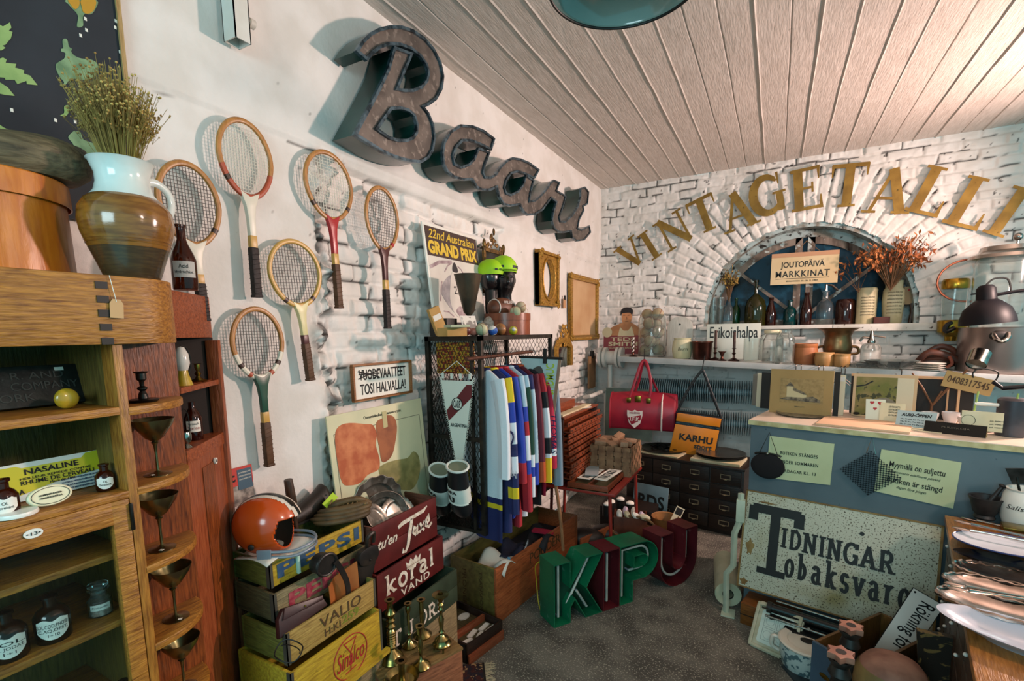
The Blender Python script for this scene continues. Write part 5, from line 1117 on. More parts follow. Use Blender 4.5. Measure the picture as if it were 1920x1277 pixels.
for k in range(4): MB().tube([(.024*math.cos(PI/4+k*PI/2),.024*math.sin(PI/4+k*PI/2),.02),(.034*math.cos(PI/4+k*PI/2),.034*math.sin(PI/4+k*PI/2),.014),(.036*math.cos(PI/4+k*PI/2),.036*math.sin(PI/4+k*PI/2),0)],.004,8).build('leg',cbr,t)
cand('brass candlestick with a square tapered stem in the middle of the front row',790,1250,cs5,1.0)
q=P(757,1275,Z=CSZ);t=thing('chamber_candlestick','brass chamber candlestick with a broad dish, nearest the camera','candlestick',(q.x,q.y-.01,CSZ))
MB().lathe([(0,0),(.05,0),(.066,.016),(.070,.024),(.066,.022),(.048,.006),(0,.006)],36).build('dish',cbr,t);MB().lathe([(0,.004),(.014,.006),(.012,.05),(.014,.082),(.024,.09),(.025,.093),(.012,.093),(.010,.05)],24).build('candle_tube',cbr,t)
# ---- drawer of enamel labels
t=thing('label_drawer','open wooden drawer holding oval enamel labels, on the floor before the green crate','drawer',(.445,2.05,0),WALL-.18)
dwn=wood('drawer_dark','#2c1c14','#17100b','x',9);red_w=wood('drawer_red_edge','#8b4a2e','#6b3018','x',9)
MB().box(0,.30,-.012,0,0,.055).build('plinth',red_w,t,bev=.002);b=MB().box(0,.30,0,.010,.055,.115);b.box(0,.012,.01,.36,.0,.115).box(.288,.30,.01,.36,0,.115).box(.012,.288,.35,.36,0,.115);b.build('drawer_sides',dwn,t,bev=.001)
MB().box(.012,.288,.01,.35,.06,.068).build('bottom',greyd,t);MB().box(.012,.288,.13,.146,.068,.108).build('divider',red_w,t)
inner=t
el=None
def elabel(lab,x,y,rz,w_=.07,h=.05,oval=True):
 w_ *= 1.25;h *= 1.25
 k=thing('enamel_label',lab,'label',(0,0,0),0,'enamel labels in the drawer')
 b=MB();pts=[(w_/2*math.cos(a),h/2*math.sin(a)) for a in [2*PI*i/28 for i in range(28)]] if oval else [(v[0],v[1]) for v in rrect(-w_/2,-h/2,w_/2,h/2,h*.3)]
 b.slab(pts,0,.003).build('plate',white_enamel,k);b=MB();b.tube([(p[0]*.93,p[1]*.93,.003) for p in pts],.0007,4,True).build('rim_line',ink,k)
 M=Matrix.Rotation(-PI/2,4,'X')
 text('No',k,-w_*.14,h*.05,w_*.14,h*.28,ink,y=.0032,M=Matrix.Translation((0,0,.0032)) @ Matrix.Rotation(-PI/2,4,'X') @ Matrix.Translation((0,0,0)));text('PER. 8',k,-w_*.3,-h*.28,w_*.3,-h*.03,ink,y=.0032,M=Matrix.Translation((0,0,.0032)) @ Matrix.Rotation(-PI/2,4,'X'))
 ca,sa=math.cos(WALL-.18),math.sin(WALL-.18);put(k,(.445+x*ca-y*sa,2.05+x*sa+y*ca,.069+R_.uniform(0,.0)),WALL-.18+rz);return k
elabel('oval white enamel label at the back of the drawer, nearest the big crate',.24,.26,.1);elabel('oval white enamel label at the back of the drawer, nearest the green crate',.13,.27,-.1)
for i,(x,y,r_,o_) in enumerate(((.07,.075,-.2,0),(.145,.10,.25,0),(.16,.055,.35,1),(.235,.09,.15,0),(.075,.035,-.1,0),(.245,.045,.05,0))):
 elabel('narrow white enamel label at the front of the drawer' if not o_ else 'small oval white enamel label among the narrow ones',x,y,r_,.07,.026,bool(o_))
# ---- the big crate below the jerseys
bigf=wood('orange_pine_crate','#a85a30','#7c3a1a','x',6,.55,7,.25,c3='#5a2a14',ns3=30,th3=(.7,.75));bige=wood('green_yellow_end','#6f6230','#4a401c','x',5,.55,3,.25)
bc=thing('big_crate','big open pine crate stencilled POUDER, below the jerseys','crate',(.405,2.44,0),WALL-.115)
L_,W_,H_,T_=1.08,.37,.362,.016
MB().box(0,L_,0,T_,0,H_*.55).build('front_board',bigf,bc,bev=.002);MB().box(0,L_,0,T_,H_*.55+.002,H_).build('front_board',bigf,bc,bev=.002)
MB().box(0,L_,W_-T_,W_,0,H_).build('back_board',bige,bc);MB().box(0,T_,T_,W_-T_,0,H_).build('end_board',bige,bc,bev=.002);MB().box(L_-T_,L_,T_,W_-T_,0,H_).build('end_board',bigf,bc,bev=.002);MB().box(T_,L_-T_,T_,W_-T_,0,T_).build('bottom',bige,bc)
text('POUDER',bc,.38,.245,.80,.315,stamp,y=-.001);
o=text('BUENOS AIRES',bc,0,0,.26,.025,stamp,y=0);o.location=(-.001,.30,.31);o.rotation_euler=(0,PI/2,0);
o.rotation_euler=Matrix(((0,0,-1),(0,0,0),(0,0,0))).to_euler() if 0 else (PI*0,PI/2,0)
M_=Matrix(((0,-1,0),(-1,0,0),(0,0,1))).to_4x4()
bpy.data.objects.remove(o)
for s_,yy,z0,z1,wd in (('PRONER',.27,.05,.30,.03),('TRANSPORT',.13,.03,.32,.022)):
 o=text(s_,bc,0,0,z1-z0,wd,stamp,y=0,d=.0012)
 # lettering runs down the end board: local x -> -z, local z -> -y
 o.data.transform(Matrix(((0,1,0,0),(0,0,-1,0),(-1,0,0,0),(0,0,0,1))));o.location=(-.0004,yy,z1)
b=MB();RS=random.Random(6)
t=thing('white_shirt','crumpled white shirt lying at the near end of the big crate','shirt',(.30,2.55,.29),WALL)
vs=[(u*.24-.05,v*.24-.13,.03*math.sin(u*6+v*3)+.05*(1-(2*u-1)**2)+.02*math.sin(v*9)) for u in [i/12 for i in range(13)] for v in [j/12 for j in range(13)]]
fs=[(i*13+j,(i+1)*13+j,(i+1)*13+j+1,i*13+j+1) for i in range(12) for j in range(12)]
o=MB().add(vs,fs).build('shirt_body',clothm,t);o.modifiers.new('s','SOLIDIFY').thickness=.006
MB().cyl((.05,-.11,.075),(.05,-.112,.077),.014).build('round_print',mat('blue_print','#4f7f9c',.7),t)
t=thing('navy_shirt','navy shirt with pale lettering lying beside the white shirt in the big crate','shirt',(.33,2.76,.29),WALL+.3)
o=MB().add([(x*1.1,y*.7,z*.9) for x,y,z in vs],fs).build('shirt_body',fab('#1b1c30'),t);o.modifiers.new('s','SOLIDIFY').thickness=.006
text('DINAMO',t,-.02,.04,.15,.075,fab(Wh),y=-.10)
t=thing('dark_scarf','black and red scarves piled in the middle of the big crate','scarf',(.40,3.0,.28),WALL+.1)
o=MB().add([(x*1.5,y*.8,z*1.1) for x,y,z in vs],fs).build('scarf_body',fab('#15151a'),t);o.modifiers.new('s','SOLIDIFY').thickness=.006
MB().box(.1,.16,-.1,.06,.06,.075).build('scarf_stripe',fab(Cr),t)
o=put(MB().box(.03,1.05,.03,.34,.018,.24).build('folded_clothes',fab('#20222e'),bev=.01),(.405,2.44,0),WALL-.115);tag(o,'dark folded clothes filling the bottom of the big crate','clothes')
# rug
rugm=mat('rug_red','#3a1614',.95,c2='#1c1420',ns=30,th=(.5,.54),c3='#a0825a',ns3=55,th3=(.6,.63),bump=.4)
t=thing('patterned_rug','dark red patterned rug with a fringe, lying at the bottom edge','rug',(.52,2.10,.0),-.95)
MB().box(0,1.6,-1.2,0,.001,.008).build('rug_pile',rugm,t);MB().box(0,1.6,-.012,0,.001,.009).build('rug_border',mat('rug_black','#1a1512',.95),t)
b=MB();RS=random.Random(8)
for i in range(420): x=1.6*i/420+RS.uniform(-.002,.002);b.tube([(x,0,.006),(x+RS.uniform(-.01,.01),.02,.006),(x+RS.uniform(-.016,.016),RS.uniform(.035,.06),.002)],.0016,3)
o=b.build('rug_fringe',mat('rug_fringe_wool','#a8987a',.95),t);o['kind']='stuff'
# ================================================================ KIPU letters, drawers, bags
grn=mat('green_letter_enamel','#0f6a45',.4,c2='#12573b',ns=6,c3='#4c7c66',ns3=20,th3=(.62,.72),bump=.08);grnd=mat('dark_green_inside','#0d3f2b',.45,c2='#123a2a',ns=8)
redl=mat('dark_red_letter','#5c1a20',.42,c2='#481218',ns=6,c3='#7a4040',ns3=20,th3=(.64,.72));redd=mat('dark_red_inside','#3c0f14',.5)
neon=mat('unlit_neon_tube','#b9bdb2',.18,coat=.5,c2='#9aa09a',ns=8)
KX,KY=P(1040,1178,Z=0)[:2];KD=(P(1262,1102,Z=0)-P(1040,1178,Z=0));KA=math.atan2(KD.y,KD.x)
def channel(ch,label,s0,outl,holes,tubes,mo,mi,depth=.17,rz=KA,dz=0):
 k=thing('neon_letter',label,'neon letter',(KX+s0*math.cos(KA),KY+s0*math.sin(KA),0),rz,'old neon letters on the floor')
 shape([outl]+holes,.006,'back_plate',mi,k,depth*.55)
 for lp in [outl]+holes:
  b=MB();b.ribbon(list(lp)+[lp[0]],.006,0,depth);b.build('letter_side',mo,k,smooth=.7)
 for tp in tubes:
  MB().tube([(x,depth*.30,z) for x,z in tp],.0085,10).build('neon_tube',neon,k)
  for e in (tp[0],tp[-1]): MB().cyl((e[0],depth*.3,e[1]),(e[0],depth*.53,e[1]),.006,n=8).build('tube_end',cage,k)
 return k
HK=.40
K_=[(0,0),(.115,0),(.115,.10),(.15,.15),(.235,0),(.36,0),(.235,.20),(.36,HK),(.235,HK),(.115,.235),(.115,HK),(0,HK)]
channel('K','green metal neon letter K with a yellow cable, at the near end of the row',0,K_,[],[[(.058,.03),(.058,.37)],[(.12,.10),(.285,.37)],[(.195,.17),(.275,.04)]],grn,grnd)
tag(MB().tube(smooth([P(1013,1052,Z=.36),P(1004,1062,Z=.30),P(1006,1090,Z=.17),P(1009,1125,Z=.06),P(1014,1147,Z=.006)],5,False),.004,8).build('yellow_cable',mat('yellow_cable_pvc','#c9a92c',.4)),'yellow cable hanging down beside the green letter K','cable')
channel('I','dark red metal neon letter I standing between the green letters',.375,[(0,0),(.125,0),(.125,HK),(0,HK)],[],[[(.062,.03),(.062,.36)]],redl,redd)
Pp=[(0,0),(.105,0),(.105,.15),(.20,.15)]+arc(.20,.275,.125,.125,-90,90,14)+[(0,HK)]
channel('P','green metal neon letter P between the two dark red letters',.51,Pp,[[(.115,.235),(.115,.315)]+arc(.19,.275,.045,.04,90,-90,8)],[[(.052,.03),(.052,.35),(.2,.35)]+[(x,z) for x,z in arc(.20,.275,.08,.075,90,-90,10)]+[(.11,.20)]],grn,grnd)
Uu=[(0,.14)]+arc(.185,.185,.185,.185,180,360,20)+[(.37,HK+.0),(.25,HK),(.25,.19)]+arc(.185,.19,.065,.07,0,-180,10)+[(.12,HK),(0,HK)]
channel('U','dark red metal neon letter U at the far end of the row',.86,Uu,[],[[(.06,.36),(.06,.2)]+arc(.185,.19,.125,.13,180,360,14)+[(.31,.36)]],redl,redd,rz=KA+.05)
# ---- dark index card cabinet
dkw=wood('very_dark_oak','#2a1c14','#150e0a','x',9,.4);CY=4.50
iron=mat('worn_brass_pull','#a8997c',.4,.6)
t=thing('card_cabinet','low very dark oak cabinet with rows of small label drawers under the bags','cabinet',(.60,4.69,0),-.2)
CW,CH=1.085,.618
MB().box(0,CW,.012,.46,.03,CH-.02).build('carcass',dkw,t,bev=.003);MB().box(-.01,CW+.01,-.008,.47,CH-.02,CH).build('top',dkw,t,bev=.003);MB().box(.01,CW-.01,.02,.45,0,.03).build('plinth',dkw,t)
for r in range(4):
 for c in range(4):
  x=.015+c*.265;z=.04+r*.139
  d_=MB().box(x,x+.255,0,.015,z,z+.13).build('drawer',dkw,t,bev=.003)
  b=MB();b.box(x+.085,x+.170,-.004,0,z+.048,z+.053).box(x+.085,x+.170,-.004,0,z+.085,z+.090).box(x+.085,x+.090,-.004,0,z+.048,z+.090).box(x+.165,x+.170,-.004,0,z+.048,z+.090);b.build('label_frame',iron,d_)
  MB().sph((x+.127,-.006,z+.048),.014,10,(1.2,.8,.5)).build('drawer_pull',iron,d_)
# trays and papers on it
CT=CH
def cc(u,v,z=0): return (.60+u*math.cos(-.2)-v*math.sin(-.2),4.69+u*math.sin(-.2)+v*math.cos(-.2),CT+z)
oldp=mat('yellowed_paper','#c9bd9d',.8,c2='#b5a680',ns=4)
tag(put(MB().box(0,.42,0,.30,0,.025).build('paper_stack',oldp,bev=.002),cc(.62,.02),-.15),'stack of yellowed papers under the plates at the right of the dark cabinet','papers')
tag(put(MB().box(0,.45,0,.34,0,.012).build('paper_sheet',oldp),cc(.05,.04),-.24),'yellowed paper sheets under the left tray on the dark cabinet','papers')
plt=mat('tarnished_plate','#5f5a50',.3,.9,c2='#3b3832',ns=7)
def dish(name,label,cat,loc,r,prof,m,n=40,rot=None,group=None,fn=None):
 o=MB().lathe([(a*r,c*r) for a,c in prof],n,fn=fn).build(name,m);return tag(put(o,loc,rot=rot),label,cat,group)
flat=[(0,0),(.75,0),(.95,.06),(1,.075),(.97,.085),(.9,.06),(.72,.025),(0,.025)]
dish('metal_tray','large tarnished metal tray lying at the left of the dark cabinet top','tray',cc(.28,.25,.012),.23,flat,plt)
b0=MB();RS=random.Random(11)
t=thing('buckle_heap','','x',(0,0,0)) if 0 else None
for i in range(14):
 a,rr=RS.uniform(0,2*PI),.15*RS.random()**.5
 k=MB().lathe([(.016,0),(.03,.002),(.03,.007),(.016,.008),(.016,0)],14,Matrix.Rotation(RS.uniform(-.5,.5),4,'X')) if i % 2 else MB().box(-.03,.03,-.014,.014,0,.006)
 tag(put(k.build('metal_fitting',darkmetal),cc(.28+rr*math.cos(a),.25+rr*math.sin(a),.022+.006*(i % 3)),RS.uniform(0,3)),'small dark metal fitting lying in the tray on the dark cabinet','fitting','dark metal fittings in the tray')
for i in range(3): dish('metal_plate',['lowest','middle','topmost'][i]+' of three thin metal plates stacked at the right of the dark cabinet','plate',cc(.82,.24,.025+.012*i),.215,flat,mat('pewter_plate','#8f8c82',.25,.9),40,group='metal plates on the dark cabinet')
# sign behind, bags
q=P(1152,830,Y=5.25);q2=P(1212,800,Y=5.25)
t=thing('lettered_board','grey green board lettered eeterna standing behind the basket','sign',(q.x-.1,5.2,.62),rot=(-.08,0,0))
MB().box(0,.52,0,.012,0,.56).build('board',mat('grey_green_board','#5f7268',.6,c2='#4d5d54',ns=6),t,bev=.002);slab('onT',t,.10,.40,.11,black_paint,w=.2,wide=1.1);text('eterna',t,.10,.27,.44,.36,black_paint,bold=.03);text('rektionen',t,.08,.14,.46,.22,black_paint,bold=.02)
bagr=mat('red_vinyl','#9a1b2e',.38,c2='#85142a',ns=5,bump=.12,bs=9);bago=mat('orange_vinyl','#cf7f16',.4,c2='#c2720f',ns=5,bump=.06);bagk=mat('black_vinyl_bag','#151517',.4);bagw=mat('white_vinyl_print','#d3ccc4',.5)
BY=4.92
q=P(1150,800,Y=BY);q2=P(1262,742,Y=BY)
bx0,bx1=P(1147,770,Y=BY).x,P(1268,770,Y=BY).x;bz0,bz1=P(1200,803,Y=BY).z,P(1205,738,Y=BY).z
t=thing('red_sports_bag','red vinyl sports bag with a white HIFK shield, hanging from the shelf edge','bag',(bx0,BY,bz0),.06)
bw,bh=bx1-bx0,bz1-bz0
prof=lambda x: [(x,y_*.11,z_*bh) for y_,z_ in ((-1,.06),(-.9,0),(.9,0),(1,.06),(1,.45),(.85,.8),(.3,1),(-.3,1),(-.85,.8),(-1,.45))]
loft([prof(0)]+[[(bw*u,y*(1+.05*math.sin(u*14)),z+.02*math.sin(u*3.1)*(z > .2)) for x,y,z in prof(0)] for u in (.03,.2,.4,.6,.8,.97)]+[prof(bw)]).build('bag_body',bagr,t,bev=.012)
for u in (.0,.80): MB().tube([(bw*u+(.0 if u else .005),y*1.01,z) for x,y,z in prof(0)],.008,8,True).build('piping',bagw if u else bagr,t)
for yy in (-.07,.07): MB().tube(smooth([(bw*.30,yy,bh*.86),(bw*.36,yy*.8,bh*1.25),(bw*.46,yy*.2,bh*1.86),(bw*.54,yy*.2,bh*1.86),(bw*.62,yy*.8,bh*1.3),(bw*.60,yy,bh*.86)] if yy < 0 else [(bw*.32,yy,bh*.9),(bw*.40,yy*.8,bh*1.3),(bw*.49,yy*.2,bh*1.86),(bw*.6,yy*.5,bh*1.45),(bw*.72,yy,bh*.95)],5,False),.014,8,flat=.45).build('handle',bagr,t)
for u in (.30,.60): MB().box(bw*u-.022,bw*u+.022,-.105,-.085,bh*.76,bh*.90).build('strap_ring',brass,t,bev=.004)
MB().box(bw*.44-.03,bw*.44+.03,-.10,-.07,bh*.78,bh*.96).build('lock_plate',brass,t,bev=.004)
sx,sz,sw_=bw*.40,bh*.30,.075
MB().prism([(sx,sz-.09),(sx+.055,sz-.04),(sx+sw_,sz+.04),(sx+sw_,sz+.09),(sx+.03,sz+.08),(sx,sz+.095),(sx-.03,sz+.08),(sx-sw_,sz+.09),(sx-sw_,sz+.04),(sx-.055,sz-.04)],-.1185,-.112).build('shield_print',bagw,t)
MB().prism([(sx-sw_*.9,sz+.015),(sx+sw_*.85,sz+.045),(sx+sw_*.78,sz-.005),(sx-.03,sz-.058)],-.120,-.117).build('shield_band',bagr,t);text('I.F.K.',t,sx-.045,sz-.018,sx+.055,sz+.022,bagw,y=-.1202,bold=.02)
text('HELSINKI',t,sx-.05,sz+.055,sx+.05,sz+.075,bagr,y=-.1187)
hk1=P(1209,662,Y=BY)
MB().tube([(bw*.5,0,bh*1.85),(bw*.5,0,hk1.z-bz0-.03),(bw*.5-.006,.03,hk1.z-bz0+.035)],.005,6).build('hanging_hook',black_paint,t)
KYY=4.86
kx0,kx1=P(1256,830,Y=KYY).x,P(1346,830,Y=KYY).x;kz0,kz1=P(1300,848,Y=KYY).z,P(1300,772,Y=KYY).z;kw,kh=kx1-kx0,kz1-kz0
t=thing('orange_sports_bag','orange and black bag printed KARHU sport, hanging by its strap from the shelf edge','bag',(kx0,KYY,kz0),.10,rot=(0,.10,.10))
MB().hexa([(0,-.05,0),(kw*.92,-.05,0),(kw*.98,.07,0),(0,.07,0)],[(.03,-.045,kh),(kw*.96,-.045,kh),(kw*1.0,.06,kh),(.03,.06,kh)]).build('bag_body',bagk,t,bev=.012)
MB().prism([(.0,.0),(kw*.92,.0),(kw*.955,kh*.70),(.022,kh*.70)],-.058,-.048).build('front_panel',bago,t,bev=.004);MB().prism([(.024,kh*.78),(kw*.958,kh*.78),(kw*.965,kh*.98),(.03,kh*.98)],-.058,-.044).build('top_panel',bago,t,bev=.004)
MB().box(.025,kw*.955,-.059,-.05,kh*.73,kh*.745).build('zip',steel,t)
text('KARHU',t,kw*.17,kh*.33,kw*.86,kh*.50,bagk,y=-.0585,bold=.03);text('sport',t,kw*.50,kh*.14,kw*.86,kh*.29,bagk,y=-.0585,bold=.02)
MB().tube(smooth([(.02,0,kh*.95),(kw*.2,0,kh*1.5),(kw*.42,.0,kh*2.02),(kw*.50,0,kh*1.98),(kw*.72,0,kh*1.5),(kw*.99,0,kh*.92)],5,False),.012,8,flat=.4).build('shoulder_strap',bagk,t);
hk2=P(1304,668,Y=KYY);MB().tube([(kw*.44,0,kh*2.0),(kw*.46,0,hk2.z-kz0+.03)],.004,6).build('hanging_hook',black_paint,t)
# ---- radiator, pipes
radm=mat('grey_blue_radiator','#a3b6ba',.4,0,c2='#8fa3a8',ns=6);wpipe=mat('white_painted_pipe','#c9c9c2',.45)
r0,r1=P(1190,760,Y=5.42),P(1402,760,Y=5.42)
t=thing('finned_radiator','double row finned tube radiator on the back wall behind the bags','radiator',(r0.x,5.42,0))
for z0 in (1.045,.72):
 MB().cyl((-.02,0,z0+.12),(r1.x-r0.x+.6,0,z0+.12),.035).build('tube',radm,t)
 b=MB();n=int((r1.x-r0.x+.5)/.022)
 for i in range(n): x=i*.022;b.lathe([(.03,-.002),(.118,-.002),(.118,.002),(.03,.002)],20,Matrix.Translation((x,0,z0+.12)) @ Matrix.Rotation(PI/2,4,'Y'))
 o=b.build('fins',radm,t,smooth=.5)
b=MB();b.cyl((P(1130,664,Y=5.35).x,5.35,1.60),(P(1165,664,Y=5.35).x,5.35,1.60),.065)
q1=P(1125,670,Y=5.35);q2=P(1164,665,Y=5.35)
t=thing('pipe_valve','white painted flanged pipe valve in the corner at the shelf end','valve',(q1.x,5.35,q1.z))
wv=q2.x-q1.x
MB().cyl((0,0,0),(wv,0,0),.075,n=24).build('valve_body',wpipe,t)
for u in (.0,.22,.8,.98): MB().cyl((wv*u,0,0),(wv*u+.03,0,0),.115,n=24).build('flange',wpipe,t,bev=.004)
for a in range(6): MB().cyl((wv*.97,.09*math.cos(a*PI/3),.09*math.sin(a*PI/3)),(wv*1.06,.09*math.cos(a*PI/3),.09*math.sin(a*PI/3)),.013,n=6).build('bolt',wpipe,t)
MB().tube(smooth([(wv*.5,-.0,-.08),(wv*.5,0,-.30),(wv*.62,0,-.36),(wv*1.6,0,-.40),(wv*2.2,0,-.42)],5,False),.028,10).build('pipe',wpipe,t)
tag(MB().tube(smooth([P(1096,745,X=.1),P(1110,742,X=.2),P(1132,734,Y=5.3),P(1136,745,Y=5.3),P(1136,850,Y=5.3)],5,False),.022,10).build('heating_pipe',wpipe),'thin white heating pipe bending down the corner behind the type cabinet','pipe')
# ---- printer's type cabinet on a red stool
tyw=wood('reddish_type_case','#8d4426','#5c2814','y',9,.4);tyd=wood('type_case_side','#4a2416','#2e140c','z',9,.4)
TX=.56;a=P(1061,775,X=TX);c=P(1124,765,X=TX);e=P(1062,905,X=TX)
TY0,TY1,TZ1,TZ0=a.y,c.y,.5*(a.z+c.z),e.z
t=thing('type_cabinet',"printer's cabinet of shallow red-brown type drawers standing on a red stool",'cabinet',(TX-.36,TY0,TZ0));Lc=TY1-TY0;Hc_=TZ1-TZ0
MB().box(0,.34,0,.015,0,Hc_).build('side_panel',tyd,t,bev=.002);MB().box(0,.34,Lc-.015,Lc,0,Hc_).build('side_panel',tyd,t,bev=.002);MB().box(0,.015,.015,Lc-.015,0,Hc_).build('back_panel',tyd,t);MB().box(0,.35,0,Lc,Hc_-.015,Hc_).build('top',tyw,t,bev=.002);MB().box(0,.34,.015,Lc-.015,0,.012).build('bottom',tyd,t)
ND=10
for i in range(ND):
 z=.02+i*(Hc_-.045)/ND;o_=.36+R_.uniform(0,.03)
 d_=MB().box(.03,o_,.018,Lc-.018,z,z+.008).box(o_,o_+.012,.016,Lc-.016,z,z+.030).build('drawer',tyw,t,bev=.002)
 b=MB();n=11
 for k in range(n): y=.03+k*(Lc-.06)/(n-1);b.box(o_+.010,o_+.0135,y,y+.016,z+.010,z+.022)
 b.build('dark_notches',dark,d_)
# the lowest drawer pulled out
dp1=P(1165,875,Z=TZ0+.0);t=thing('type_tray','pulled out type drawer full of printed paper strips, below the type cabinet','drawer',(TX+.01,TY0-.0,TZ0-.035),0)
TWd,TLd=.30,.40
MB().box(0,TWd,0,TLd,0,.008).build('bottom',greyw,t);MB().box(0,TWd,0,.012,0,.045).box(0,TWd,TLd-.012,TLd,0,.045).box(TWd-.012,TWd,.012,TLd-.012,0,.045).box(0,.012,.012,TLd-.012,0,.045).build('drawer_sides',tyw,t,bev=.002)
MB().box(TWd*.48,TWd*.53,.012,TLd-.012,.008,.04).build('divider',tyw,t)
for i,(x,y,rz,lab,s_) in enumerate(((.03,.10,.25,'white printed paper strip on the left of the pulled out type drawer','KUNTAKUNTA'),(.07,.16,.6,'grey blue folded leaflet in the pulled out type drawer',''),(.17,.05,.2,'white printed paper strip at the front of the pulled out type drawer','TULITIKKU'))):
 k=thing('paper_strip',lab,'paper',(TX+.01+x+.05,TY0+y+.02,TZ0+.008+.012*i),WALL-.3+rz);MB().box(0,.30,-.05,.05,0,.003).build('sheet',paper if i != 1 else mat('grey_blue_paper','#8f9a9c',.7),k)
 if s_: text(s_,k,.03,-.03,.27,.03,ink,y=0,M=Matrix.Translation((0,0,.0042)) @ Matrix.Rotation(-PI/2,4,'X'))
redm=mat('red_painted_tube','#8d2a20',.4)
st=thing('red_stool','red painted tubular stool carrying the type cabinet and the splint basket','stool',(TX-.36,TY0,0))
SZ=TZ0-.036
MB().box(0,.72,0,.78,SZ-.02,SZ).build('seat',redm,st,bev=.004)
for x,y in ((.06,.44),(.06,.73),(.67,.05),(.68,.73)):
 if 1: MB().tube([(x,y,SZ-.02),(x+(.02 if x > .1 else -.02),y,0)],.013,10).build('leg',redm,st)
# splint basket
spl=mat('splint_basket','#8d6a4c',.7,c2='#6d4c34',ns=14)
bq=P(1158,885,X=TX-.05)
BX0,BY0=.59,TY0+.44;t=thing('splint_basket','square woven splint basket full of pale blocks, beside the type cabinet','basket',(BX0,BY0,SZ));BWx,BWy,BH=.32,.33,.23
for (x0,y0,x1,y1,n) in ((0,0,BWx,0,5),(BWx,0,BWx,BWy,6),(0,BWy,BWx,BWy,5),(0,0,0,BWy,6)):
 b=MB();L2=math.hypot(x1-x0,y1-y0);rz=math.atan2(y1-y0,x1-x0);M_=Matrix.Translation((x0,y0,0)) @ Matrix.Rotation(rz,4,'Z')
 for k in range(n): b.box((k+.1)*L2/n,(k+.9)*L2/n,-.003,.001,0,BH,M_)
 for r in range(6):
  for k in range(n): o_=-.007 if (k+r) % 2 else .004;b.box(k*L2/n,(k+1)*L2/n,o_,o_+.002,r*BH/6+.004,(r+1)*BH/6-.004,M_)
 b.build('woven_side',spl,t,smooth=False)
MB().box(0,BWx,0,BWy,0,.006).build('bottom',spl,t)
RS=random.Random(12)
for i in range(9): tag(put(MB().box(-.045,.045,-.03,.03,-.02,.02).build('wooden_block',wood('pale_blocks','#a07a5c','#74543c','x',14),bev=.003),(BX0+.06+.095*(i % 3),BY0+.06+.10*(i//3),SZ+.225+RS.uniform(0,.03)),rot=(RS.uniform(-.4,.4),RS.uniform(-.4,.4),RS.uniform(0,3))),'pale wooden block in the splint basket','block','wooden blocks in the splint basket')
tag(put(MB().box(.05,.28,.05,.30,.01,.20).build('wood_filling',spl),(BX0,BY0,SZ)),'layer of old paper packed in the splint basket under the blocks','filling')
# box and saucer on the type cabinet
tag(put(MB().box(0,.20,0,.40,0,.07).build('wooden_case',tyw,bev=.004),(TX-.33,TY0+.12,TZ1)),'closed red-brown wooden case lying on the type cabinet','case')
dish('white_saucer','white saucer on the front edge of the type cabinet','saucer',(TX-.06,TY1-.25,TZ1),.075,flat,white_enamel)
tag(put(MB().box(0,.06,0,.62,0,.012).build('printed_strip',oldp),(TX-.10,TY0+.04,TZ1)),'row of paper labels along the front of the type cabinet top','papers')
tag(put(MB().box(0,.10,0,.10,0,.36).build('brown_tile',mat('brown_slate','#5f4a3c',.7,c2='#4a3a30',ns=5),bev=.004),(.10,TY0-.10,TZ1-.0)),'tall brown stone slab leaning behind the speedway pennant','slab')
# ---- clutter between the big crate and the dark drawers
q=P(1172,985,Z=.0)
def onfloor(px,py,z=0): q=P(px,py,Z=z);return (q.x,q.y,z)
t=thing('tin_box','brown tin box crammed with scraps below the red stool','box',onfloor(1150,1025),.25);kq=P(1150,1025,Z=0)
MB().box(0,.27,0,.012,0,.26).box(0,.27,.19,.2,0,.26).box(0,.012,.012,.19,0,.26).box(.258,.27,.012,.19,0,.26).box(0,.27,0,.2,0,.01).build('box_body',mat('brown_tin','#6d3d2a',.4,.3,c2='#4d2a1c',ns=9),t,bev=.003)
RS=random.Random(21);wm_=[paper,mat('lilac_paper','#b3a3b0',.7),cream,clothm]
for i in range(7): tag(put(MB().sph((0,0,0),.05,10,(1,.6,.5)).build('paper_scrap',wm_[i % 4]),(kq.x+.03+.035*i,kq.y+.07+.06*(i % 2),.255+RS.uniform(0,.03)),rot=(RS.uniform(0,3),)*3),'crumpled pale scrap sticking out of the brown tin box','scrap','scraps in the brown tin box')
for i,(px,py) in enumerate(((1142,945),(1160,940),(1135,950),(1178,948))): 
 q=P(px,py+36,Z=.0+.02);dk_=['first','second','third','last'][i]
 q=P(px,py,Z=.30);t=thing('dark_mug','dark mug full of white paper behind the tin box, '+dk_+' from the left','mug',(q.x,q.y+.06,.20),0,'dark mugs behind the tin box');MB().lathe([(0,0),(.042,0),(.045,.10),(.041,.10),(.038,.01),(0,.01)],20).build('mug_body',black_paint,t);MB().sph((0,0,.10),.038,10,(1,1,.6)).build('paper_filling',paper,t)
tag(put(MB().box(0,.50,0,.34,0,.198).build('dark_chest',dkw,bev=.004),(P(1150,950,Z=.2).x-.12,P(1150,950,Z=.2).y-.02,0),.1),'dark chest under the stool carrying the mugs','chest')
t=thing('ds_sign','grey blue sign with the end of a word, leaning on the dark drawers','sign',(.70,4.52,.0),rot=(-.16,0,-.2));MB().box(0,.34,0,.008,.02,.36).build('board',mat('grey_blue_sign','#71868c',.5,c2='#5f757c',ns=5),t,bev=.002);text('RDS',t,.05,.14,.31,.27,black_paint,bold=.03)
q=P(1247,1000,Z=.0)
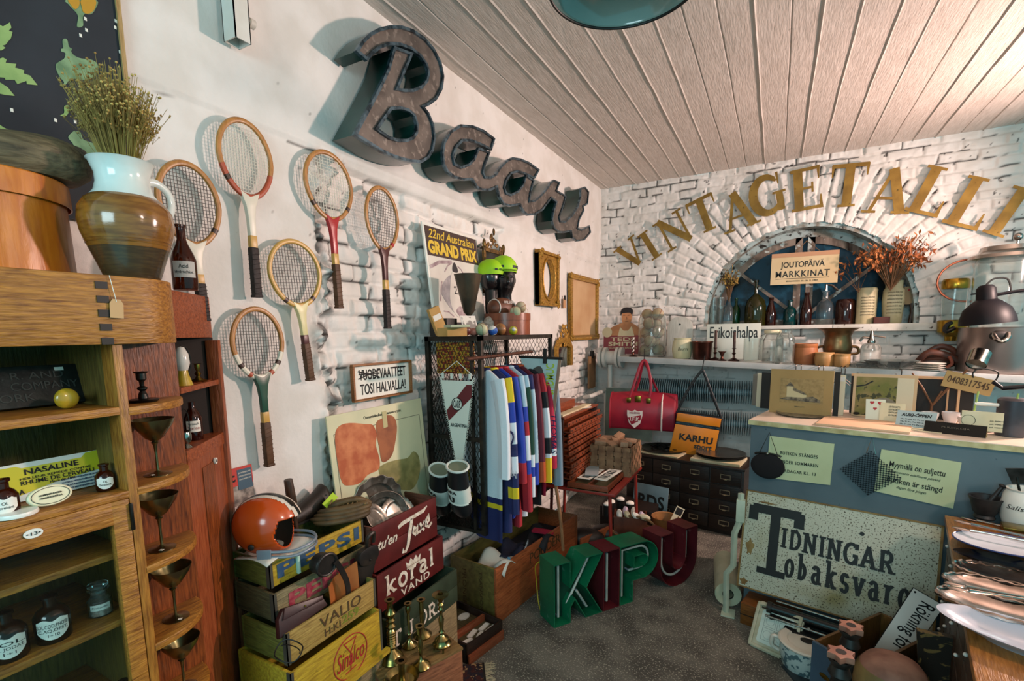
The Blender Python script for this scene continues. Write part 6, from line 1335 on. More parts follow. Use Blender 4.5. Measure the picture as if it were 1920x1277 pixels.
t=thing('clay_bucket','small ochre bucket with paper signs sticking out, before the dark drawers','bucket',(P(1246,1015,Z=0).x,P(1246,1015,Z=0).y,0));MB().lathe([(0,0),(.085,0),(.11,.22),(.114,.225),(.106,.22),(.08,.01),(0,.01)],32).build('bucket_body',mat('ochre_clay','#9a6a3c',.5,c2='#7d5230',ns=7),t)
k=thing('paper_sign','narrow cream paper sign with a black mark, standing in the ochre bucket','sign',(t.location.x+.02,t.location.y-.02,.05),rot=(-.2,.45,.3));MB().box(-.035,.035,0,.003,0,.28).build('card',cream,k);MB().box(-.028,.028,-.001,0,.21,.27).build('black_print',ink,k);text('7c',k,-.02,.1,.025,.15,ink)
for i,(px,py,sx,h,lab) in enumerate(((1085,1000,.20,.20,'dark leather satchel lying behind the big crate'),(1135,985,.16,.17,'worn dark leather bag beside the brown tin box'))):
 q=P(px,py+45,Z=0);t=tag(put(MB().sph((0,0,h*.5),.12,18,(sx/.12,.8,h*.5/.12)).build('leather_satchel',lth),(q.x-.02,q.y+.12,0),.4),lab,'bag')
wick=mat('wicker','#8d6a42',.7,c2='#6a4a2a',ns=30)
q=P(1190,1040,Z=.0);t=thing('wicker_tray','flat wicker basket behind the green and red letters','basket',(q.x,q.y+.12,.0));b=MB()
for i in range(5): b.tube([((.17+.012*i)*math.cos(a),(.13+.010*i)*math.sin(a),.02+.03*i) for a in [2*PI*k/30 for k in range(30)]],.012,6,True)
b.build('woven_side',wick,t);MB().lathe([(0,0),(.17,0),(.17,.02),(0,.02)],24,Matrix.Diagonal((1,.76,1,1))).build('bottom',wick,t);MB().tube(smooth([(-.20,0,.13),(-.10,0,.26),(.08,0,.26),(.20,0,.13)],5,False),.010,8).build('handle',wick,t)
tag(put(MB().box(0,.40,0,.018,0,.17).build('loose_plank',bigf,bev=.003),(P(1085,1055,Z=0).x-.0,P(1085,1055,Z=0).y+.06,0),WALL-.35),'loose pine plank standing behind the letters K and I','plank')
b=MB();tag(put(MB().lathe([(0,0),(.03,0),(.03,.05),(0,.05)],20,Matrix.Rotation(PI/2,4,'Y')).build('wooden_roller',wood('pale_roller','#b08060','#80543a','x')),(P(1105,1035,Z=.03).x,P(1105,1035,Z=.03).y+.05,.03),-.5),'small pale wooden roller lying behind the letter K','roller')
# ================================================================ gold letters over the window
gold=mat('worn_gold_leaf','#9a7838',.42,.6,c2='#7d5f2a',ns=6,c3='#54431f',ns3=28,th3=(.64,.72))
GL={
 'V': [([(-.36,.5),(.02,-.5)],.20),([(.02,-.48),(.36,.5)],.09),([(-.55,.47),(-.16,.47)],.06),([(.2,.47),(.52,.47)],.06)],
 'I': [([(0,-.5),(0,.5)],.21),([(-.22,.47),(.22,.47)],.06),([(-.22,-.47),(.22,-.47)],.06)],
 'N': [([(-.34,-.5),(-.34,.5)],.08),([(-.36,.5),(.34,-.5)],.20),([(.34,-.5),(.34,.5)],.08),([(-.5,-.47),(-.18,-.47)],.06),([(-.55,.47),(-.3,.47)],.06),([(.18,.47),(.5,.47)],.06)],
 'T': [([(0,-.5),(0,.47)],.21),([(-.42,.45),(.42,.45)],.10),([(-.40,.48),(-.40,.2)],[.07,.03]),([(.40,.48),(.40,.2)],[.07,.03]),([(-.2,-.47),(.2,-.47)],.06)],
 'A': [([(-.36,-.5),(.0,.5)],.08),([(-.02,.5),(.34,-.5)],.21),([(-.24,-.16),(.2,-.16)],.06),([(-.52,-.47),(-.2,-.47)],.06),([(.14,-.47),(.54,-.47)],.06)],
 'G': [(_a(.0,0,.36,.45,40,325,22),[.05]+[.10+.13*math.sin(PI*i/22) for i in range(1,22)]+[.08]),([(.31,-.46),(.31,.0)],.17),([(.14,-.0),(.48,-.0)],.06),([(.32,.5),(.32,.2)],[.07,.03])],
 'E': [([(-.2,-.5),(-.2,.5)],.21),([(-.38,.46),(.3,.46)],.08),([(-.38,-.46),(.34,-.46)],.08),([(-.2,.02),(.14,.02)],.06),([(.28,.5),(.28,.2)],[.08,.03]),([(.32,-.5),(.32,-.18)],[.09,.03]),([(.13,.14),(.13,-.1)],.05)],
 'L': [([(-.14,-.5),(-.14,.5)],.21),([(-.34,.47),(.08,.47)],.06),([(-.34,-.46),(.36,-.46)],.08),([(.34,-.5),(.34,-.15)],[.10,.03])],
}
SPEC=[('V',1184,475,37,.33),('I',1218,460,32,.35),('N',1264,432,28,.38),('T',1320,402,21,.39),('A',1383,395,16,.40),('G',1438,366,11,.41),('E',1513,354,5,.42),('T',1591,347,-3,.41),('A',1668,358,-9,.41),('L',1747,358,-22,.42),('L',1822,380,-23,.43),('I',1891,397,-26,.42)]
pos=['leftmost in the arch of gold letters','second from the left','with a long slanting stroke, third from left','fourth from the left, before the first A','left one of the two As','round, over the left half of the window','just left of the window top','over the top of the window','right one of the two As','left one of the two Ls','right one of the two Ls','last at the right frame edge']
for i,(ch,px,py,deg,h) in enumerate(SPEC):
 q=P(px,py,Y=5.60);h *= .93;b=MB()
 for n_,(st,wd) in enumerate(GL[ch]): b.ribbon([(x*h*.88,z*h) for x,z in st],[v*h*.92 for v in wd] if isinstance(wd,list) else wd*h*.92,-.004-.0002*n_,0)
 o=b.build('gold_letter',gold,smooth=False);o['letter']=ch
 tag(put(o,(q.x,5.602,q.z),rot=(0,-math.radians(deg),0)),'worn gold letter %s on the brick wall, %s' % (ch,pos[i]),'letter','gold wall letters')
 del o['letter']
# ================================================================ long shelf below the window
SX0,SX1,SF,SB_=.42,4.2,4.98,5.62
def SH(x): return 1.54-.0389*(x-.433)
shb=mat('grey_painted_shelf','#aeb2b0',.5,c2='#9aa09f',ns=5,c3='#6b655c',ns3=20,th3=(.68,.74))
sh=MB().hexa([(SX0,SF,SH(SX0)-.055),(SX1,SF,SH(SX1)-.055),(SX1,SB_,SH(SX1)-.055),(SX0,SB_,SH(SX0)-.055)],[(SX0,SF,SH(SX0)),(SX1,SF,SH(SX1)),(SX1,SB_,SH(SX1)),(SX0,SB_,SH(SX0))])
t=thing('long_shelf','long pale grey painted shelf across the back wall below the window','shelf',(0,0,0));o=sh.build('shelf_board',shb,t,bev=.004)
for x in (.62,2.2,3.9): MB().hexa([(x-.02,5.30,SH(x)-.30),(x+.02,5.30,SH(x)-.30),(x+.02,5.63,SH(x)-.36),(x-.02,5.63,SH(x)-.36)][0:0] or [(x-.02,5.58,SH(x)-.16),(x+.02,5.58,SH(x)-.16),(x+.02,5.63,SH(x)-.16),(x-.02,5.63,SH(x)-.16)],[(x-.02,5.05,SH(x)-.056),(x+.02,5.05,SH(x)-.056),(x+.02,5.63,SH(x)-.056),(x-.02,5.63,SH(x)-.056)]).build('shelf_bracket',shb,t)
def at(px,Y,py=665):   # foot of a thing on the shelf, metres per pixel there
 q=P(px,py,Y=Y);d=(Vector((q.x,Y,SH(q.x)))-CAM).dot(FW);return Vector((q.x,Y,SH(q.x)+.001)),d/F_PX
def lathe_thing(name,label,cat,loc,pr,m,n=28,group=None,parts=(),part='body'):
 t=thing(name,label,cat,loc,0,group);MB().lathe(pr,n).build(part,m,t)
 for nm,p2,m2 in parts: MB().lathe(p2,n).build(nm,m2,t)
 return t
clay=mat('orange_clay','#a8683c',.5,c2='#8c5230',ns=8);claylt=mat('ochre_stoneware','#b08a58',.4,c2='#9a7040',ns=7);crock=mat('cream_crock','#cbc6a4',.3,c2='#b9b48e',ns=5);copper=mat('dull_copper','#5c3a30',.3,.9,c2='#3f2a26',ns=8)
alu=mat('brushed_aluminium','#a3968f',.34,.9,c2='#998c86',ns=3);bgold=mat('gold_lacquer','#a8842c',.25,.8);urn=mat('bronze_urn','#8c6c48',.35,.8,c2='#6d5236',ns=8)
# cut-out cigar sign
p,mp=at(1164,5.42);H=86*mp;W=68*mp
t=thing('cut_out_sign','cut-out shop sign of a dark haired athlete over a red panel lettered TEDS SMITH','sign',(p.x-W/2,5.42,p.z),rot=(-.06,0,0))
skin=mat('printed_skin','#c48a5e',.6,c2='#b07850',ns=9);redpan=mat('printed_brick_red','#8f3f44',.6);hairp=mat('printed_black_hair','#1f1a1c',.6);vest=mat('printed_cream_vest','#d8c9a4',.6)
MB().prism([(W*x,H*z) for x,z in ((0,0),(1,0),(1.0,.40),(0,.40))],0,.008).build('red_panel',redpan,t)
MB().prism([(v.x*W,v.y*H) for v in smooth([(.12,.38),(.18,.55),(.34,.62),(.48,.66),(.70,.68),(.88,.62),(1.0,.52),(1.0,.38)],3)][::-1],.001,.008).build('printed_shoulders',skin,t)
MB().prism([(v.x*W,v.y*H) for v in smooth([(.50,.84),(.50,.74),(.54,.66),(.62,.62),(.70,.64),(.76,.72),(.77,.84),(.74,.92),(.55,.93)],4)],-.001,.006).build('printed_face',skin,t)
MB().prism([(v.x*W,v.y*H) for v in smooth([(.47,.82),(.50,.87),(.60,.88),(.72,.88),(.78,.84),(.80,.93),(.74,.98),(.62,1.0),(.50,.97),(.46,.90)],4)],-.002,.006).build('printed_hair',hairp,t)
b=MB()
for x0,x1,z in ((.54,.60,.825),(.66,.73,.825)): b.ribbon([(W*x0,H*z),(W*x1,H*(z+.01))],.004,-.0024,0)
b.ribbon([(W*.63,H*.80),(W*.645,H*.745),(W*.62,H*.745)],.0025,-.0024,0).ribbon([(W*.59,H*.695),(W*.68,H*.70)],.004,-.0024,0);b.build('printed_features',hairp,t)
MB().prism([(v[0]*W,v[1]*H) for v in ((.40,.38),(.46,.58),(.56,.50),(.68,.50),(.78,.60),(.86,.38))][::-1],-.0015,.006).build('printed_vest',vest,t)
MB().lathe([(0,0),(W*.14,0),(W*.14,.002),(0,.002)],24,Matrix.Translation((W*.10,-.002,H*.47)) @ Matrix.Rotation(PI/2,4,'X')).build('printed_badge',vest,t)
text('TEDS',t,W*.20,H*.28,W*.90,H*.36,vest,y=-.001,bold=.02);text('SMITH',t,W*.14,H*.17,W*.95,H*.26,vest,y=-.001,bold=.02);text('CIGARS IN SPORTS',t,W*.1,H*.11,W*.95,H*.145,vest,y=-.001)
# jar of baseballs
ballm=mat('old_baseball','#b9ab90',.6,c2='#9a8a6a',ns=6);lace=mat('red_stitching','#8a4a3a',.7)
p,mp=at(1222,5.25);r=25*mp;h=77*mp
t=lathe_thing('glass_jar','clear glass jar filled with old baseballs on the shelf','jar',p,[(0,0),(r*.95,0),(r,.01),(r,h*.90),(r*.9,h*.95),(r*.92,h),(r*.88,h),(r*.86,h*.95),(r*.96,h*.9),(r*.96,.015),(0,.01)],clear,part='jar_body')
def baseball(loc,r,lab,grp,m=ballm,st=lace,rot=(0,0,0),name='baseball'):
 t=thing(name,lab,'ball',loc,0,grp,rot);MB().sph((0,0,0),r,18).build('ball_cover',m,t)
 for s_ in (1,-1): MB().tube([(r*1.0*math.cos(a)*.9,s_*r*(.45+.30*math.cos(2*a)),r*.9*math.sin(a)) if 0 else tuple(Vector((math.cos(a),s_*(.55+.35*math.cos(2*a)),math.sin(a))).normalized()*r*1.005) for a in [2*PI*k/28 for k in range(28)]],r*.045,4,True).build('stitching',st,t)
 return t
RS=random.Random(5);br_=r*.42;n=0
for lay in range(5):
 for k in range(2 if lay % 2 else 2):
  a=lay*1.45+k*PI;baseball((p.x+r*.48*math.cos(a),p.y+r*.48*math.sin(a),p.z+.012+br_+lay*br_*1.55),br_,'old baseball inside the glass jar','baseballs in the glass jar',rot=(RS.uniform(0,3),)*3)
p,mp=at(1273,5.48);w2=23*mp;h=74*mp
whw=mat('white_painted_wood','#c4c3ba',.55,c2='#b3b2a8',ns=9,st=(9,1,1))
t=thing('cutting_board','white painted round topped cutting board leaning on the wall','board',p,rot=(-.05,0,0));MB().prism([(-w2,0),(w2,0),(w2,h*.72)]+arc(0,h*.72,w2,h*.28,0,180,14)[1:-1]+[(-w2,h*.72)],0,.015).build('board_body',whw,t,bev=.002);MB().cyl((0,-.002,h*.8),(0,.001,h*.8),.010,n=14).build('hang_hole',black_paint,t)
p,mp=at(1279,5.14);r=18.5*mp;h=38*mp
t=lathe_thing('stoneware_crock','small cream stoneware crock lettered Beurre on the shelf','crock',p,[(0,0),(r*.8,0),(r*.9,h*.1),(r,h*.45),(r*.92,h*.8),(r*.8,h*.92),(r*.86,h),(r*.74,h),(r*.7,h*.9),(0,h*.85)],crock,part='crock_body')
o=text('Beurre',t,-r*.5,h*.40,r*.5,h*.55,ink,y=0,shear=.2)
for v in o.data.vertices: a=v.co.x/r-PI/2+.25;v.co=(r*1.003*math.cos(a),r*1.003*math.sin(a),v.co.z)
p,mp=at(1316,5.10);r=19*mp;h=34*mp
lathe_thing('copper_pot','dark copper pot with a rolled rim on the shelf','pot',p,[(0,0),(r*.80,0),(r*.84,.01),(r*.96,h*.9),(r*1.04,h*.95),(r*1.04,h),(r*.94,h),(r*.8,.02),(0,.015)],copper,part='pot_body')
# Erikoishalpa sign
p,mp=at(1373,5.40);W=92*mp;h=66*mp
t=thing('enamel_sign','white enamel sign reading Erikoishalpa standing on the shelf','sign',(p.x-W/2,5.40,p.z),rot=(-.05,.0,.0));MB().box(0,W,0,.008,0,h).build('sign_plate',mat('pale_enamel','#c9cfc4',.3),t,bev=.002);text('Erikoishalpa',t,W*.06,h*.50,W*.95,h*.92,black_paint,bold=.005)
# copper candlesticks and a twisted candle
for i,(px,hh,Y,lab) in enumerate(((1341,56,5.08,'copper candlestick with a tall dark candle, beside the copper pot'),(1376,54,5.10,'copper candlestick with a tall dark candle, between the pot and the glass jars'))):
 p,mp=at(px,Y);h=hh*mp;t=candlestick('candlestick',lab,p,[(0,0),(.05,0),(.052,.008),(.03,.02),(.012,.03),(.010,.06),(.016,.07),(.02,.075),(.011,.08),(.011,.11),(.022,.12),(.010,.12)],copper,'copper candlesticks on the shelf')
 MB().cyl((0,0,.11),(0,0,h),.013,.012).build('candle',mat('brown_candle','#4a3028',.5),t)
p,mp=at(1354,5.06);candlestick('candlestick','small low copper candlestick between the two tall ones',p,[(0,0),(.04,0),(.042,.006),(.016,.02),(.010,.04),(.018,.06),(.024,.075),(.036,.085),(.036,.09),(.012,.09)],copper,'copper candlesticks on the shelf')
p,mp=at(1187,5.04);t=candlestick('candlestick','dark candlestick with a twisted brown and white candle before the cut-out sign',p,[(0,0),(.045,0),(.045,.008),(.014,.02),(.012,.04),(.018,.045),(.010,.05)],copper)
for s_ in (0,1): MB().tube([(.006*math.cos(a+s_*PI),.006*math.sin(a+s_*PI),.045+a*.0065) for a in [k*.4 for k in range(58)]],.007,6).build('twisted_candle',bagw if s_ else mat('brown_candle','#4a3028',.5),t)
# clear jars
for px,w_,h_,Y,lab,rim in ((1410,15,44,5.10,'clear straight glass jar, left of the three on the shelf',1),(1446,19,60,5.16,'clear wide glass jar with a cream rim, middle of the three on the shelf',0),(1471,16,62,5.06,'clear round shouldered glass jar, right of the three on the shelf',1)):
 p,mp=at(px,Y);r=w_*mp;h=h_*mp
 t=lathe_thing('glass_jar',lab,'jar',p,[(0,0),(r*.92,0),(r,.012),(r,h*.72),(r*.9,h*.82),(r*.66,h*.90),(r*.66,h),(r*.58,h),(r*.58,h*.9),(r*.94,h*.7),(r*.94,.02),(0,.015)] if px != 1410 else [(0,0),(r*.95,0),(r,.012),(r,h),(r*.93,h),(r*.93,.02),(0,.015)],clear,part='jar_body')
 if not rim: MB().lathe([(r*.66,h*.9),(r*.72,h*.92),(r*.72,h*1.0),(r*.6,h*1.01)],28).build('jar_rim',cream,t)
# clay pots
for px,w_,h_,Y,m,lab in ((1510,20,38,5.16,clay,'largest orange clay pot, beside the glass jars'),(1546,16,25,5.05,claylt,'small ochre clay pot in the middle of the three'),(1579,14,24,5.03,claylt,'small ochre clay pot, right of the three under the bronze urn')):
 p,mp=at(px,Y);r=w_*mp;h=h_*mp;lathe_thing('clay_pot',lab,'pot',p,[(0,0),(r*.86,0),(r*.92,h*.1),(r,h*.6),(r*.94,h*.82),(r*.98,h*.85),(r*.98,h),(r*.88,h),(r*.84,h*.1),(0,h*.08)],m,part='pot_body',group='clay pots on the shelf')
 o=bpy.context.scene.collection.objects[-1]
# bronze urn on an upturned pot
p,mp=at(1569,5.32);r=33*mp;h=68*mp
t=lathe_thing('bronze_urn','bronze urn with a broad flaring rim and small side handles, on the shelf','urn',p,[(0,0),(r*.42,0),(r*.46,h*.06),(r*.36,h*.14),(r*.66,h*.32),(r*.72,h*.44),(r*.66,h*.62),(r*.62,h*.78),(r*.76,h*.92),(r*1.0,h*.985),(r*1.02,h),(r*.72,h*.93),(r*.56,h*.78),(r*.6,h*.4),(0,h*.3)],urn,40,part='urn_body')
for s_ in (-1,1): MB().tube(smooth([(s_*r*.68,0,h*.50),(s_*r*.95,0,h*.46),(s_*r*.98,0,h*.32),(s_*r*.62,0,h*.28)],5,False),.012,8).build('handle',urn,t)
# soda siphon
chrome=mat('dull_chrome','#9a968f',.22,1)
p,mp=at(1632,5.28);r=16*mp;h=44*mp
t=lathe_thing('soda_siphon','clear glass soda siphon with a chrome head on the shelf','siphon',p,[(0,0),(r*.95,0),(r,.015),(r,h*.78),(r*.85,h*.92),(r*.4,h),(0,h*1.01)],clear,part='siphon_body')
MB().lathe([(r*.38,h*.98),(r*.42,h*1.05),(r*.3,h*1.15),(r*.22,h*1.3),(r*.12,h*1.5),(0,h*1.52)],18).build('siphon_head',chrome,t);MB().tube(smooth([(-r*.2,0,h*1.2),(-r*.8,0,h*1.22),(-r*1.1,0,h*1.05)],5,False),.010,8).tube(smooth([(r*.1,0,h*1.3),(r*.7,0,h*1.26),(r*1.3,0,h*1.22)],5,False),.007,8).build('lever',chrome,t)
# cut glass dishes, plates, bag
for i,(px,Y,r,h,lab) in enumerate(((1615,5.06,.13,.035,'low square-cut glass dish at the shelf edge'),(1672,5.10,.19,.07,'wide cut glass bowl on the shelf, beside the white plates'),(1648,5.24,.17,.05,'cut glass dish behind the wide cut glass bowl'))):
 p,mp=at(px,Y);tag(put(MB().lathe([(0,0),(r*.4,0),(r*.55,h*.2),(r,h),(r*.95,h),(r*.5,h*.35),(0,h*.2)],48,fn=lambda rr,z,a: (rr*(1+.04*math.cos(16*a)),z)).build('glass_dish',clear),p),lab,'dish','cut glass dishes on the shelf')
dflat=[(0,0),(.6,0),(.66,.02),(1,.10),(1,.115),(.64,.045),(0,.03)]
for i in range(4): p,mp=at(1744,5.08);dish('white_plate',['lowest','second lowest','third','topmost'][i]+' of four small white plates stacked on the shelf','plate',(p.x,p.y,p.z+.017*i),24*mp,dflat,white_enamel,36,group='white plates on the shelf')
brb=mat('brown_leather_bag','#4f2a1c',.4,c2='#33190f',ns=9,bump=.15)
p,mp=at(1757,5.36);W=72*mp;h=42*mp
t=thing('leather_bag','brown leather bag with curled handles lying behind the white plates','bag',(p.x,p.y,p.z));MB().sph((0,0,h*.32),W*.45,24,(1,.5,h*.32/(W*.45))).build('bag_body',brb,t)
MB().tube(smooth([(-W*.45,-.09,h*.30),(-W*.25,-.12,h*.75),(W*.15,-.12,h*.62),(W*.44,-.10,h*.28)],6,False),.026,10,flat=.6).build('handle',brb,t);MB().tube(smooth([(-W*.3,-.05,h*.6),(0,-.06,h*1.0),(W*.3,-.05,h*.8),(W*.42,-.04,h*.3)],6,False),.024,10,flat=.6).build('handle',brb,t);MB().tube(smooth([(W*.15,-.13,h*.6),(W*.2,-.15,h*.3),(W*.1,-.15,.02)],5,False),.012,8).build('strap',mat('red_brown_strap','#7c3c28',.5),t)
# wall mounted coffee grinder
q=P(1784,617,Y=5.50);mp=((q-CAM).dot(FW))/F_PX
t=thing('coffee_grinder','wall coffee grinder with a tall glass hopper, gold lid and gold body','coffee grinder',(q.x,5.50,q.z));r=20*mp
MB().lathe([(0,-22*mp),(r*.45,-22*mp),(r*.5,-14*mp),(r*1.05,-6*mp),(r*1.1,15*mp),(r*.95,17*mp)],28).build('grinder_body',bgold,t);MB().lathe([(r*.86,17*mp),(r*.9,30*mp),(r*.95,76*mp),(r*.9,76*mp),(r*.8,30*mp),(r*.78,17*mp)],28).build('glass_hopper',clear,t);MB().lathe([(r*.98,74*mp),(r*1.02,76*mp),(r*1.02,88*mp),(r*.9,92*mp),(0,92*mp)],28).build('lid',bgold,t)
MB().tube(smooth([(-r*.3,-r*1.0,12*mp),(-r*.7,-r*1.3,6*mp),(-r*.7,-r*1.35,-4*mp),(-r*.1,-r*1.2,2*mp)],5,False),4*mp,8).build('crank',black_paint,t);MB().box(-.02,.02,0,.14,-.05,.03).build('wall_bracket',black_paint,t)
# big aluminium pot with a black lamp before it
p,mp=at(1868,5.27);r=56*mp;h=84*mp
t=lathe_thing('aluminium_pot','big brushed aluminium pot at the right end of the shelf','pot',p,[(0,0),(r*.98,0),(r,.01),(r,h*.97),(r*1.02,h),(r*.97,h),(r*.96,h*.985),(0,h*.985)],alu,48,part='pot_body')
MB().tube(smooth([(-r*.40,-r*.93,h*.88),(-r*.36,-r*1.05,h*.76),(-r*.22,-r*1.08,h*.70),(-r*.08,-r*1.08,h*.78),(-r*.06,-r*1.0,h*.88)],5,False),.016,8).build('handle',chrome,t)
MB().sph((-r*.22,-r*.955,h*.82),.07,12,(1,.25,.6)).build('handle_boss',black_paint,t)
# glass dome behind
q=Vector((p.x,p.y,p.z+h+.001));r=43*mp
t=lathe_thing('glass_dispenser','tall glass dispenser with a metal lid and knob behind the aluminium pot','dispenser',q,[(r*.96,0),(r,0),(r,112*mp),(r*.95,122*mp),(r*.9,122*mp),(r*.96,110*mp),(r*.96,0)],clear,40,part='glass_cylinder')
MB().lathe([(0,121*mp),(r*1.05,121*mp),(r*1.25,124*mp),(r*1.2,130*mp),(r*.9,137*mp),(r*.85,145*mp),(0,148*mp)],40).build('lid',chrome,t);MB().cyl((r*.3,0,144*mp),(r*.3,0,157*mp),2*mp).sph((r*.3,0,161*mp),7*mp,14).build('lid_knob',chrome,t)
MB().tube([(-r*.95+46*mp*math.cos(a),.16,90*mp+40*mp*math.sin(a)) for a in [PI*.35+PI*1.15*k/24 for k in range(25)]],2*mp,6).build('copper_coil',mat('copper_wire','#9a5a44',.3,.9),t)
# black desk lamp
lampb=mat('black_lamp_enamel','#0d0b10',.5,spec=.25)
q=P(1850,575,Y=4.86);mp=((q-CAM).dot(FW))/F_PX
t=thing('desk_lamp','black metal lamp shade on a jointed arm, in front of the aluminium pot','lamp',(q.x,4.86,q.z),rot=(0,-.10,0))
MB().lathe([(41*mp,-32*mp),(40*mp,-22*mp),(34*mp,-4*mp),(22*mp,8*mp),(15*mp,13*mp),(14*mp,34*mp),(9*mp,40*mp),(0,41*mp)],36).lathe([(40.5*mp,-32*mp),(39*mp,-22*mp),(33*mp,-5*mp),(20*mp,6*mp),(0,8*mp)],36).build('lamp_shade',lampb,t)
MB().tube([(14*mp,0,20*mp),(38*mp,0,22*mp),(130*mp,0,26*mp)],3*mp,8).build('lamp_arm',lampb,t);MB().tube([(-22*mp,0,26*mp),(-12*mp,0,26*mp)],1.5*mp,6).build('switch',lampb,t);MB().tube(smooth([(0,0,40*mp),(12*mp,0,50*mp),(30*mp,0,46*mp),(34*mp,0,24*mp)],6,False),1.6*mp,6).build('cable',black_paint,t)
MB().tube([(130*mp,0,26*mp),(128*mp,.10,-60*mp),(130*mp,.20,-125*mp)],3*mp,8).cyl((130*mp,.2,-128*mp),(130*mp,.2,-112*mp),.05).build('lamp_stand',lampb,t)
# hanging metal scoop
q=P(1835,672,Y=4.93);t=thing('metal_scoop','shiny metal scoop hanging at the shelf edge before the aluminium pot','scoop',q,rot=(0,.45,0));t.scale=(.62,)*3
MB().lathe([(.10,-.10),(.105,.08),(.10,.08),(.095,-.09),(0,-.11)],28,Matrix.Rotation(-.6,4,'X')).build('scoop_bowl',silver,t);MB().lathe([(.0,-.04),(.10,-.042),(.10,-.05),(0,-.05)],28,Matrix.Rotation(-.6,4,'X')).build('scoop_back',darkmetal,t)
# ================================================================ window sill
WY=5.74;WZS=1.831
def ws(px,Y=WY): q=P(px,610,Y=Y);d=(q-CAM).dot(FW);return Vector((q.x,Y,WZS)),d/F_PX
olive_g=mat('olive_glass','#3d3c14',.06,trans=.6);teal_g=mat('teal_glass','#0d4a4a',.06,trans=.6);brown_g=mat('brown_glass','#35140c',.07,trans=.45);green_g=mat('green_glass','#1c4a1e',.06,trans=.6)
def bot(px,w_,h_,m,lab,kind='bottle',Y=WY,cat='bottle',name='glass_bottle'):
 p,mp=ws(px,Y);r=w_*mp;h=h_*mp
 pr={'bottle': [(0,0),(r*.95,0),(r,.01),(r,h*.55),(r*.8,h*.66),(r*.36,h*.76),(r*.32,h*.95),(r*.42,h*.96),(r*.42,h),(0,h)],'beer': [(0,0),(r*.95,0),(r,.01),(r,h*.45),(r*.75,h*.62),(r*.45,h*.80),(r*.36,h*.9),(r*.45,h*.92),(r*.45,h),(0,h)],
          'demi': [(0,0),(r*.95,0),(r,.015),(r,h*.42),(r*.86,h*.56),(r*.4,h*.66),(r*.17,h*.71),(r*.15,h*.95),(r*.22,h*.96),(r*.22,h),(0,h)],'jar': [(0,0),(r*.97,0),(r,.01),(r,h*.85),(r*.9,h*.95),(r*.8,h),(0,h)],'cyl': [(0,0),(r*.96,0),(r,.008),(r,h),(r*.94,h),(r*.94,.02),(0,.015)]}[kind]
 t=thing(name,lab,cat,p,0,'glassware on the window sill');MB().lathe(pr,28).build('glass_body',m,t);return t,p,mp,h
bot(1337,7,54,clear,'tall clear glass cylinder, leftmost on the window sill','cyl',cat='vase',name='glass_cylinder');bot(1350,7,54,clear,'tall clear glass cylinder, second from the left on the window sill','cyl',5.80,'vase','glass_cylinder')
t1,p1,mp1,h1=bot(1365,8,54,clear,'clear glass bottle holding dried yellow flowers on the sill','bottle',5.70)
bot(1379,7,52,green_g,'small green glass bottle left of the olive demijohn','bottle',5.78);bot(1415,18,84,olive_g,'big olive glass demijohn with a thin neck','demi');bot(1444,9,52,brown_g,'brown glass bottle just right of the olive demijohn','beer');bot(1480,11,46,teal_g,'squat teal glass bottle under the market sign','bottle');bot(1510,9.5,60,brown_g,'dark brown beer bottle in front of the window mullion','beer',5.70)
t,p,mp,h=bot(1545,14,62,clear,'clear glass siphon bottle right of the window mullion','bottle');MB().tube([(0,0,h),(0,0,h+.06),(.05,0,h+.05),(.10,0,h+.0)],.012,8).build('spout',chrome,t)
bot(1583,16,46,brown_g,'wide dark brown glass jar on the window sill','jar',cat='jar',name='glass_jar')
ctin=mat('cream_printed_tin','#c9bd98',.45,c2='#b3a67f',ns=6)
for px,w_,h_,lab,m in ((1622,16,66,'tall cream cylinder jar with small print, left of the pair with dried leaves',ctin),(1671,17,78,'tall cream bottle-shaped jar with small print, right of the pair with dried leaves',ctin)):
 p,mp=ws(px,5.70);r=w_*mp;h=h_*mp
 t=lathe_thing('cream_jar',lab,'jar',p,[(0,0),(r*.97,0),(r,.01),(r,h*.88),(r*1.02,h*.9),(r*1.02,h*.94),(r*.9,h),(r*.8,h),(0,h*.9)] if px < 1650 else [(0,0),(r*.8,0),(r*.86,.01),(r*1.02,h*.55),(r*.95,h*.78),(r*.78,h*.84),(r*.80,h),(r*.7,h),(0,h*.9)],m,part='jar_body')
 for k in range(7):
  o=text('apothekarens ferska droger',t,-r*.7,h*(.22+.08*k),r*.7,h*(.22+.08*k)+.02,ink,y=0)
  for v in o.data.vertices: a=v.co.x/r-PI/2;rr=r*(1.01 if px < 1650 else 1.03);v.co=(rr*math.cos(a),rr*math.sin(a),v.co.z)
p,mp=ws(1651,5.63);tag(put(MB().box(-.06,.06,-.05,.05,0,.06).build('small_box',mat('dark_red_box','#4a2018',.6),bev=.003),p),'small dark red box between the two cream jars','box')
p,mp=ws(1705,5.72);t=thing('paper_bag','small brown paper bag on a stick at the right end of the sill','bag',p);MB().box(-.06,.06,-.01,.01,.17,.33).build('bag_body',mat('brown_paper','#8c7a5c',.8),t);MB().tube([(0,0,0),(.01,0,.10),(0,0,.18)],.014,6).build('stick',oldw,t)
for dx in (-.025,.025): MB().cyl((dx,-.012,.30),(dx,-.0105,.30),.009,n=10).build('red_dot',redink,t)
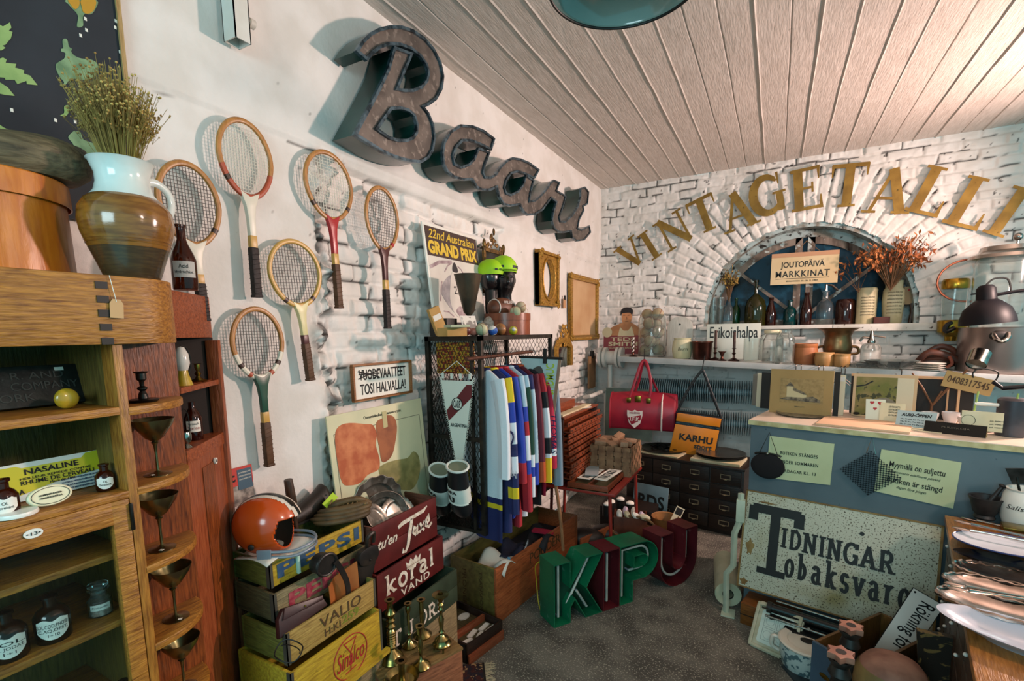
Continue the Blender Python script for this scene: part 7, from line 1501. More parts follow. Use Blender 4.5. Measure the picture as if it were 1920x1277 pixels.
# dried plants
leafo=mat('dried_orange_leaf','#8c4a24',.7,c2='#b5713c',ns=6);leafy=mat('dried_yellow_flower','#a88a44',.7,c2='#8a6c30',ns=9);stemd=mat('dried_stem','#5c4228',.7)
def plant(name,label,base,n,spread,h,m,ls,seed,lean=0):
 RS=random.Random(seed);b=MB();l_=MB()
 for i in range(n):
  a=RS.uniform(0,2*PI);rr=spread*RS.random()**.5;top=Vector((rr*math.cos(a)+lean*RS.random(),rr*math.sin(a)*.22,h*RS.uniform(.45,1)))
  b.tube([(0,0,-.05),tuple(top*.5+Vector((0,0,.03))),tuple(top)],.0022,4)
  for k in range(5):
   c=top.lerp(Vector((0,0,0)),RS.uniform(0,.35))+Vector([RS.uniform(-1,1)*ls*1.6 for _ in range(3)]);e=Euler([RS.uniform(0,6) for _ in range(3)]).to_matrix().to_4x4();e.translation=c
   l_.add([(-ls,0,0),(0,ls*.42,ls*.12),(ls,0,0),(0,-ls*.42,ls*.12),(0,0,-ls*.15)],[(0,1,4),(1,2,4),(2,3,4),(3,0,4),(0,3,2,1)],e)
 t=thing(name,label,'dried plant',base);b.build('stems',stemd,t);o=l_.build('leaves',m,t,smooth=False);return t
p,mp=ws(1645,5.68);plant('dried_leaves','dried orange leaves spreading from the cream jars at the right of the window',(p.x+.05,p.y-.17,p.z+.34),75,.30,.42,leafo,.026,3,.05);
p,mp=ws(1600,5.66);plant('dried_sprig','thin dried sprig reaching left across the market sign corner',(p.x+.02,p.y-.03,p.z+.34),9,.22,.30,leafo,.026,8,-.22)
plant('dried_flowers','small dried yellow flower bunch in the clear bottle, left in the window',(p1.x,p1.y-.02,p1.z+h1),34,.085,.30,leafy,.018,5,.0)
# market sign
q0=P(1446,477,Y=5.60);q1=P(1573,470,Y=5.60);q2=P(1444,535,Y=5.60);W=q1.x-q0.x;h=q0.z-q2.z
t=thing('market_sign','cream sign reading JOUTOPÄIVÄ MARKKINAT hanging in front of the window','sign',(q2.x,5.60,q2.z),rot=(0,.01,0));MB().box(0,W,0,.008,0,h).build('sign_card',mat('cream_sign','#cdb992',.6,c2='#c2ac82',ns=3),t);MB().box(0,W,-.003,.010,h-.04,h).build('wooden_strip',mat('pinkish_lath','#b58a68',.6),t)
text('JOUTOPÄIVÄ',t,W*.15,h*.48,W*.80,h*.76,black_paint,bold=.012);text('MARKKINAT',t,W*.08,h*.23,W*.88,h*.43,black_paint,bold=.012,sp=1.15);MB().box(W*.08,W*.88,-.002,0,h*.175,h*.19).build('underline',black_paint,t);text('KALLIOSSA 25.-26. 9. 1987',t,W*.25,h*.08,W*.72,h*.125,ink)
MB().tube([(W*.35,.0,h),(W*.52,.04,h+.11),(W*.72,0,h)],.004,6).build('string',mat('brown_string','#6a5238',.8),t);MB().sph((W*.52,.08,h+.11),.012,8,(1,4,1)).build('nail',darkmetal,t)
# ================================================================ blue sales counter
CO=Vector((1.74,3.32,0));CE=Vector((2.875,3.057,0));CU=(CE-CO).normalized();CA=math.atan2(CU.y,CU.x);CN=Vector((CU.y,-CU.x,0))   # CN points to the room
def PV(x,y,off=0.0):      # point of the counter front (off metres before it), as (along, height)
 d=FW*F_PX+RI*(x-960)-UP*(y-638.5-SHIFT);o=CO+CN*off;t_=(o-CAM).dot(CN)/d.dot(CN);q=CAM+d*t_;return ((q-CO).dot(CU),q.z)
def cw(u,n,z): q=CO+CU*u+CN*n;return (q.x,q.y,z)
blue=mat('grey_blue_paint','#586970',.5,c2='#506168',ns=4,c3='#2f4450',ns3=40,th3=(.68,.72),bump=.05)
ctop=mat('pale_counter_top','#d6c4b2',.35,c2='#c9b5a2',ns=3);cedge=mat('cream_edge_strip','#c9c08f',.5,c2='#a99a68',ns=14)
ct=thing('sales_counter','tall grey blue painted sales counter with a pale top','counter',CO,CA)
CL,CD,CZ=1.60,.74,1.245
MB().box(0,CL,0,CD,0,CZ-.03).build('counter_body',blue,ct,bev=.002);MB().box(-.012,CL,-.012,CD,CZ-.03,CZ).build('counter_top',ctop,ct,bev=.002);MB().box(-.0135,CL,-.0145,-.012,CZ-.03,CZ-.004).build('edge_strip',cedge,ct)
def fsign(name,label,pts,m,d=.004,off=.004,cat='sign'):
 q=[PV(x,y) for x,y in pts];u0,z0=min(v[0] for v in q),min(v[1] for v in q)
 t=thing(name,label,cat,cw(u0,off,z0),CA);MB().prism([(u-u0,z-z0) for u,z in q],-d,0).build('card',m,t);return t,[(u-u0,z-z0) for u,z in q]
pal=mat('pale_yellow_card','#c9cfa4',.65,c2='#bcc294',ns=3)
def put_on(t,s,pts,y=-.0045,m=ink,**k):   # lettering whose baseline follows the card's slant
 (x0,z0),(x1,z1)=pts[0],pts[1];h=pts[2];L=math.hypot(x1-x0,z1-z0)
 o=text(s,t,0,0,L,h,m,y=0,**k);o.location=(x0,y,z0);o.rotation_euler=(0,-math.atan2(z1-z0,x1-x0),0);return o
t,q=fsign('closing_notice','pale card reading BUTIKEN STÄNGES UNDER SOMMAREN, half behind the black purse',[(1437,895),(1557,909),(1565,832),(1444,817)],pal)
def lerp(a,b,u): return (a[0]+(b[0]-a[0])*u,a[1]+(b[1]-a[1])*u)
def line(t,q,s,u0,u1,v,h,**k):
 g=lambda u: lerp(lerp(q[0],q[1],u),lerp(q[3],q[2],u),v)
 return put_on(t,s,(g(u0),g(u1),h),**k)
line(t,q,'BUTIKEN STÄNGES',.2,.78,.60,.024,sp=1.15,bold=.012);line(t,q,'UNDER SOMMAREN',.2,.80,.39,.020,sp=1.15,bold=.012);line(t,q,'LÖRDAGAR KL. 13',.2,.78,.18,.022,sp=1.15,bold=.012)
t,q=fsign('closed_notice','pale card reading Myymälä on suljettu, Butiken är stängd, beside the mesh purse',[(1639,920),(1787,953),(1803,867),(1653,842)],pal)
line(t,q,'Myymälä on suljettu',.14,.84,.60,.040,bold=.008);line(t,q,'pyhäluontois edellisenä päivänä',.14,.80,.50,.016,shear=.3);line(t,q,'Butiken är stängd',.14,.84,.25,.038,bold=.008);line(t,q,'dagen före pingst',.28,.66,.16,.018,shear=.3)
# purses hanging on the front
u,z=PV(1441,872);t=thing('black_purse','small round black purse hanging by a cord on the counter front','purse',cw(u,.008,z),CA);MB().sph((0,-.018,0),.095,24,(1,.2,.84)).build('purse_body',mat('black_velvet','#141113',.9),t);MB().tube([(.072*math.cos(a),-.02,.066+.012*math.sin(a)) for a in [PI*k/12 for k in range(13)]],.006,8).build('purse_frame',darkmetal,t);MB().tube([(-.05,-.015,.07),(.0,-.008,.205),(.055,-.015,.065)],.0022,6).build('cord',black_paint,t);MB().sph((0,-.03,.078),.009,8).build('clasp',silver,t)
u,z=PV(1631,886);meshm=mat('dark_chain_mesh','#2c3338',.4,.7);t=thing('mesh_purse','dark beaded mesh purse in a diamond shape hanging on the counter front','purse',cw(u,.014,z),CA)
b=MB();rr=.135
for i in range(-11,12):
 for j in range(-11,12):
  x,zz=i*.0118,j*.0118
  if abs(x)/rr+abs(zz)/(.125) < 1.0+.0*R_.random(): b.sph((x,-.006,zz),.0040,6)
for i in range(-11,12):
 x=i*.0118;hh=.125*(1-abs(x)/rr)
 if hh > .01: b.box(x-.0012,x+.0012,-.007,-.005,-hh,hh);b.box(-rr*(1-abs(x)/.125)*1.0,rr*(1-abs(x)/.125),-.007,-.005,x-.0012,x+.0012) if abs(x) < .12 else None
o=b.build('mesh_body',meshm,t);b=MB();b.tube([(-.02,-.006,.11),(0,-.004,.2),(.02,-.006,.11)],.002,5).build('chain',silver,t)
# ---- things on the counter
def on_top(px,py,dz=0): q=P(px,py,Z=CZ);return Vector((q.x,q.y,CZ+.001+dz))
kraft=mat('kraft_board','#a88a58',.75,c2='#9c7e4e',ns=3)
print_w=mat('print_mount','#d0c4a8',.7);black_b=mat('black_backboard','#16130f',.6);printgrey=mat('print_grey_ink','#4a4238',.7,c2='#877a62',ns=50)
def leaned(name,label,cat,px0,px1,pyb,pyt,m,n,d=.006,lean=-.05,zb=CZ):
 """flat thing standing on the counter top, n metres behind its front edge"""
 a=PV(px0,pyb,-n);c=PV(px1,pyt,-n);t=thing(name,label,cat,cw(a[0],-n,zb+.001),0,rot=(lean,0,CA));W=c[0]-a[0];H=max(.05,c[1]-zb)
 MB().box(0,W,0,d,0,H).build('board',m,t);return t,W,H
t,W,H=leaned('castle_print','brown card with an etching of a castle, largest of the prints on the counter','print',1441,1564,782,696,kraft,.36)
MB().box(W*.17,W*.86,-.0012,0,H*.25,H*.80).build('print_area',mat('print_tan','#a3885a',.75,c2='#8f774c',ns=40),t)
bb=MB();bb.prism([(W*.28,H*.38),(W*.28,H*.62),(W*.33,H*.70),(W*.38,H*.62),(W*.38,H*.58),(W*.56,H*.48),(W*.60,H*.44),(W*.60,H*.36)][::-1],-.0024,-.001).build('printed_castle',mat('print_light','#c4b48c',.75),t)
MB().prism([(W*.26,H*.62),(W*.33,H*.72),(W*.40,H*.62)][::-1],-.0034,-.001).prism([(W*.38,H*.60),(W*.56,H*.50),(W*.60,H*.45),(W*.56,H*.45),(W*.38,H*.53)][::-1],-.0034,-.001).build('printed_roof',printgrey,t);MB().prism([(W*.17,H*.33),(W*.3,H*.38),(W*.55,H*.38),(W*.7,H*.42),(W*.82,H*.34),(W*.82,H*.29),(W*.3,H*.31)][::-1],-.0036,-.001).build('printed_trees',printgrey,t)
text('ÅBO SLOTT',t,W*.42,H*.16,W*.58,H*.19,printgrey)
b=MB()
for i,(p0,p1,m_,lab,n) in enumerate(((1408,1424,mat('grey_board','#6d6a62',.7),'grey board at the left end of the prints on the counter',.62),(1416,1440,print_w,'white edged print behind the castle print, at its left',.57),(1424,1450,black_b,'black board behind the castle print, at its left',.52),(1560,1556,black_b,'black board showing right of the castle print',.44))):
 leaned('print',lab,'print',p0,p1+20,782,703-i*1.5,m_,n-.02)
t,W,H=leaned('white_print','print with a white border and small label, between castle print and landscape print','print',1566,1586,782,704,print_w,.47);MB().box(W*.3,W*.9,-.002,0,H*.84,H*.95).build('label',bagw,t)
t,W,H=leaned('long_black_board','long black board with a pale wooden rim behind all the prints on the counter','board',1590,1830,800,709,black_b,.62,lean=-.02);MB().box(0,W,-.012,0,H-.015,H).build('rim_strip',mat('pale_rim','#c49c74',.6),t);MB().box(W*.80,W*.815,-.010,0,0,H).build('rim_strip',mat('pale_rim','#c49c74',.6),t)
t,W,H=leaned('landscape_print','framed print of a green hillside with a rock, standing on the counter','print',1595,1722,788,705,mat('frame_tan','#c9a982',.6),.50)
MB().box(W*.05,W*.70,-.0015,0,.01,H*.93).build('picture',mat('hillside_picture','#6a6a2c',.6,c2='#8d7a4a',ns=9,c3='#3a3a1c',ns3=20,th3=(.56,.6)),t);MB().box(W*.70,W*.95,-.0012,0,.01,H*.93).build('mount',print_w,t);MB().prism([(v.x*W,v.y*H) for v in smooth([(.30,.30),(.42,.45),(.58,.46),(.69,.36),(.69,.2),(.3,.2)],3)],-.0026,-.001).build('painted_rock',mat('print_rock','#7d7868',.7,c2='#67624f',ns=12),t);MB().ribbon([(.05*W,.70*H),(.2*W,.74*H),(.32*W,.84*H)],.008,-.0028,-.001).build('painted_branch',black_b,t)
tag(put(MB().lathe([(0,0),(.135,0),(.15,.008),(.152,.014),(.145,.012),(.13,.006),(0,.006)],40).build('round_tray',mat('grey_pressed_tray','#8f8672',.5,.5,c2='#6d6552',ns=30,bump=.3)),on_top(1505,778)),'round grey pressed metal tray lying on the counter before the castle print','tray')
tag(put(MB().box(0,.42,0,.30,0,.012).build('card_stack',mat('pinkish_card_stack','#cfa988',.7),bev=.001),(*cw(.34,-.01,CZ+.001)[:2],CZ+.001),CA),'flat stack of pinkish cards at the counter edge','cards')
for i,(px,py,m_) in enumerate(((1598,777,black_paint),(1612,772,silver),(1634,783,black_paint),(1660,780,silver),(1668,786,silver),(1605,785,black_paint))): p=on_top(px,py-4,.012);tag(put(MB().sph((0,0,.008),.011,10,(1.6,1,.8)).build('trinket',m_),p),'%s trinket on the pinkish cards' % ('small black' if m_ is black_paint else 'small silver'),'trinket','trinkets on the counter')
pcw=mat('playing_card_white','#cfd0bc',.5)
def wedge(name,label,cat,px,py,w_,h,m,rz=0,lean=-.35,dz=0,fr=None):
 t=thing(name,label,cat,on_top(px,py,dz),0,rot=(lean,0,CA+rz));MB().box(0,w_,-.004,0,0,h).build('card',m,t);return t
t=wedge('playing_card','playing card with three red hearts standing on the counter','card',1622,790,.095,.12,pcw,.25,-.2,.012)
for x,z,s_ in ((.03,.100,.012),(.068,.098,.012),(.045,.065,.010)): MB().prism([(x+s_*a*.06,z+s_*c*.06) for a,c in [(16*math.sin(k)**3,13*math.cos(k)-5*math.cos(2*k)-2*math.cos(3*k)-math.cos(4*k)) for k in [2*PI*i/24 for i in range(24)]]],-.0055,-.004).build('heart',mat('heart_red','#a8282c',.6),t)
t=wedge('printed_card','cream printed card standing right of the playing card','card',1648,792,.115,.105,cream,-.05,-.2,.012);[text('LEHTIKORTTI',t,.04,.03+.016*k,.09,.04+.016*k,ink,y=-.0042) for k in range(4)]
t=wedge('ornament_card','brown ornamented ticket standing behind the opening hours sign','card',1699,775,.125,.15,mat('ticket_tan','#c2b08a',.6,c2='#8f6a48',ns=50,th=(.56,.6)),-.12,-.2,.0)
t=wedge('opening_sign','pale blue sign reading AUKI ÖPPEN leaning on the counter','sign',1678,800,.17,.095,mat('pale_blue_enamel','#a9b9b9',.4),-.12,-.5,.004);text('AUKI-ÖPPEN',t,.02,.062,.15,.084,ink,y=-.0045,bold=.03,shear=.2);[text('Ma Ti Ke To Pe La',t,.02,.012+.015*k,.12,.018+.015*k,ink,y=-.0045) for k in range(3)]
t=thing('black_sign','black prism sign with dim lettering at the counter edge','sign',on_top(1731,809),CA-.15);MB().add([(0,0,0),(.24,0,0),(.24,.06,0),(0,.06,0),(0,.03,.055),(.24,.03,.055)],[(0,1,5,4),(3,4,5,2),(0,4,3),(1,2,5),(0,3,2,1)]).build('sign_block',mat('black_lacquer','#16120f',.25),t);MB().add([(.2402,0,0),(.2402,.06,0),(.2402,.03,.055)],[(0,1,2)]).build('wood_end',kraft,t)
o=text('PUUKKOJA',t,0,0,.11,.012,mat('dim_lettering','#5f564a',.5),y=0);o.location=(.07,.012,.025);o.rotation_euler=(-math.atan2(.03,.055),0,0)
tag(put(MB().box(0,.14,0,.07,0,.003).build('loose_card',cream),on_top(1702,806),CA-.2),'cream loose card lying before the black prism sign','card')
cupm=mat('white_cup','#c9c2c0',.25,coat=.4)
for px,py,lab in ((1742,796,'small white cup left of the three behind the black sign'),(1781,796,'white cup with grey brush marks behind the black sign'),(1812,806,'white cup with a wide rim right of the three')): tag(put(MB().lathe([(0,0),(.022,0),(.026,.01),(.040,.055),(.040,.07),(.035,.07),(.022,.012),(0,.01)],24).build('china_cup',cupm),on_top(px,py)),lab,'cup')
t=thing('wooden_twig','forked brown twig ornament standing on the counter','twig',on_top(1744,790),CA);b=MB();b.tube([(0,0,0),(0,0,.10)],.006,6).tube([(0,0,.09),(.06,0,.19),(.14,0,.31)],.006,6).tube([(0,0,.10),(-.05,0,.2),(-.10,0,.28)],.005,6).tube([(.01,0,.11),(.04,0,.18)],.005,6).build('twig_body',mat('brown_twig','#6b4428',.7),t);MB().lathe([(0,0),(.03,0),(.03,.01),(0,.01)],16).build('base',kraft,t)
glg=mat('lime_plastic','#9ab05a',.5)
t=thing('card_easel','small lime green easel holding a cream business card','easel',on_top(1822,812),CA-.05);t.scale=(.9,)*3
for x in (.0,.16): MB().tube([(x-.01,-.02,0),(x+.01,.02,.24)],.005,8).build('easel_leg',glg,t)
MB().cyl((.0,.012,.17),(.17,.012,.17),.010).build('cross_bar',white_enamel,t);k=MB().box(-.05,.18,-.02,-.016,.02,.13).build('card',cream,t);[text('puh. 0408317545',t,.07,.04+.018*j,.14,.048+.018*j,ink,y=-.021) for j in range(3)];MB().tube([(-.02+.03*math.cos(a),-.021,.075+.03*math.sin(a)) for a in [2*PI*i/24 for i in range(24)]],.001,4,True).build('printed_ring',ink,t)
t=lathe_thing('tin_canister','dark grey tin canister at the right end of the counter','canister',on_top(1898,822),[(0,0),(.06,0),(.062,.01),(.062,.18),(.05,.19),(0,.19)],mat('dark_grey_tin','#3f4046',.4,.5,c2='#55545a',ns=8),part='canister_body');t.location += Vector(CN)*-.08
t=lathe_thing('dark_bowl','small dark bowl under the lime green easel','bowl',on_top(1848,808),[(0,0),(.035,0),(.045,.03),(.04,.03),(0,.01)],black_paint,part='bowl_body')
# number board hanging from the shelf
NBY=3.62;q0=P(1767,693,Y=NBY);q1=P(1859,713,Y=NBY);q2=P(1764,723,Y=NBY)
t=thing('number_board','brown card stencilled 0408317545 on a pale stake, just below the shelf','sign',q2,rot=(0,math.atan2(q0.z-q1.z,q1.x-q0.x),0));W=(q1-q0).length;h=q0.z-q2.z;MB().box(0,W,0,.006,0,h).build('card',kraft,t);text('0408317545',t,W*.07,h*.32,W*.92,h*.74,mat('brown_stencil','#4a3420',.7),bold=.01)
q3=P(1772,672,Y=4.98)
MB().box(W*.36,W*.41,.006,.016,-(q2.z-CZ)-.02,h*.6).build('wooden_stake',mat('pale_rim','#c49c74',.6),t).rotation_euler=(0,-t.rotation_euler.y,0)
b=MB();b.tube(smooth([(W*.55,-.004,h*.9),(W*.50,-.004,h*1.15),(W*.60,0,h*1.5),(W*.95,0,h*1.5),(W*.97,0,h*.9)],5,False),.004,6).build('wire_hook',black_paint,t)
# bulldog clips and hanging clips on the shelf edge
wire=mat('dark_wire','#55504a',.35,.9)
for i,(px,lab) in enumerate(((1493,'leftmost'),(1503,'second'),(1536,'third'),(1545,'fourth'),(1579,'fifth'),(1586,'sixth'),(1692,'rightmost'))):
 q=P(px,676,Y=SF-.02);t=thing('wire_clip',lab+' wire hanger clip on the front edge of the long shelf','clip',(q.x,SF-.02,SH(q.x)),0,'wire clips on the shelf edge');MB().tube(smooth([(0,.06,.004),(0,-.004,.004),(0,-.006,-.04),(0,-.008,-.09),(.03,-.008,-.12),(.06,-.008,-.15)],4,False),.004,6).tube([(0,-.008,-.09),(-.05,-.008,-.13)],.004,6).build('wire_body',wire,t)
# lamp arm reaching in at the right
t=thing('jointed_lamp_arm','black jointed lamp arm reaching in at the right frame edge above the counter','lamp arm',cw(1.50,-.30,CZ+.001),CA);o_=Vector(t.location);iv=Matrix.Rotation(-CA,3,'Z')
MB().tube([(0,0,.01),(.02,0,.30),tuple(iv @ (P(1880,728,Y=3.35)-o_)),tuple(iv @ (P(1862,716,Y=3.35)-o_))],.011,8).build('arm_rod',lampb,t);MB().lathe([(0,0),(.07,0),(.06,.02),(0,.025)],24).build('base',lampb,t)
# ================================================================ in front of the counter
rustwhite=mat('rusty_white_enamel','#b9bba6',.5,c2='#93895c',ns=3.2,th=(.52,.74),c3='#4a3f28',ns3=120,th3=(.57,.61),bump=.1)
rust2=mat('rust_brown','#6a4a20',.7,c2='#8a7444',ns=9)
tl,tr,bl,br=(1402,918),(1775,959),(1397,1093),(1760,1168)
a,b_,c,d_=PV(*tl,.02),PV(*tr,.02),PV(*bl,.14),PV(*br,.14)
W=b_[0]-a[0];zb=c[1]-.03;H=math.hypot(a[1]-zb,.12)
sg_=thing('enamel_shop_sign','big rusty white enamel sign reading TIDNINGAR Tobaksvaror, leaning on the counter','sign',cw(a[0]-.005,.14,zb),0,rot=(-math.asin(.12/H),0,CA))
MB().box(0,W,0,.02,0,H).build('sign_plate',rustwhite,sg_,bev=.004)
e=MB();e.box(-.003,W+.003,-.002,.022,0,.008).box(-.003,W+.003,-.002,.022,H-.008,H).box(-.003,.008,-.002,.022,0,H).box(W-.008,W+.003,-.002,.022,0,H);e.build('rusty_edge',rust2,sg_)
b=MB();RS=random.Random(3)
for (x,z,rx,rz) in ((.05,H*.42,.022,.045),(.12,H*.90,.05,.006),(.035,.035,.02,.02)): b.prism([(max(.002,x+rx*math.cos(k)*(1+.3*math.sin(3*k))),z+rz*math.sin(k)*(1+.25*math.sin(5*k))) for k in [2*PI*i/22 for i in range(22)]],-.0008,0)
b.build('rust_stain',rust2,sg_)
def sp(px,py): q=PV(px,py,.08);return (q[0]-a[0]+.005,(q[1]-zb)*H/(a[1]-zb))
bk=black_paint
q0=sp(1447,1075);q1=sp(1450,955)
slab('T',sg_,q0[0]-.43*(q1[1]-q0[1])*.82,q0[1],q1[1]-q0[1],bk,w=.13,foot=.46,wide=.82,ft=.09)
i0=sp(1474,1028);slab('TIDNINGAR'[1:],sg_,i0[0]-.03,i0[1],.115,bk,w=.15,gap=.14,foot=.44,fit=sp(1682,1060)[0])
o0=sp(1483,1078);slab('obaksvaror',sg_,o0[0]-.03,o0[1],.150,bk,w=.12,gap=.26,foot=.36,fit=sp(1745,1120)[0])
d0=sp(1615,1005);MB().cyl((d0[0],-.002,d0[1]),(d0[0],0,d0[1]),.011,n=16).build('black_dot',bk,sg_)
# white bent bracket standing left of the sign and paper roll
wmet=mat('chalky_white_metal','#b9c2ac',.5,c2='#a9b29c',ns=9)
q=P(1362,1150,Z=0);t=thing('bent_bracket','white painted bent iron bracket standing at the left of the rusty sign','bracket',(q.x,q.y,0));pts=[(0,0,.0)]
def rel(px,py): k=P(px,py,Y=q.y);return (k.x-q.x,0,k.z)
b=MB();b.tube([rel(x,y) for x,y in ((1361,1150),(1362,1075),(1375,1060),(1377,1000),(1388,975),(1390,925))],.019,4);b.build('bracket_bar',wmet,t,bev=.002);MB().box(-.03,.05,-.05,.05,0,.01).build('foot_plate',wmet,t,bev=.002);k=rel(1387,960);MB().box(k[0]-.02,k[0]+.03,-.02,.02,k[2]-.06,k[2]+.08).build('end_block',wmet,t,bev=.004)
q=P(1365,1112,Z=.10);t=thing('paper_roll','roll of pale wallpaper lying on the floor behind the white bracket','roll',(q.x,q.y+.01,.085),0,rot=(-PI/2,0,.12));MB().lathe([(.035,0),(.08,0),(.08,.5),(.035,.5),(.035,0)],32).build('paper_body',mat('wallpaper_cream','#b9b79a',.7,c2='#a9a78a',ns=6),t);MB().lathe([(.028,.003),(.036,.003),(.036,.49),(.028,.49)],20).build('roll_core',bk,t)
# typewriter and its case
case_=wood('typewriter_case','#7d4a1c','#5a3210','x',8,.4)
q=P(1387,1168,Z=0);t=thing('typewriter_case','brown wooden typewriter case on the floor below the rusty sign','case',(q.x,q.y,0),CA);MB().box(0,.30,0,.25,0,.135).build('case_body',case_,t,bev=.004);MB().box(-.003,.303,-.003,.253,.062,.066).build('case_seam',bk,t)
tw=mat('black_enamel_gloss','#121212',.2,coat=.4)
t=thing('typewriter','black typewriter with a long carriage below the rusty sign','typewriter',cw(.30,.235,0),CA)
TWL=.62
MB().hexa([(0,-.16,0),(TWL*.72,-.16,0),(TWL*.72,.05,0),(0,.05,0)],[(0,-.10,.15),(TWL*.72,-.10,.15),(TWL*.72,.05,.17),(0,.05,.17)]).build('typewriter_body',tw,t,bev=.006)
MB().cyl((-.08,-.02,.205),(TWL,-.02,.205),.026,n=24).build('platen',tw,t);MB().cyl((-.10,-.07,.175),(TWL*.98,-.07,.175),.006).build('paper_bail',chrome,t);MB().cyl((-.06,.0,.245),(TWL,.0,.245),.006).build('guide_rod',chrome,t);MB().box(-.08,TWL,-.055,.03,.150,.182).build('carriage',tw,t,bev=.003)
for x in (.12,.26,.34,.40): MB().cyl((x,-.07,.175),(x,-.088,.19),.008,n=8).build('margin_stop',chrome,t)
for x in (-.10,TWL+.0): MB().cyl((x,-.02,.205),(x+.025,-.02,.205),.032,n=20).build('platen_knob',bk,t)
MB().tube([(-.08,-.04,.2),(-.11,-.09,.23)],.006,6).build('return_lever',chrome,t)
for r_ in range(3):
 for c_ in range(9): MB().cyl((.03+.045*c_+.01*r_,-.135-.028*r_,.04+.0*r_),(.03+.045*c_+.01*r_,-.135-.028*r_,.125-.03*r_),.009,n=10).build('key',bk,t)
# white tile frame
q=P(1440,1205,Z=.0)
wst=mat('weathered_cream_stone','#b9b59c',.6,c2='#a09a7e',ns=9,bump=.2)
t=thing('white_tile','thick cream framed tile with four printed squares leaning on the typewriter case','tile',(P(1400,1208,Z=0).x,P(1400,1208,Z=0).y,0),rot=(-.55,0,CA-.12))
b=MB();WT,HT=.25,.26
b.prism(rrect(0,0,WT,HT,.03),0,.03).build('tile_body',wst,t,bev=.006);MB().prism(rrect(.04,.04,WT-.04,HT-.04,.015),-.001,.002).build('tile_face',mat('pale_green_white','#bccabf',.4),t)
b=MB()
for x0,z0 in ((.06,.06),(.13,.06),(.06,.135),(.13,.135)): b.ribbon([(x0,z0),(x0+.06,z0),(x0+.06,z0+.065),(x0,z0+.065),(x0,z0)],.002,-.0018,-.001);b.ribbon([(x0+.03+.022*math.cos(k),z0+.032+.022*math.sin(k)) for k in [2*PI*i/16 for i in range(17)]],.0015,-.0018,-.001)
b.build('printed_squares',mat('grey_print_line','#7d8a84',.6),t);MB().ribbon([(.015,.015),(WT-.015,.015),(WT-.015,HT-.015),(.015,HT-.015),(.015,.015)],.016,-.012,.0).build('raised_rim',wst,t,bev=.004)
# enamel pot with lid
pz=P(1490,1250,Z=0);epot=mat('white_enamel_pattern','#b5c4bf',.3,c2='#4f6a70',ns=34,th=(.52,.56));elid=mat('cream_enamel_lid','#cfc8b8',.3)
t=thing('enamel_pot','white enamel pot with a blue grey pattern and a lid with a dark hole','pot',(pz.x+.05,pz.y+.02,0),-.3);r=.125
MB().lathe([(0,0),(r*.85,0),(r*.9,.01),(r,.07),(r,.13),(r*.96,.14)],40).build('pot_body',epot,t);MB().lathe([(r*1.06,.138),(r*1.08,.146),(r*1.02,.152),(r*.75,.150),(r*.70,.144),(r*.3,.150),(0,.150)],40).build('lid',elid,t);MB().sph((0,0,.152),.032,16,(1,.8,.12)).sph((.02,.012,.152),.018,12,(1,1,.2)).build('lid_hole',bk,t)
MB().tube(smooth([(-r*.95,-.02,.12),(-r*1.25,-.03,.125),(-r*1.28,-.03,.07),(-r*1.0,-.02,.05)],5,False),.010,8).build('handle',elid,t)
tag(put(MB().box(-.12,.12,-.10,.10,0,.012).build('slate_slab',mat('slate_base','#2c3438',.5)),(pz.x+.09,pz.y-.06,0),.5),'dark slate slab lying beside the enamel pot','slab')
# crate with the Swedish smoking sign
za=.40;A_,B_,C_=P(1527,1200,Z=za),P(1650,1147,Z=za),P(1748,1192,Z=za);U1=(C_-B_);U1.z=0;V1=(B_-A_);V1.z=0
t=thing('blue_crate','wooden crate with a blue painted end and oval brass label, full of odds and ends','crate',(A_.x,A_.y,0));inw=wood('crate_inside_brown','#6a4a24','#47300f','z',6)
def side(p,q,th,m,nm,n_,z1=za):
 d=(q-p);d.z=0;nrm=Vector((d.y,-d.x,0)).normalized()*th;base=[p-A_,q-A_,q-A_+nrm*n_,p-A_+nrm*n_]
 return MB().hexa([(v.x,v.y,0) for v in base],[(v.x,v.y,z1) for v in base]).build(nm,m,t,bev=.002)
D_=A_+U1*1.0
side(A_,D_,.016,mat('blue_crate_paint','#43586a',.5,c2='#3a4d5e',ns=6),'blue_end',1);side(A_,B_,.014,inw,'side_board',1);side(B_,C_,.014,inw,'back_board',1);side(D_,C_,.014,inw,'side_board',-1)
du=U1.normalized();MB().hexa([(0,-.002,0)]*4,[(0,0,0)]*4) if 0 else None
w1=U1.length;ang=math.atan2(U1.y,U1.x);ov=MB().cyl((0,0,0),(0,-.004,0),.022,n=24).build('brass_label',brass,t);ov.location=(du.x*w1*.30+du.y*.017,du.y*w1*.30-du.x*.017,.27);ov.rotation_euler=(0,.2,ang);ov.scale=(1,1,.5);
MB().hexa([(0,0,.02),(U1.x*.98,U1.y*.98,.02),((U1+V1).x*.98,(U1+V1).y*.98,.02),(V1.x*.98,V1.y*.98,.02)],[(0,0,.03),(U1.x*.98,U1.y*.98,.03),((U1+V1).x*.98,(U1+V1).y*.98,.03),(V1.x*.98,V1.y*.98,.03)]).build('bottom',inw,t)
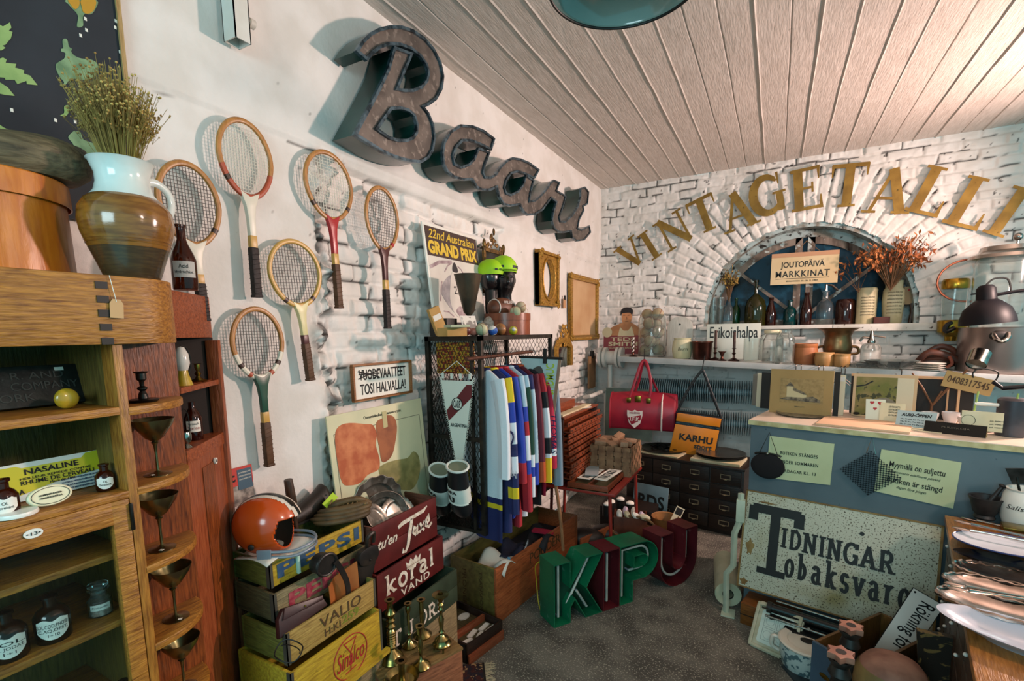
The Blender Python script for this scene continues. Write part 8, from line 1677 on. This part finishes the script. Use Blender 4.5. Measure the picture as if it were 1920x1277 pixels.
# smoking sign standing in it
def plane_thing(name,label,cat,o,ex,ez):
 ex=ex.normalized();ez=(ez-ex*ez.dot(ex)).normalized();ey=ez.cross(ex);t=thing(name,label,cat);M=Matrix((ex,ey,ez)).transposed().to_4x4();M.translation=o;t.matrix_world=M;return t
YS=2.72;s0=P(1713,1103,Y=YS+.02);s1=P(1770,1136,Y=YS+.02);s2=P(1652,1196,Y=YS-.06)
t=plane_thing('smoking_sign','white enamel sign lettered Rökning för, on end in the blue crate','sign',s0,s2-s0,s1-s0);h=(s1-s0).length;L=.56
MB().box(0,L,0,.004,0,h).build('sign_plate',white_enamel,t);MB().box(-.002,L,.0005,.0045,-.003,0).box(-.002,L,.0005,.0045,h,h+.003).box(-.003,0,.0005,.0045,-.003,h+.003).build('black_edge',bk,t)
text('Rökning för',t,.03,h*.22,(s2-s0).length*1.02,h*.86,bk,y=-.0005,bold=.004)
for z in (.012,h-.012): MB().cyl((.012,-.001,z),(.012,.0,z),.005,n=10).build('screw_hole',bk,t)
# two turned balusters and a round block
blk_o=mat('baluster_dark','#1f1a17',.4,c2='#32302c',ns=20);pinkw=mat('pinkish_bare_wood','#9a6c58',.6,c2='#7c5242',ns=12)
for px,py,z,lab in ((1596,1172,.66,'dark turned table leg with a star shaped top, rear one of two'),(1577,1222,.70,'dark turned table leg with a star shaped top, front one of two')):
 q=P(px,py,Z=z);t=thing('table_leg',lab,'table leg',(q.x,q.y,0),.4,'turned table legs by the blue crate');s=.032
 MB().lathe([(0,0),(s*1.1,0),(s*1.2,.05),(s*.8,.08),(s*1.15,.12),(s*1.15,z-.15),(s*.9,z-.12),(s*.75,z-.10),(s*1.1,z-.08),(s*.8,z-.05),(s*1.2,z-.03),(s*1.2,z-.02)],24).build('leg_shaft',blk_o,t)
 MB().slab([((s*(1.45 if i % 4 == 0 else .98 if i % 4 == 2 else 1.12))*math.cos(2*PI*i/24),(s*(1.45 if i % 4 == 0 else .98 if i % 4 == 2 else 1.12))*math.sin(2*PI*i/24)) for i in range(24)],z-.022,z).build('star_top',pinkw,t,bev=.003);MB().cyl((0,0,z-.003),(0,0,z+.0006),s*.5,n=20).build('mortise',bk,t)
q=P(1664,1236,Z=.56);t=thing('round_block','worn round topped wooden block with a pinkish crown, before the blue crate','block',(q.x+.005,q.y-.06,0),rot=(0,0,0));MB().lathe([(0,0),(.105,0),(.112,.02),(.116,.49),(.112,.54),(.10,.565)],36).build('block_side',mat('ochre_worn_block','#8f7444',.6,c2='#705a34',ns=9),t);MB().lathe([(.1005,.562),(.085,.585),(.05,.60),(0,.605)],36).build('block_crown',pinkw,t)
# ================================================================ chest with silver at the right
T0p,T1p=Vector((2.605,2.93,0)),Vector((2.335,1.50,0));TZ=.905;td=(T1p-T0p).normalized();tn=Vector((-td.y,td.x,0))   # tn points right, away from the room
tn=tn if tn.x > 0 else -tn;TLn=(T1p-T0p).length;TA=math.atan2(tn.y,tn.x)
hon=wood('honey_chest_top','#a3682e','#74441a','y',8,.35);drk=wood('dark_chest_side','#3f2818','#2a190e','z',8)
def tp(px,py,dz=0): q=P(px,py,Z=TZ+dz);return Vector((q.x,q.y,TZ+dz))
t=thing('drawer_chest','honey wood chest of small knobbed drawers with silverware on its top, at the right edge','chest',T0p,TA)
MB().box(-.01,.75,-TLn-.02,.015,TZ-.028,TZ).build('top',hon,t,bev=.003);MB().box(.02,.74,-TLn,0,0,TZ-.028).build('carcass',drk,t)
for r_ in range(6):
 for c_ in range(6):
  z=.06+r_*.135;y=-.02-c_*(TLn-.02)/6;d=MB().box(.006,.022,y-(TLn-.04)/6+.01,y,z,z+.125).build('drawer',drk,t,bev=.002);MB().sph((.0,y-.10,z+.065),.007,10).build('drawer_knob',white_enamel,d)
slv=mat('bright_silver','#b9aea6',.16,1,c2='#8f8278',ns=12);chb=mat('blue_rim_china','#b9bec6',.2,coat=.5);cupb=mat('pale_lilac_china','#a9adba',.2,coat=.5)
def oval(name,label,cat,px,py,r,sx,h,m,scal=0,flut=0,rz=0,dz=0,group=None,rot=None,rim=None):
 p=tp(px,py,dz);t=thing(name,label,cat,p,TA+rz,group,rot)
 fn=lambda rr,z,a: (rr*(1+.035*math.cos(scal*a)*(rr > r*.9)+flut*.02*math.cos(40*a)*(r*.5 < rr < r*.93)),z)
 MB().lathe([(0,0),(r*.45,0),(r*.5,.006),(r*.86,h*.7),(r*.98,h*.95),(r,h),(r*.95,h),(r*.82,h*.7),(r*.5,.012),(0,.010)],72,Matrix.Diagonal((sx,1,1,1)),fn=fn).build('dish_body',m,t)
 if rim: MB().tube([(r*sx*math.cos(a),r*math.sin(a),h+.002*math.sin(20*a)) for a in [2*PI*k/80 for k in range(80)]],rim,6,True).build('beaded_rim',m,t)
 return t
for i in range(5): 
 p=tp(1884,1028,.016*i);t=thing('blue_rimmed_plate',['lowest','second','middle','fourth','topmost'][i]+' of five blue rimmed oval plates stacked on the chest','plate',p,TA+.1,'blue rimmed plates on the chest');MB().lathe([(a*.15,c*.15) for a,c in dflat],48,Matrix.Diagonal((1,.74,1,1))).build('plate_body',chb,t);MB().tube([(.148*math.cos(a),.148*.74*math.sin(a),.0165) for a in [2*PI*k/60 for k in range(60)]],.003,6,True).build('blue_rim',mat('cobalt_rim','#2c3c6a',.3),t)
oval('silver_spoon_tray','silver leaf shaped tray just before the blue rimmed plates','tray',1866,1058,.065,1.8,.020,slv,rz=-.15)
oval('silver_dish','oval silver dish with a twisted rim, upper one on the chest','dish',1878,1090,.075,1.7,.026,slv,20,0,-.1,rim=.006)
oval('silver_bowl','fluted oval silver bread bowl holding cutlery on the chest','bowl',1882,1122,.080,1.9,.030,slv,0,1,0,rim=.005)
oval('silver_basket','fluted oval silver basket, largest and nearest of the silver bowls','bowl',1888,1160,.088,1.9,.036,slv,0,1,0,rim=.007)
oval('china_dish','pale lilac oval china dish near the front of the chest','dish',1916,1216,.09,2.0,.042,cupb,0,0,-.25)
for i,(px,py,rz,dz,lab) in enumerate(((1885,1000,-.25,.085,'long silver knife lying on top of the blue rimmed plates'),(1885,1010,-.05,.085,'second silver knife lying on the blue rimmed plates'),(1888,992,-.3,.0,'silver fork at the back of the chest top'),(1890,1118,.15,.05,'silver spoon lying in the fluted bread bowl'),(1896,1124,.25,.055,'silver fork lying in the fluted bread bowl'))):
 p=tp(px,py,dz);t=thing('silver_cutlery',lab,'cutlery',p,TA+rz,'silver cutlery on the chest');MB().tube([(-.10,0,.006),(-.04,0,.007),(.02,0,.006),(.10,0,.006)],[.007,.004,.005,.008],8,flat=.5).build('handle',slv,t);MB().sph((-.125,0,.006),.03,12,(1,.45,.15)).build('blade',slv,t)
t=thing('brass_box','small flat brass box at the back of the chest top','box',tp(1908,1000),TA);MB().box(-.05,.15,-.04,.05,0,.028).build('box_body',brass,t,bev=.002)
castm=mat('dark_iron_mortar','#1f1c1c',.5,c2='#2c2827',ns=16)
p=tp(1845,972);t=thing('iron_mortar','dark cast iron mortar with its pestle on the chest before the counter','mortar',p);t.scale=(.66,)*3;MB().lathe([(0,0),(.055,0),(.06,.012),(.05,.03),(.066,.05),(.082,.12),(.095,.15),(.095,.158),(.08,.155),(.06,.05),(0,.04)],32).build('mortar_body',castm,t)
pt=tag(put(MB().cyl((0,0,0),(0,0,.125),.011,.008).sph((0,0,.13),.015,12,(1,1,.6)).build('iron_pestle',castm),(p.x-.005,p.y,p.z+.045),rot=(0,.5,.2)),'dark iron pestle leaning in the mortar','pestle')
p=tp(1918,984);t=thing('china_jar','white china jar lettered in script, holding a spatula, at the right frame edge','jar',p,-.3);t.scale=(.92,)*3;MB().lathe([(0,0),(.075,0),(.085,.03),(.088,.10),(.08,.15),(.07,.17),(.074,.18),(.064,.18),(.06,.05),(0,.03)],32).build('jar_body',white_enamel,t)
o=text('Salismjöl',t,-.07,.08,.07,.11,ink,y=0,shear=.3)
for v in o.data.vertices: a=v.co.x/.088-PI/2;v.co=(.0895*math.cos(a),.0895*math.sin(a),v.co.z)
tag(put(MB().cyl((0,0,0),(-.02,0,.16),.005).hexa([(-.035,-.003,.13),(.005,-.003,.13),(.005,.003,.13),(-.035,.003,.13)],[(-.055,-.003,.20),(.012,-.003,.20),(.012,.003,.20),(-.055,.003,.20)]).build('spatula',darkmetal),(p.x,p.y,p.z+.06),rot=(0,-.12,0)),'dark metal spatula standing in the white china jar','spatula')
# gnarled planks leaning by the chest
t=thing('inlaid_panel','dark panel with pale branching inlay leaning on the drawer chest','panel',(P(1752,1250,Y=2.30).x,2.30,.0),rot=(0,-.10,-.15));MB().box(0,.13,0,.03,0,.62).build('panel_board',mat('dark_inlay','#241c14',.5,c2='#7a6236',ns=14,th=(.53,.56),dist=1.5),t);MB().box(.125,.17,-.02,.04,0,.70).build('panel_post',case_,t,bev=.004)
tag(put(MB().box(0,.035,0,.06,0,.80).build('painted_board',mat('olive_yellow_paint','#8f8628',.6)),(P(1782,1100,Y=2.86).x,2.86,0),rot=(0,.08,-.1)),'olive yellow painted slat leaning between counter and drawer chest','slat')
# ================================================================ on top of the locker
LT=LZ1+.001
def lt(px,py): q=P(px,py,Z=LT);return Vector((q.x,q.y,LT))
def ltx(px,X): q=P(px,620,X=X);return Vector((X,q.y,LT))
cupz=mat('worn_grey_metal','#4d463c',.4,.7,c2='#6a5a48',ns=9)
p=ltx(880,.27);k=.0031
t=thing('metal_funnel','tall worn metal funnel cup standing on the locker before the racing poster','cup',p);MB().lathe([(0,0),(.055,0),(.057,.008),(.03,.04),(.014,.085),(.012,.10),(.03,.12),(.075,.30),(.078,.305),(.072,.30),(.02,.13),(0,.12)],32).build('cup_body',cupz,t);t.scale=(1.05,1.05,1.15)
t=thing('round_box','copper brown round bentwood box full of balls on the locker top','box',ltx(952,.26));rb=P(1001,600,X=.26).y-P(952,600,X=.26).y;rb=.15
bxm=wood('copper_brown_veneer','#8a4a30','#6f3822','z',5,.3,4,.08);MB().lathe([(0,0),(rb,0),(rb,.10),(rb*.96,.10),(rb*.96,.02),(0,.02)],44).build('box_body',bxm,t);MB().lathe([(rb*1.0,.095),(rb*1.03,.095),(rb*1.03,.14),(rb*.98,.14),(rb*.98,.10)],44).build('box_rim',bxm,t);bxp=t.location.copy()
tag(put(MB().lathe([(0,0),(rb*.9,0),(rb*.9,.085),(0,.085)],30).build('paper_packing',oldp),bxp+Vector((0,0,.021))),'crumpled packing paper inside the round box under the balls','packing')
ft=mat('football_leather','#6a3c28',.5,c2='#55301f',ns=20,bump=.15)
t=thing('american_football','brown american football with white lettering and bands, in the round box','football',bxp+Vector((-.02,-.04,.175)),rot=(0,0,1.35));MB().sph((0,0,0),.07,24,(1.75,1,1)).build('ball_body',ft,t)
for x in (-.075,.075): MB().tube([(x,.0565*math.cos(a),.0565*math.sin(a)) for a in [2*PI*k_/28 for k_ in range(28)]],.004,6,True).build('white_band',bagw,t)
o=text('WILSON',t,-.05,.028,.05,.046,bagw,y=-.064)
for i,(dx,dy,dz,m,lab) in enumerate(((.10,-.075,.145,mat('signed_ball','#b9b18f',.55,c2='#8f9a78',ns=5),'greenish signed baseball at the front of the round box'),(.09,.02,.18,ballm,'old baseball on top in the round box'),(.075,.075,.15,mat('white_ball','#c9c4b8',.6),'white baseball at the right of the round box'),(.05,.115,.15,mat('white_ball','#c9c4b8',.6),'white baseball furthest right in the round box'))):
 baseball(bxp+Vector((dx,dy,dz)),.037,lab,'balls in the round box',m,rot=(i,i*.7,1+i))
# loose balls along the front
BM={'maroon': mat('maroon_ball','#5a2420',.3,coat=.4),'wood': mat('wooden_ball','#9a6a3c',.35,c2='#7d5230',ns=9),'blue': mat('blue_ball','#2a4f9a',.15,coat=.5),'yel': mat('yellow_ball','#a9a024',.2,coat=.5),'sgn': mat('signed_ball','#b9b18f',.55),'pink': mat('pink_ball','#a8685a',.4)}
for px,X,r,m,lab in ((873,.37,.030,'maroon','dark maroon wooden ball, leftmost of the row on the locker'),(887,.36,.022,'pink','small pink ball peeping out behind the signed baseball'),(938,.37,.036,'wood','brown wooden ball behind the blue pool ball'),(962,.40,.028,'yel','yellow pool ball, rightmost of the row on the locker')):
 q=ltx(px,X);t=thing('ball',lab,'ball',q+Vector((0,0,r)),0,'balls along the locker edge');MB().sph((0,0,0),r,22).build('ball_body',BM[m],t)
 if m == 'yel': MB().sph((r*.55,-r*.70,r*.25),r*.45,12,(1,1,1)).build('number_spot',bagw,t)
q=ltx(903,.40);baseball(q+Vector((0,0,.035)),.035,'old signed baseball in the row on the locker','balls along the locker edge',BM['sgn'],rot=(.5,.3,0))
q=ltx(924,.415);t=thing('ball','blue and white pool ball in the row on the locker','ball',q+Vector((0,0,.028)),0,'balls along the locker edge');MB().sph((0,0,0),.028,22).build('ball_body',bagw,t);MB().lathe([(.0285*math.cos(a),.0285*math.sin(a)) for a in [-.6+1.2*k_/8 for k_ in range(9)]],24,Matrix.Rotation(.5,4,'X')).build('blue_stripe',BM['blue'],t)
# photo cards and paper boxes
for px,X,w_,h_,rz,lab,m in ((871,.30,.11,.12,.3,'black and white photo card standing on the locker, largest one',mat('photo_card','#77726c',.4,c2='#d0cbc0',ns=26,th=(.48,.54))),(900,.33,.05,.065,-.2,'small black and white photo card leaning on the round box',mat('photo_card_dark','#4a4642',.4,c2='#c4bfb4',ns=30,th=(.5,.56)))):
 q=ltx(px,X);t=thing('photo_card',lab,'photo',q,rot=(-.3,0,WALL-.6+rz));MB().box(0,w_,0,.003,0,h_).build('card',bagw,t);MB().box(.006,w_-.006,-.001,0,.006,h_-.006).build('photo',m,t)
tanb=mat('tan_paper_box','#b58c4e',.7,c2='#a37a3e',ns=6)
q=ltx(830,.33);t=thing('paper_box','small yellow paper box lying at the left end of the locker top','box',q,WALL-.3);MB().box(0,.13,-.04,.05,0,.045).build('box_body',tanb,t,bev=.002)
t=thing('card_box','upright tan card box with printed lid, leaning on the racing poster','box',ltx(822,.22)+Vector((0,0,.003)),rot=(0,-.4,WALL-.3));MB().box(0,.07,0,.025,0,.15).build('box_body',tanb,t,bev=.002);MB().box(.008,.062,-.001,0,.08,.11).build('box_label',posterw,t)
q=ltx(850,.36);t=thing('small_book','small pale booklet lying on the yellow paper box','booklet',q+Vector((0,-.06,.046)),WALL-.5);MB().box(0,.11,-.05,.03,0,.012).build('cover',mat('pale_green_cover','#a5a98a',.6),t)
tag(put(MB().box(0,.12,0,.10,0,.10).build('dark_box',black_paint,bev=.003),ltx(806,.12)+Vector((0,.0,0)),0),'black box at the back of the locker top beside the racing poster','box')
t=thing('drinking_glass','small clear glass beside the metal funnel on the locker','glass',ltx(897,.25));MB().lathe([(0,0),(.026,0),(.03,.09),(.027,.09),(.024,.008),(0,.006)],24).build('glass_body',clear,t)
# mannequin head with a lime cycling cap, another cap behind
headm=mat('black_mannequin','#1a1516',.25,coat=.3);cap=mat('lime_cap','#9fd11a',.6);capp=mat('cap_print','#1f2a2c',.6)
def head(loc,rz,lab,s_=1.0):
 t=thing('mannequin_head',lab,'mannequin head',loc,rz);n=36;rows=[]
 prof=[(-.02,.062,.055,.0),(.03,.050,.052,.0),(.07,.047,.05,.005),(.095,.052,.058,.012),(.12,.062,.078,.014),(.15,.068,.088,.012),(.18,.072,.092,.008),(.21,.073,.094,.0),(.24,.07,.09,-.006),(.265,.058,.074,-.008),(.283,.035,.045,-.008),(.29,.006,.008,-.008)]
 b=MB();vs=[]
 for z,rx,ry,o_ in prof:
  for k_ in range(n):
   a=2*PI*k_/n;x,y=rx*math.cos(a),-ry*math.sin(a)-o_;f=max(0,math.sin(a));c2_=abs(math.cos(a))
   if c2_ < .2 and f > 0:
    y -= {.15: .020,.18: .012,.12: .008}.get(z,0)*(1-c2_/.2)
   if .25 < c2_ < .6 and f > 0 and abs(z-.18) < .02: y += .010
   vs.append((x,y,z))
 m_=len(prof);b.add(vs,[(i*n+k_,i*n+(k_+1) % n,(i+1)*n+(k_+1) % n,(i+1)*n+k_) for i in range(m_-1) for k_ in range(n)]+[tuple(range(n))[::-1]]);b.build('head_body',headm,t)
 MB().tube([(-.020,-.098,.115),(0,-.106,.116),(.020,-.098,.115)],[.003,.006,.003],8).tube([(-.016,-.097,.108),(0,-.103,.106),(.016,-.097,.108)],[.003,.006,.003],8).build('lips',headm,t)
 MB().tube(smooth([(0,-.098,.182),(0,-.112,.158),(0,-.118,.142),(0,-.104,.136)],4,False),[.006,.007,.008,.009,.010,.010,.010,.011,.011,.012,.011,.009,.006],10).build('nose',headm,t)
 for sx in (-1,1): MB().sph((sx*.029,-.086,.178),.0125,12,(1.3,.8,.7)).build('eye',headm,t);MB().sph((sx*.074,.008,.165),.024,12,(.35,.7,1.1)).build('ear',headm,t)
 return t
p=ltx(950,.21);hp=p+Vector((.0,.02,.17));MB
tag(put(MB().cyl((0,0,0),(0,0,.182),.05,n=24).build('display_stand',black_paint),(p.x-.05,p.y+.06,LT)),'black round stand under the mannequin head','stand')
hd=head((p.x-.05,p.y+.06,LT+.20),.75,'glossy black mannequin head wearing a lime cycling cap, on the locker')
def capmesh(parent,y_off=0):
 b=MB();n=36;vs=[];pr=[(.205,1.0),(.225,1.05),(.25,1.04),(.275,.90),(.30,.62),(.312,.30),(.316,.02)]
 for z,s_ in pr:
  for k_ in range(n): a=2*PI*k_/n;vs.append((.082*s_*math.cos(a),-.103*s_*math.sin(a)+.004,z-.10*0+.012*math.cos(a*2)*(s_ > .9)*0))
 b.add(vs,[(i*n+k_,i*n+(k_+1) % n,(i+1)*n+(k_+1) % n,(i+1)*n+k_) for i in range(len(pr)-1) for k_ in range(n)])
 return b
def brim(): return MB().slab([(-.07,-.075),(-.055,-.125),(-.02,-.148),(.02,-.148),(.055,-.125),(.07,-.075),(.0,-.09)],.212,.216)
t=thing('cycling_cap','lime cycling cap with dark printed squares, worn by the black mannequin head','cap',hd.location,.75);t.scale=(1.1,)*3;hd.scale=(1.08,)*3;capmesh(t).build('cap_crown',cap,t);brim().build('cap_brim',cap,t)
for i in range(6):
 a=math.radians(-20+16*i);x,y=.0875*math.cos(a),-.108*math.sin(a)+.004;o=MB().box(-.008,.008,-.002,0,-.008,.008).build('printed_square',capp,t);o.location=(x,y,.236);o.rotation_euler=(0,0,PI/2-a)
for i in range(6):
 a=math.radians(110+16*i);x,y=.0875*math.cos(a),-.108*math.sin(a)+.004;o=MB().box(-.009,.009,-.002,0,-.007,.007).build('printed_square',capp,t);o.location=(x,y,.236);o.rotation_euler=(0,0,PI/2-a)
q=P(912,500,X=.08);hd2=thing('wig_stand','dark head stand at the wall carrying the second lime cap','stand',(.11,q.y+.0,LT));MB().cyl((0,0,0),(0,0,.32),.04,n=20).build('stand_post',black_paint,hd2);MB().sph((0,0,.39),.085,20,(.85,1.0,1.15)).build('stand_head',headm,hd2)
t=thing('cycling_cap','lime cycling cap on the dark stand behind the mannequin head','cap',(.11,q.y+.0,LT+.20),1.2);capmesh(t).build('cap_crown',cap,t)
for i in range(5):
 a=math.radians(20+22*i);x,y=.0875*math.cos(a),-.108*math.sin(a)+.004;o=MB().box(-.009,.009,-.002,0,-.007,.007).build('printed_square',capp,t);o.location=(x,y,.236);o.rotation_euler=(0,0,PI/2-a)
shellm=mat('pitted_white_plaster','#b5aca0',.7,c2='#8f857a',ns=60,bump=.4)
tag(put(MB().sph((0,0,.06),.055,16,(.8,.8,1.15)).build('plaster_lump',shellm),ltx(918,.20)),'pitted white plaster lump beside the brown football on the locker','ornament')
q=P(985,545,X=.06);tag(put(MB().sph((0,0,0),.075,18,(.7,1,1.2)).build('plaster_vase',shellm),(.13,q.y,LT+.30)),'pitted white plaster ball behind the mannequin face','ornament') if 0 else None
# ================================================================ ceiling lamp
lz=2.72;cL,cR,cB=P(1030,8,Z=lz),P(1300,8,Z=lz),P(1160,58,Z=lz);r=((cR-cL).length)/2*1.01
ctr=(cL+cR)/2;gl=mat('green_grey_glass_shade','#87938a',.12,c2='#707d74',ns=2.5,coat=.5)
t=thing('pendant_lamp','round dark rimmed grey green glass pendant lamp at the top of the picture','lamp',(ctr.x-.02,cB.y-r*1.0,lz))
r=cB.y-t.location.y
r=.205;t.location=(ctr.x+.035,cB.y-r,lz)
MB().lathe([(r,0),(r*1.0,.012),(r*.8,.06),(r*.45,.10),(.04,.12),(.03,.16),(0,.16)],56).lathe([(r*.995,.002),(r*.99,.012),(r*.79,.057),(r*.44,.096),(0,.10)],56).build('lamp_shade',gl,t);MB().tube([(r*math.cos(a),r*math.sin(a),0) for a in [2*PI*k_/64 for k_ in range(64)]],.004,8,True).build('lamp_rim',black_paint,t);MB().cyl((0,0,.15),(0,0,3.40-lz),.006).build('lamp_cord',black_paint,t)
MB().hexa([(-.016,.10,.078),(.016,.10,.078),(.016,.103,.078),(-.016,.103,.078)],[(-.016,.02,.088),(.016,.02,.088),(.016,.024,.088),(-.016,.024,.088)]).build('tape_strip',mat('buff_tape','#b08a62',.6),t)
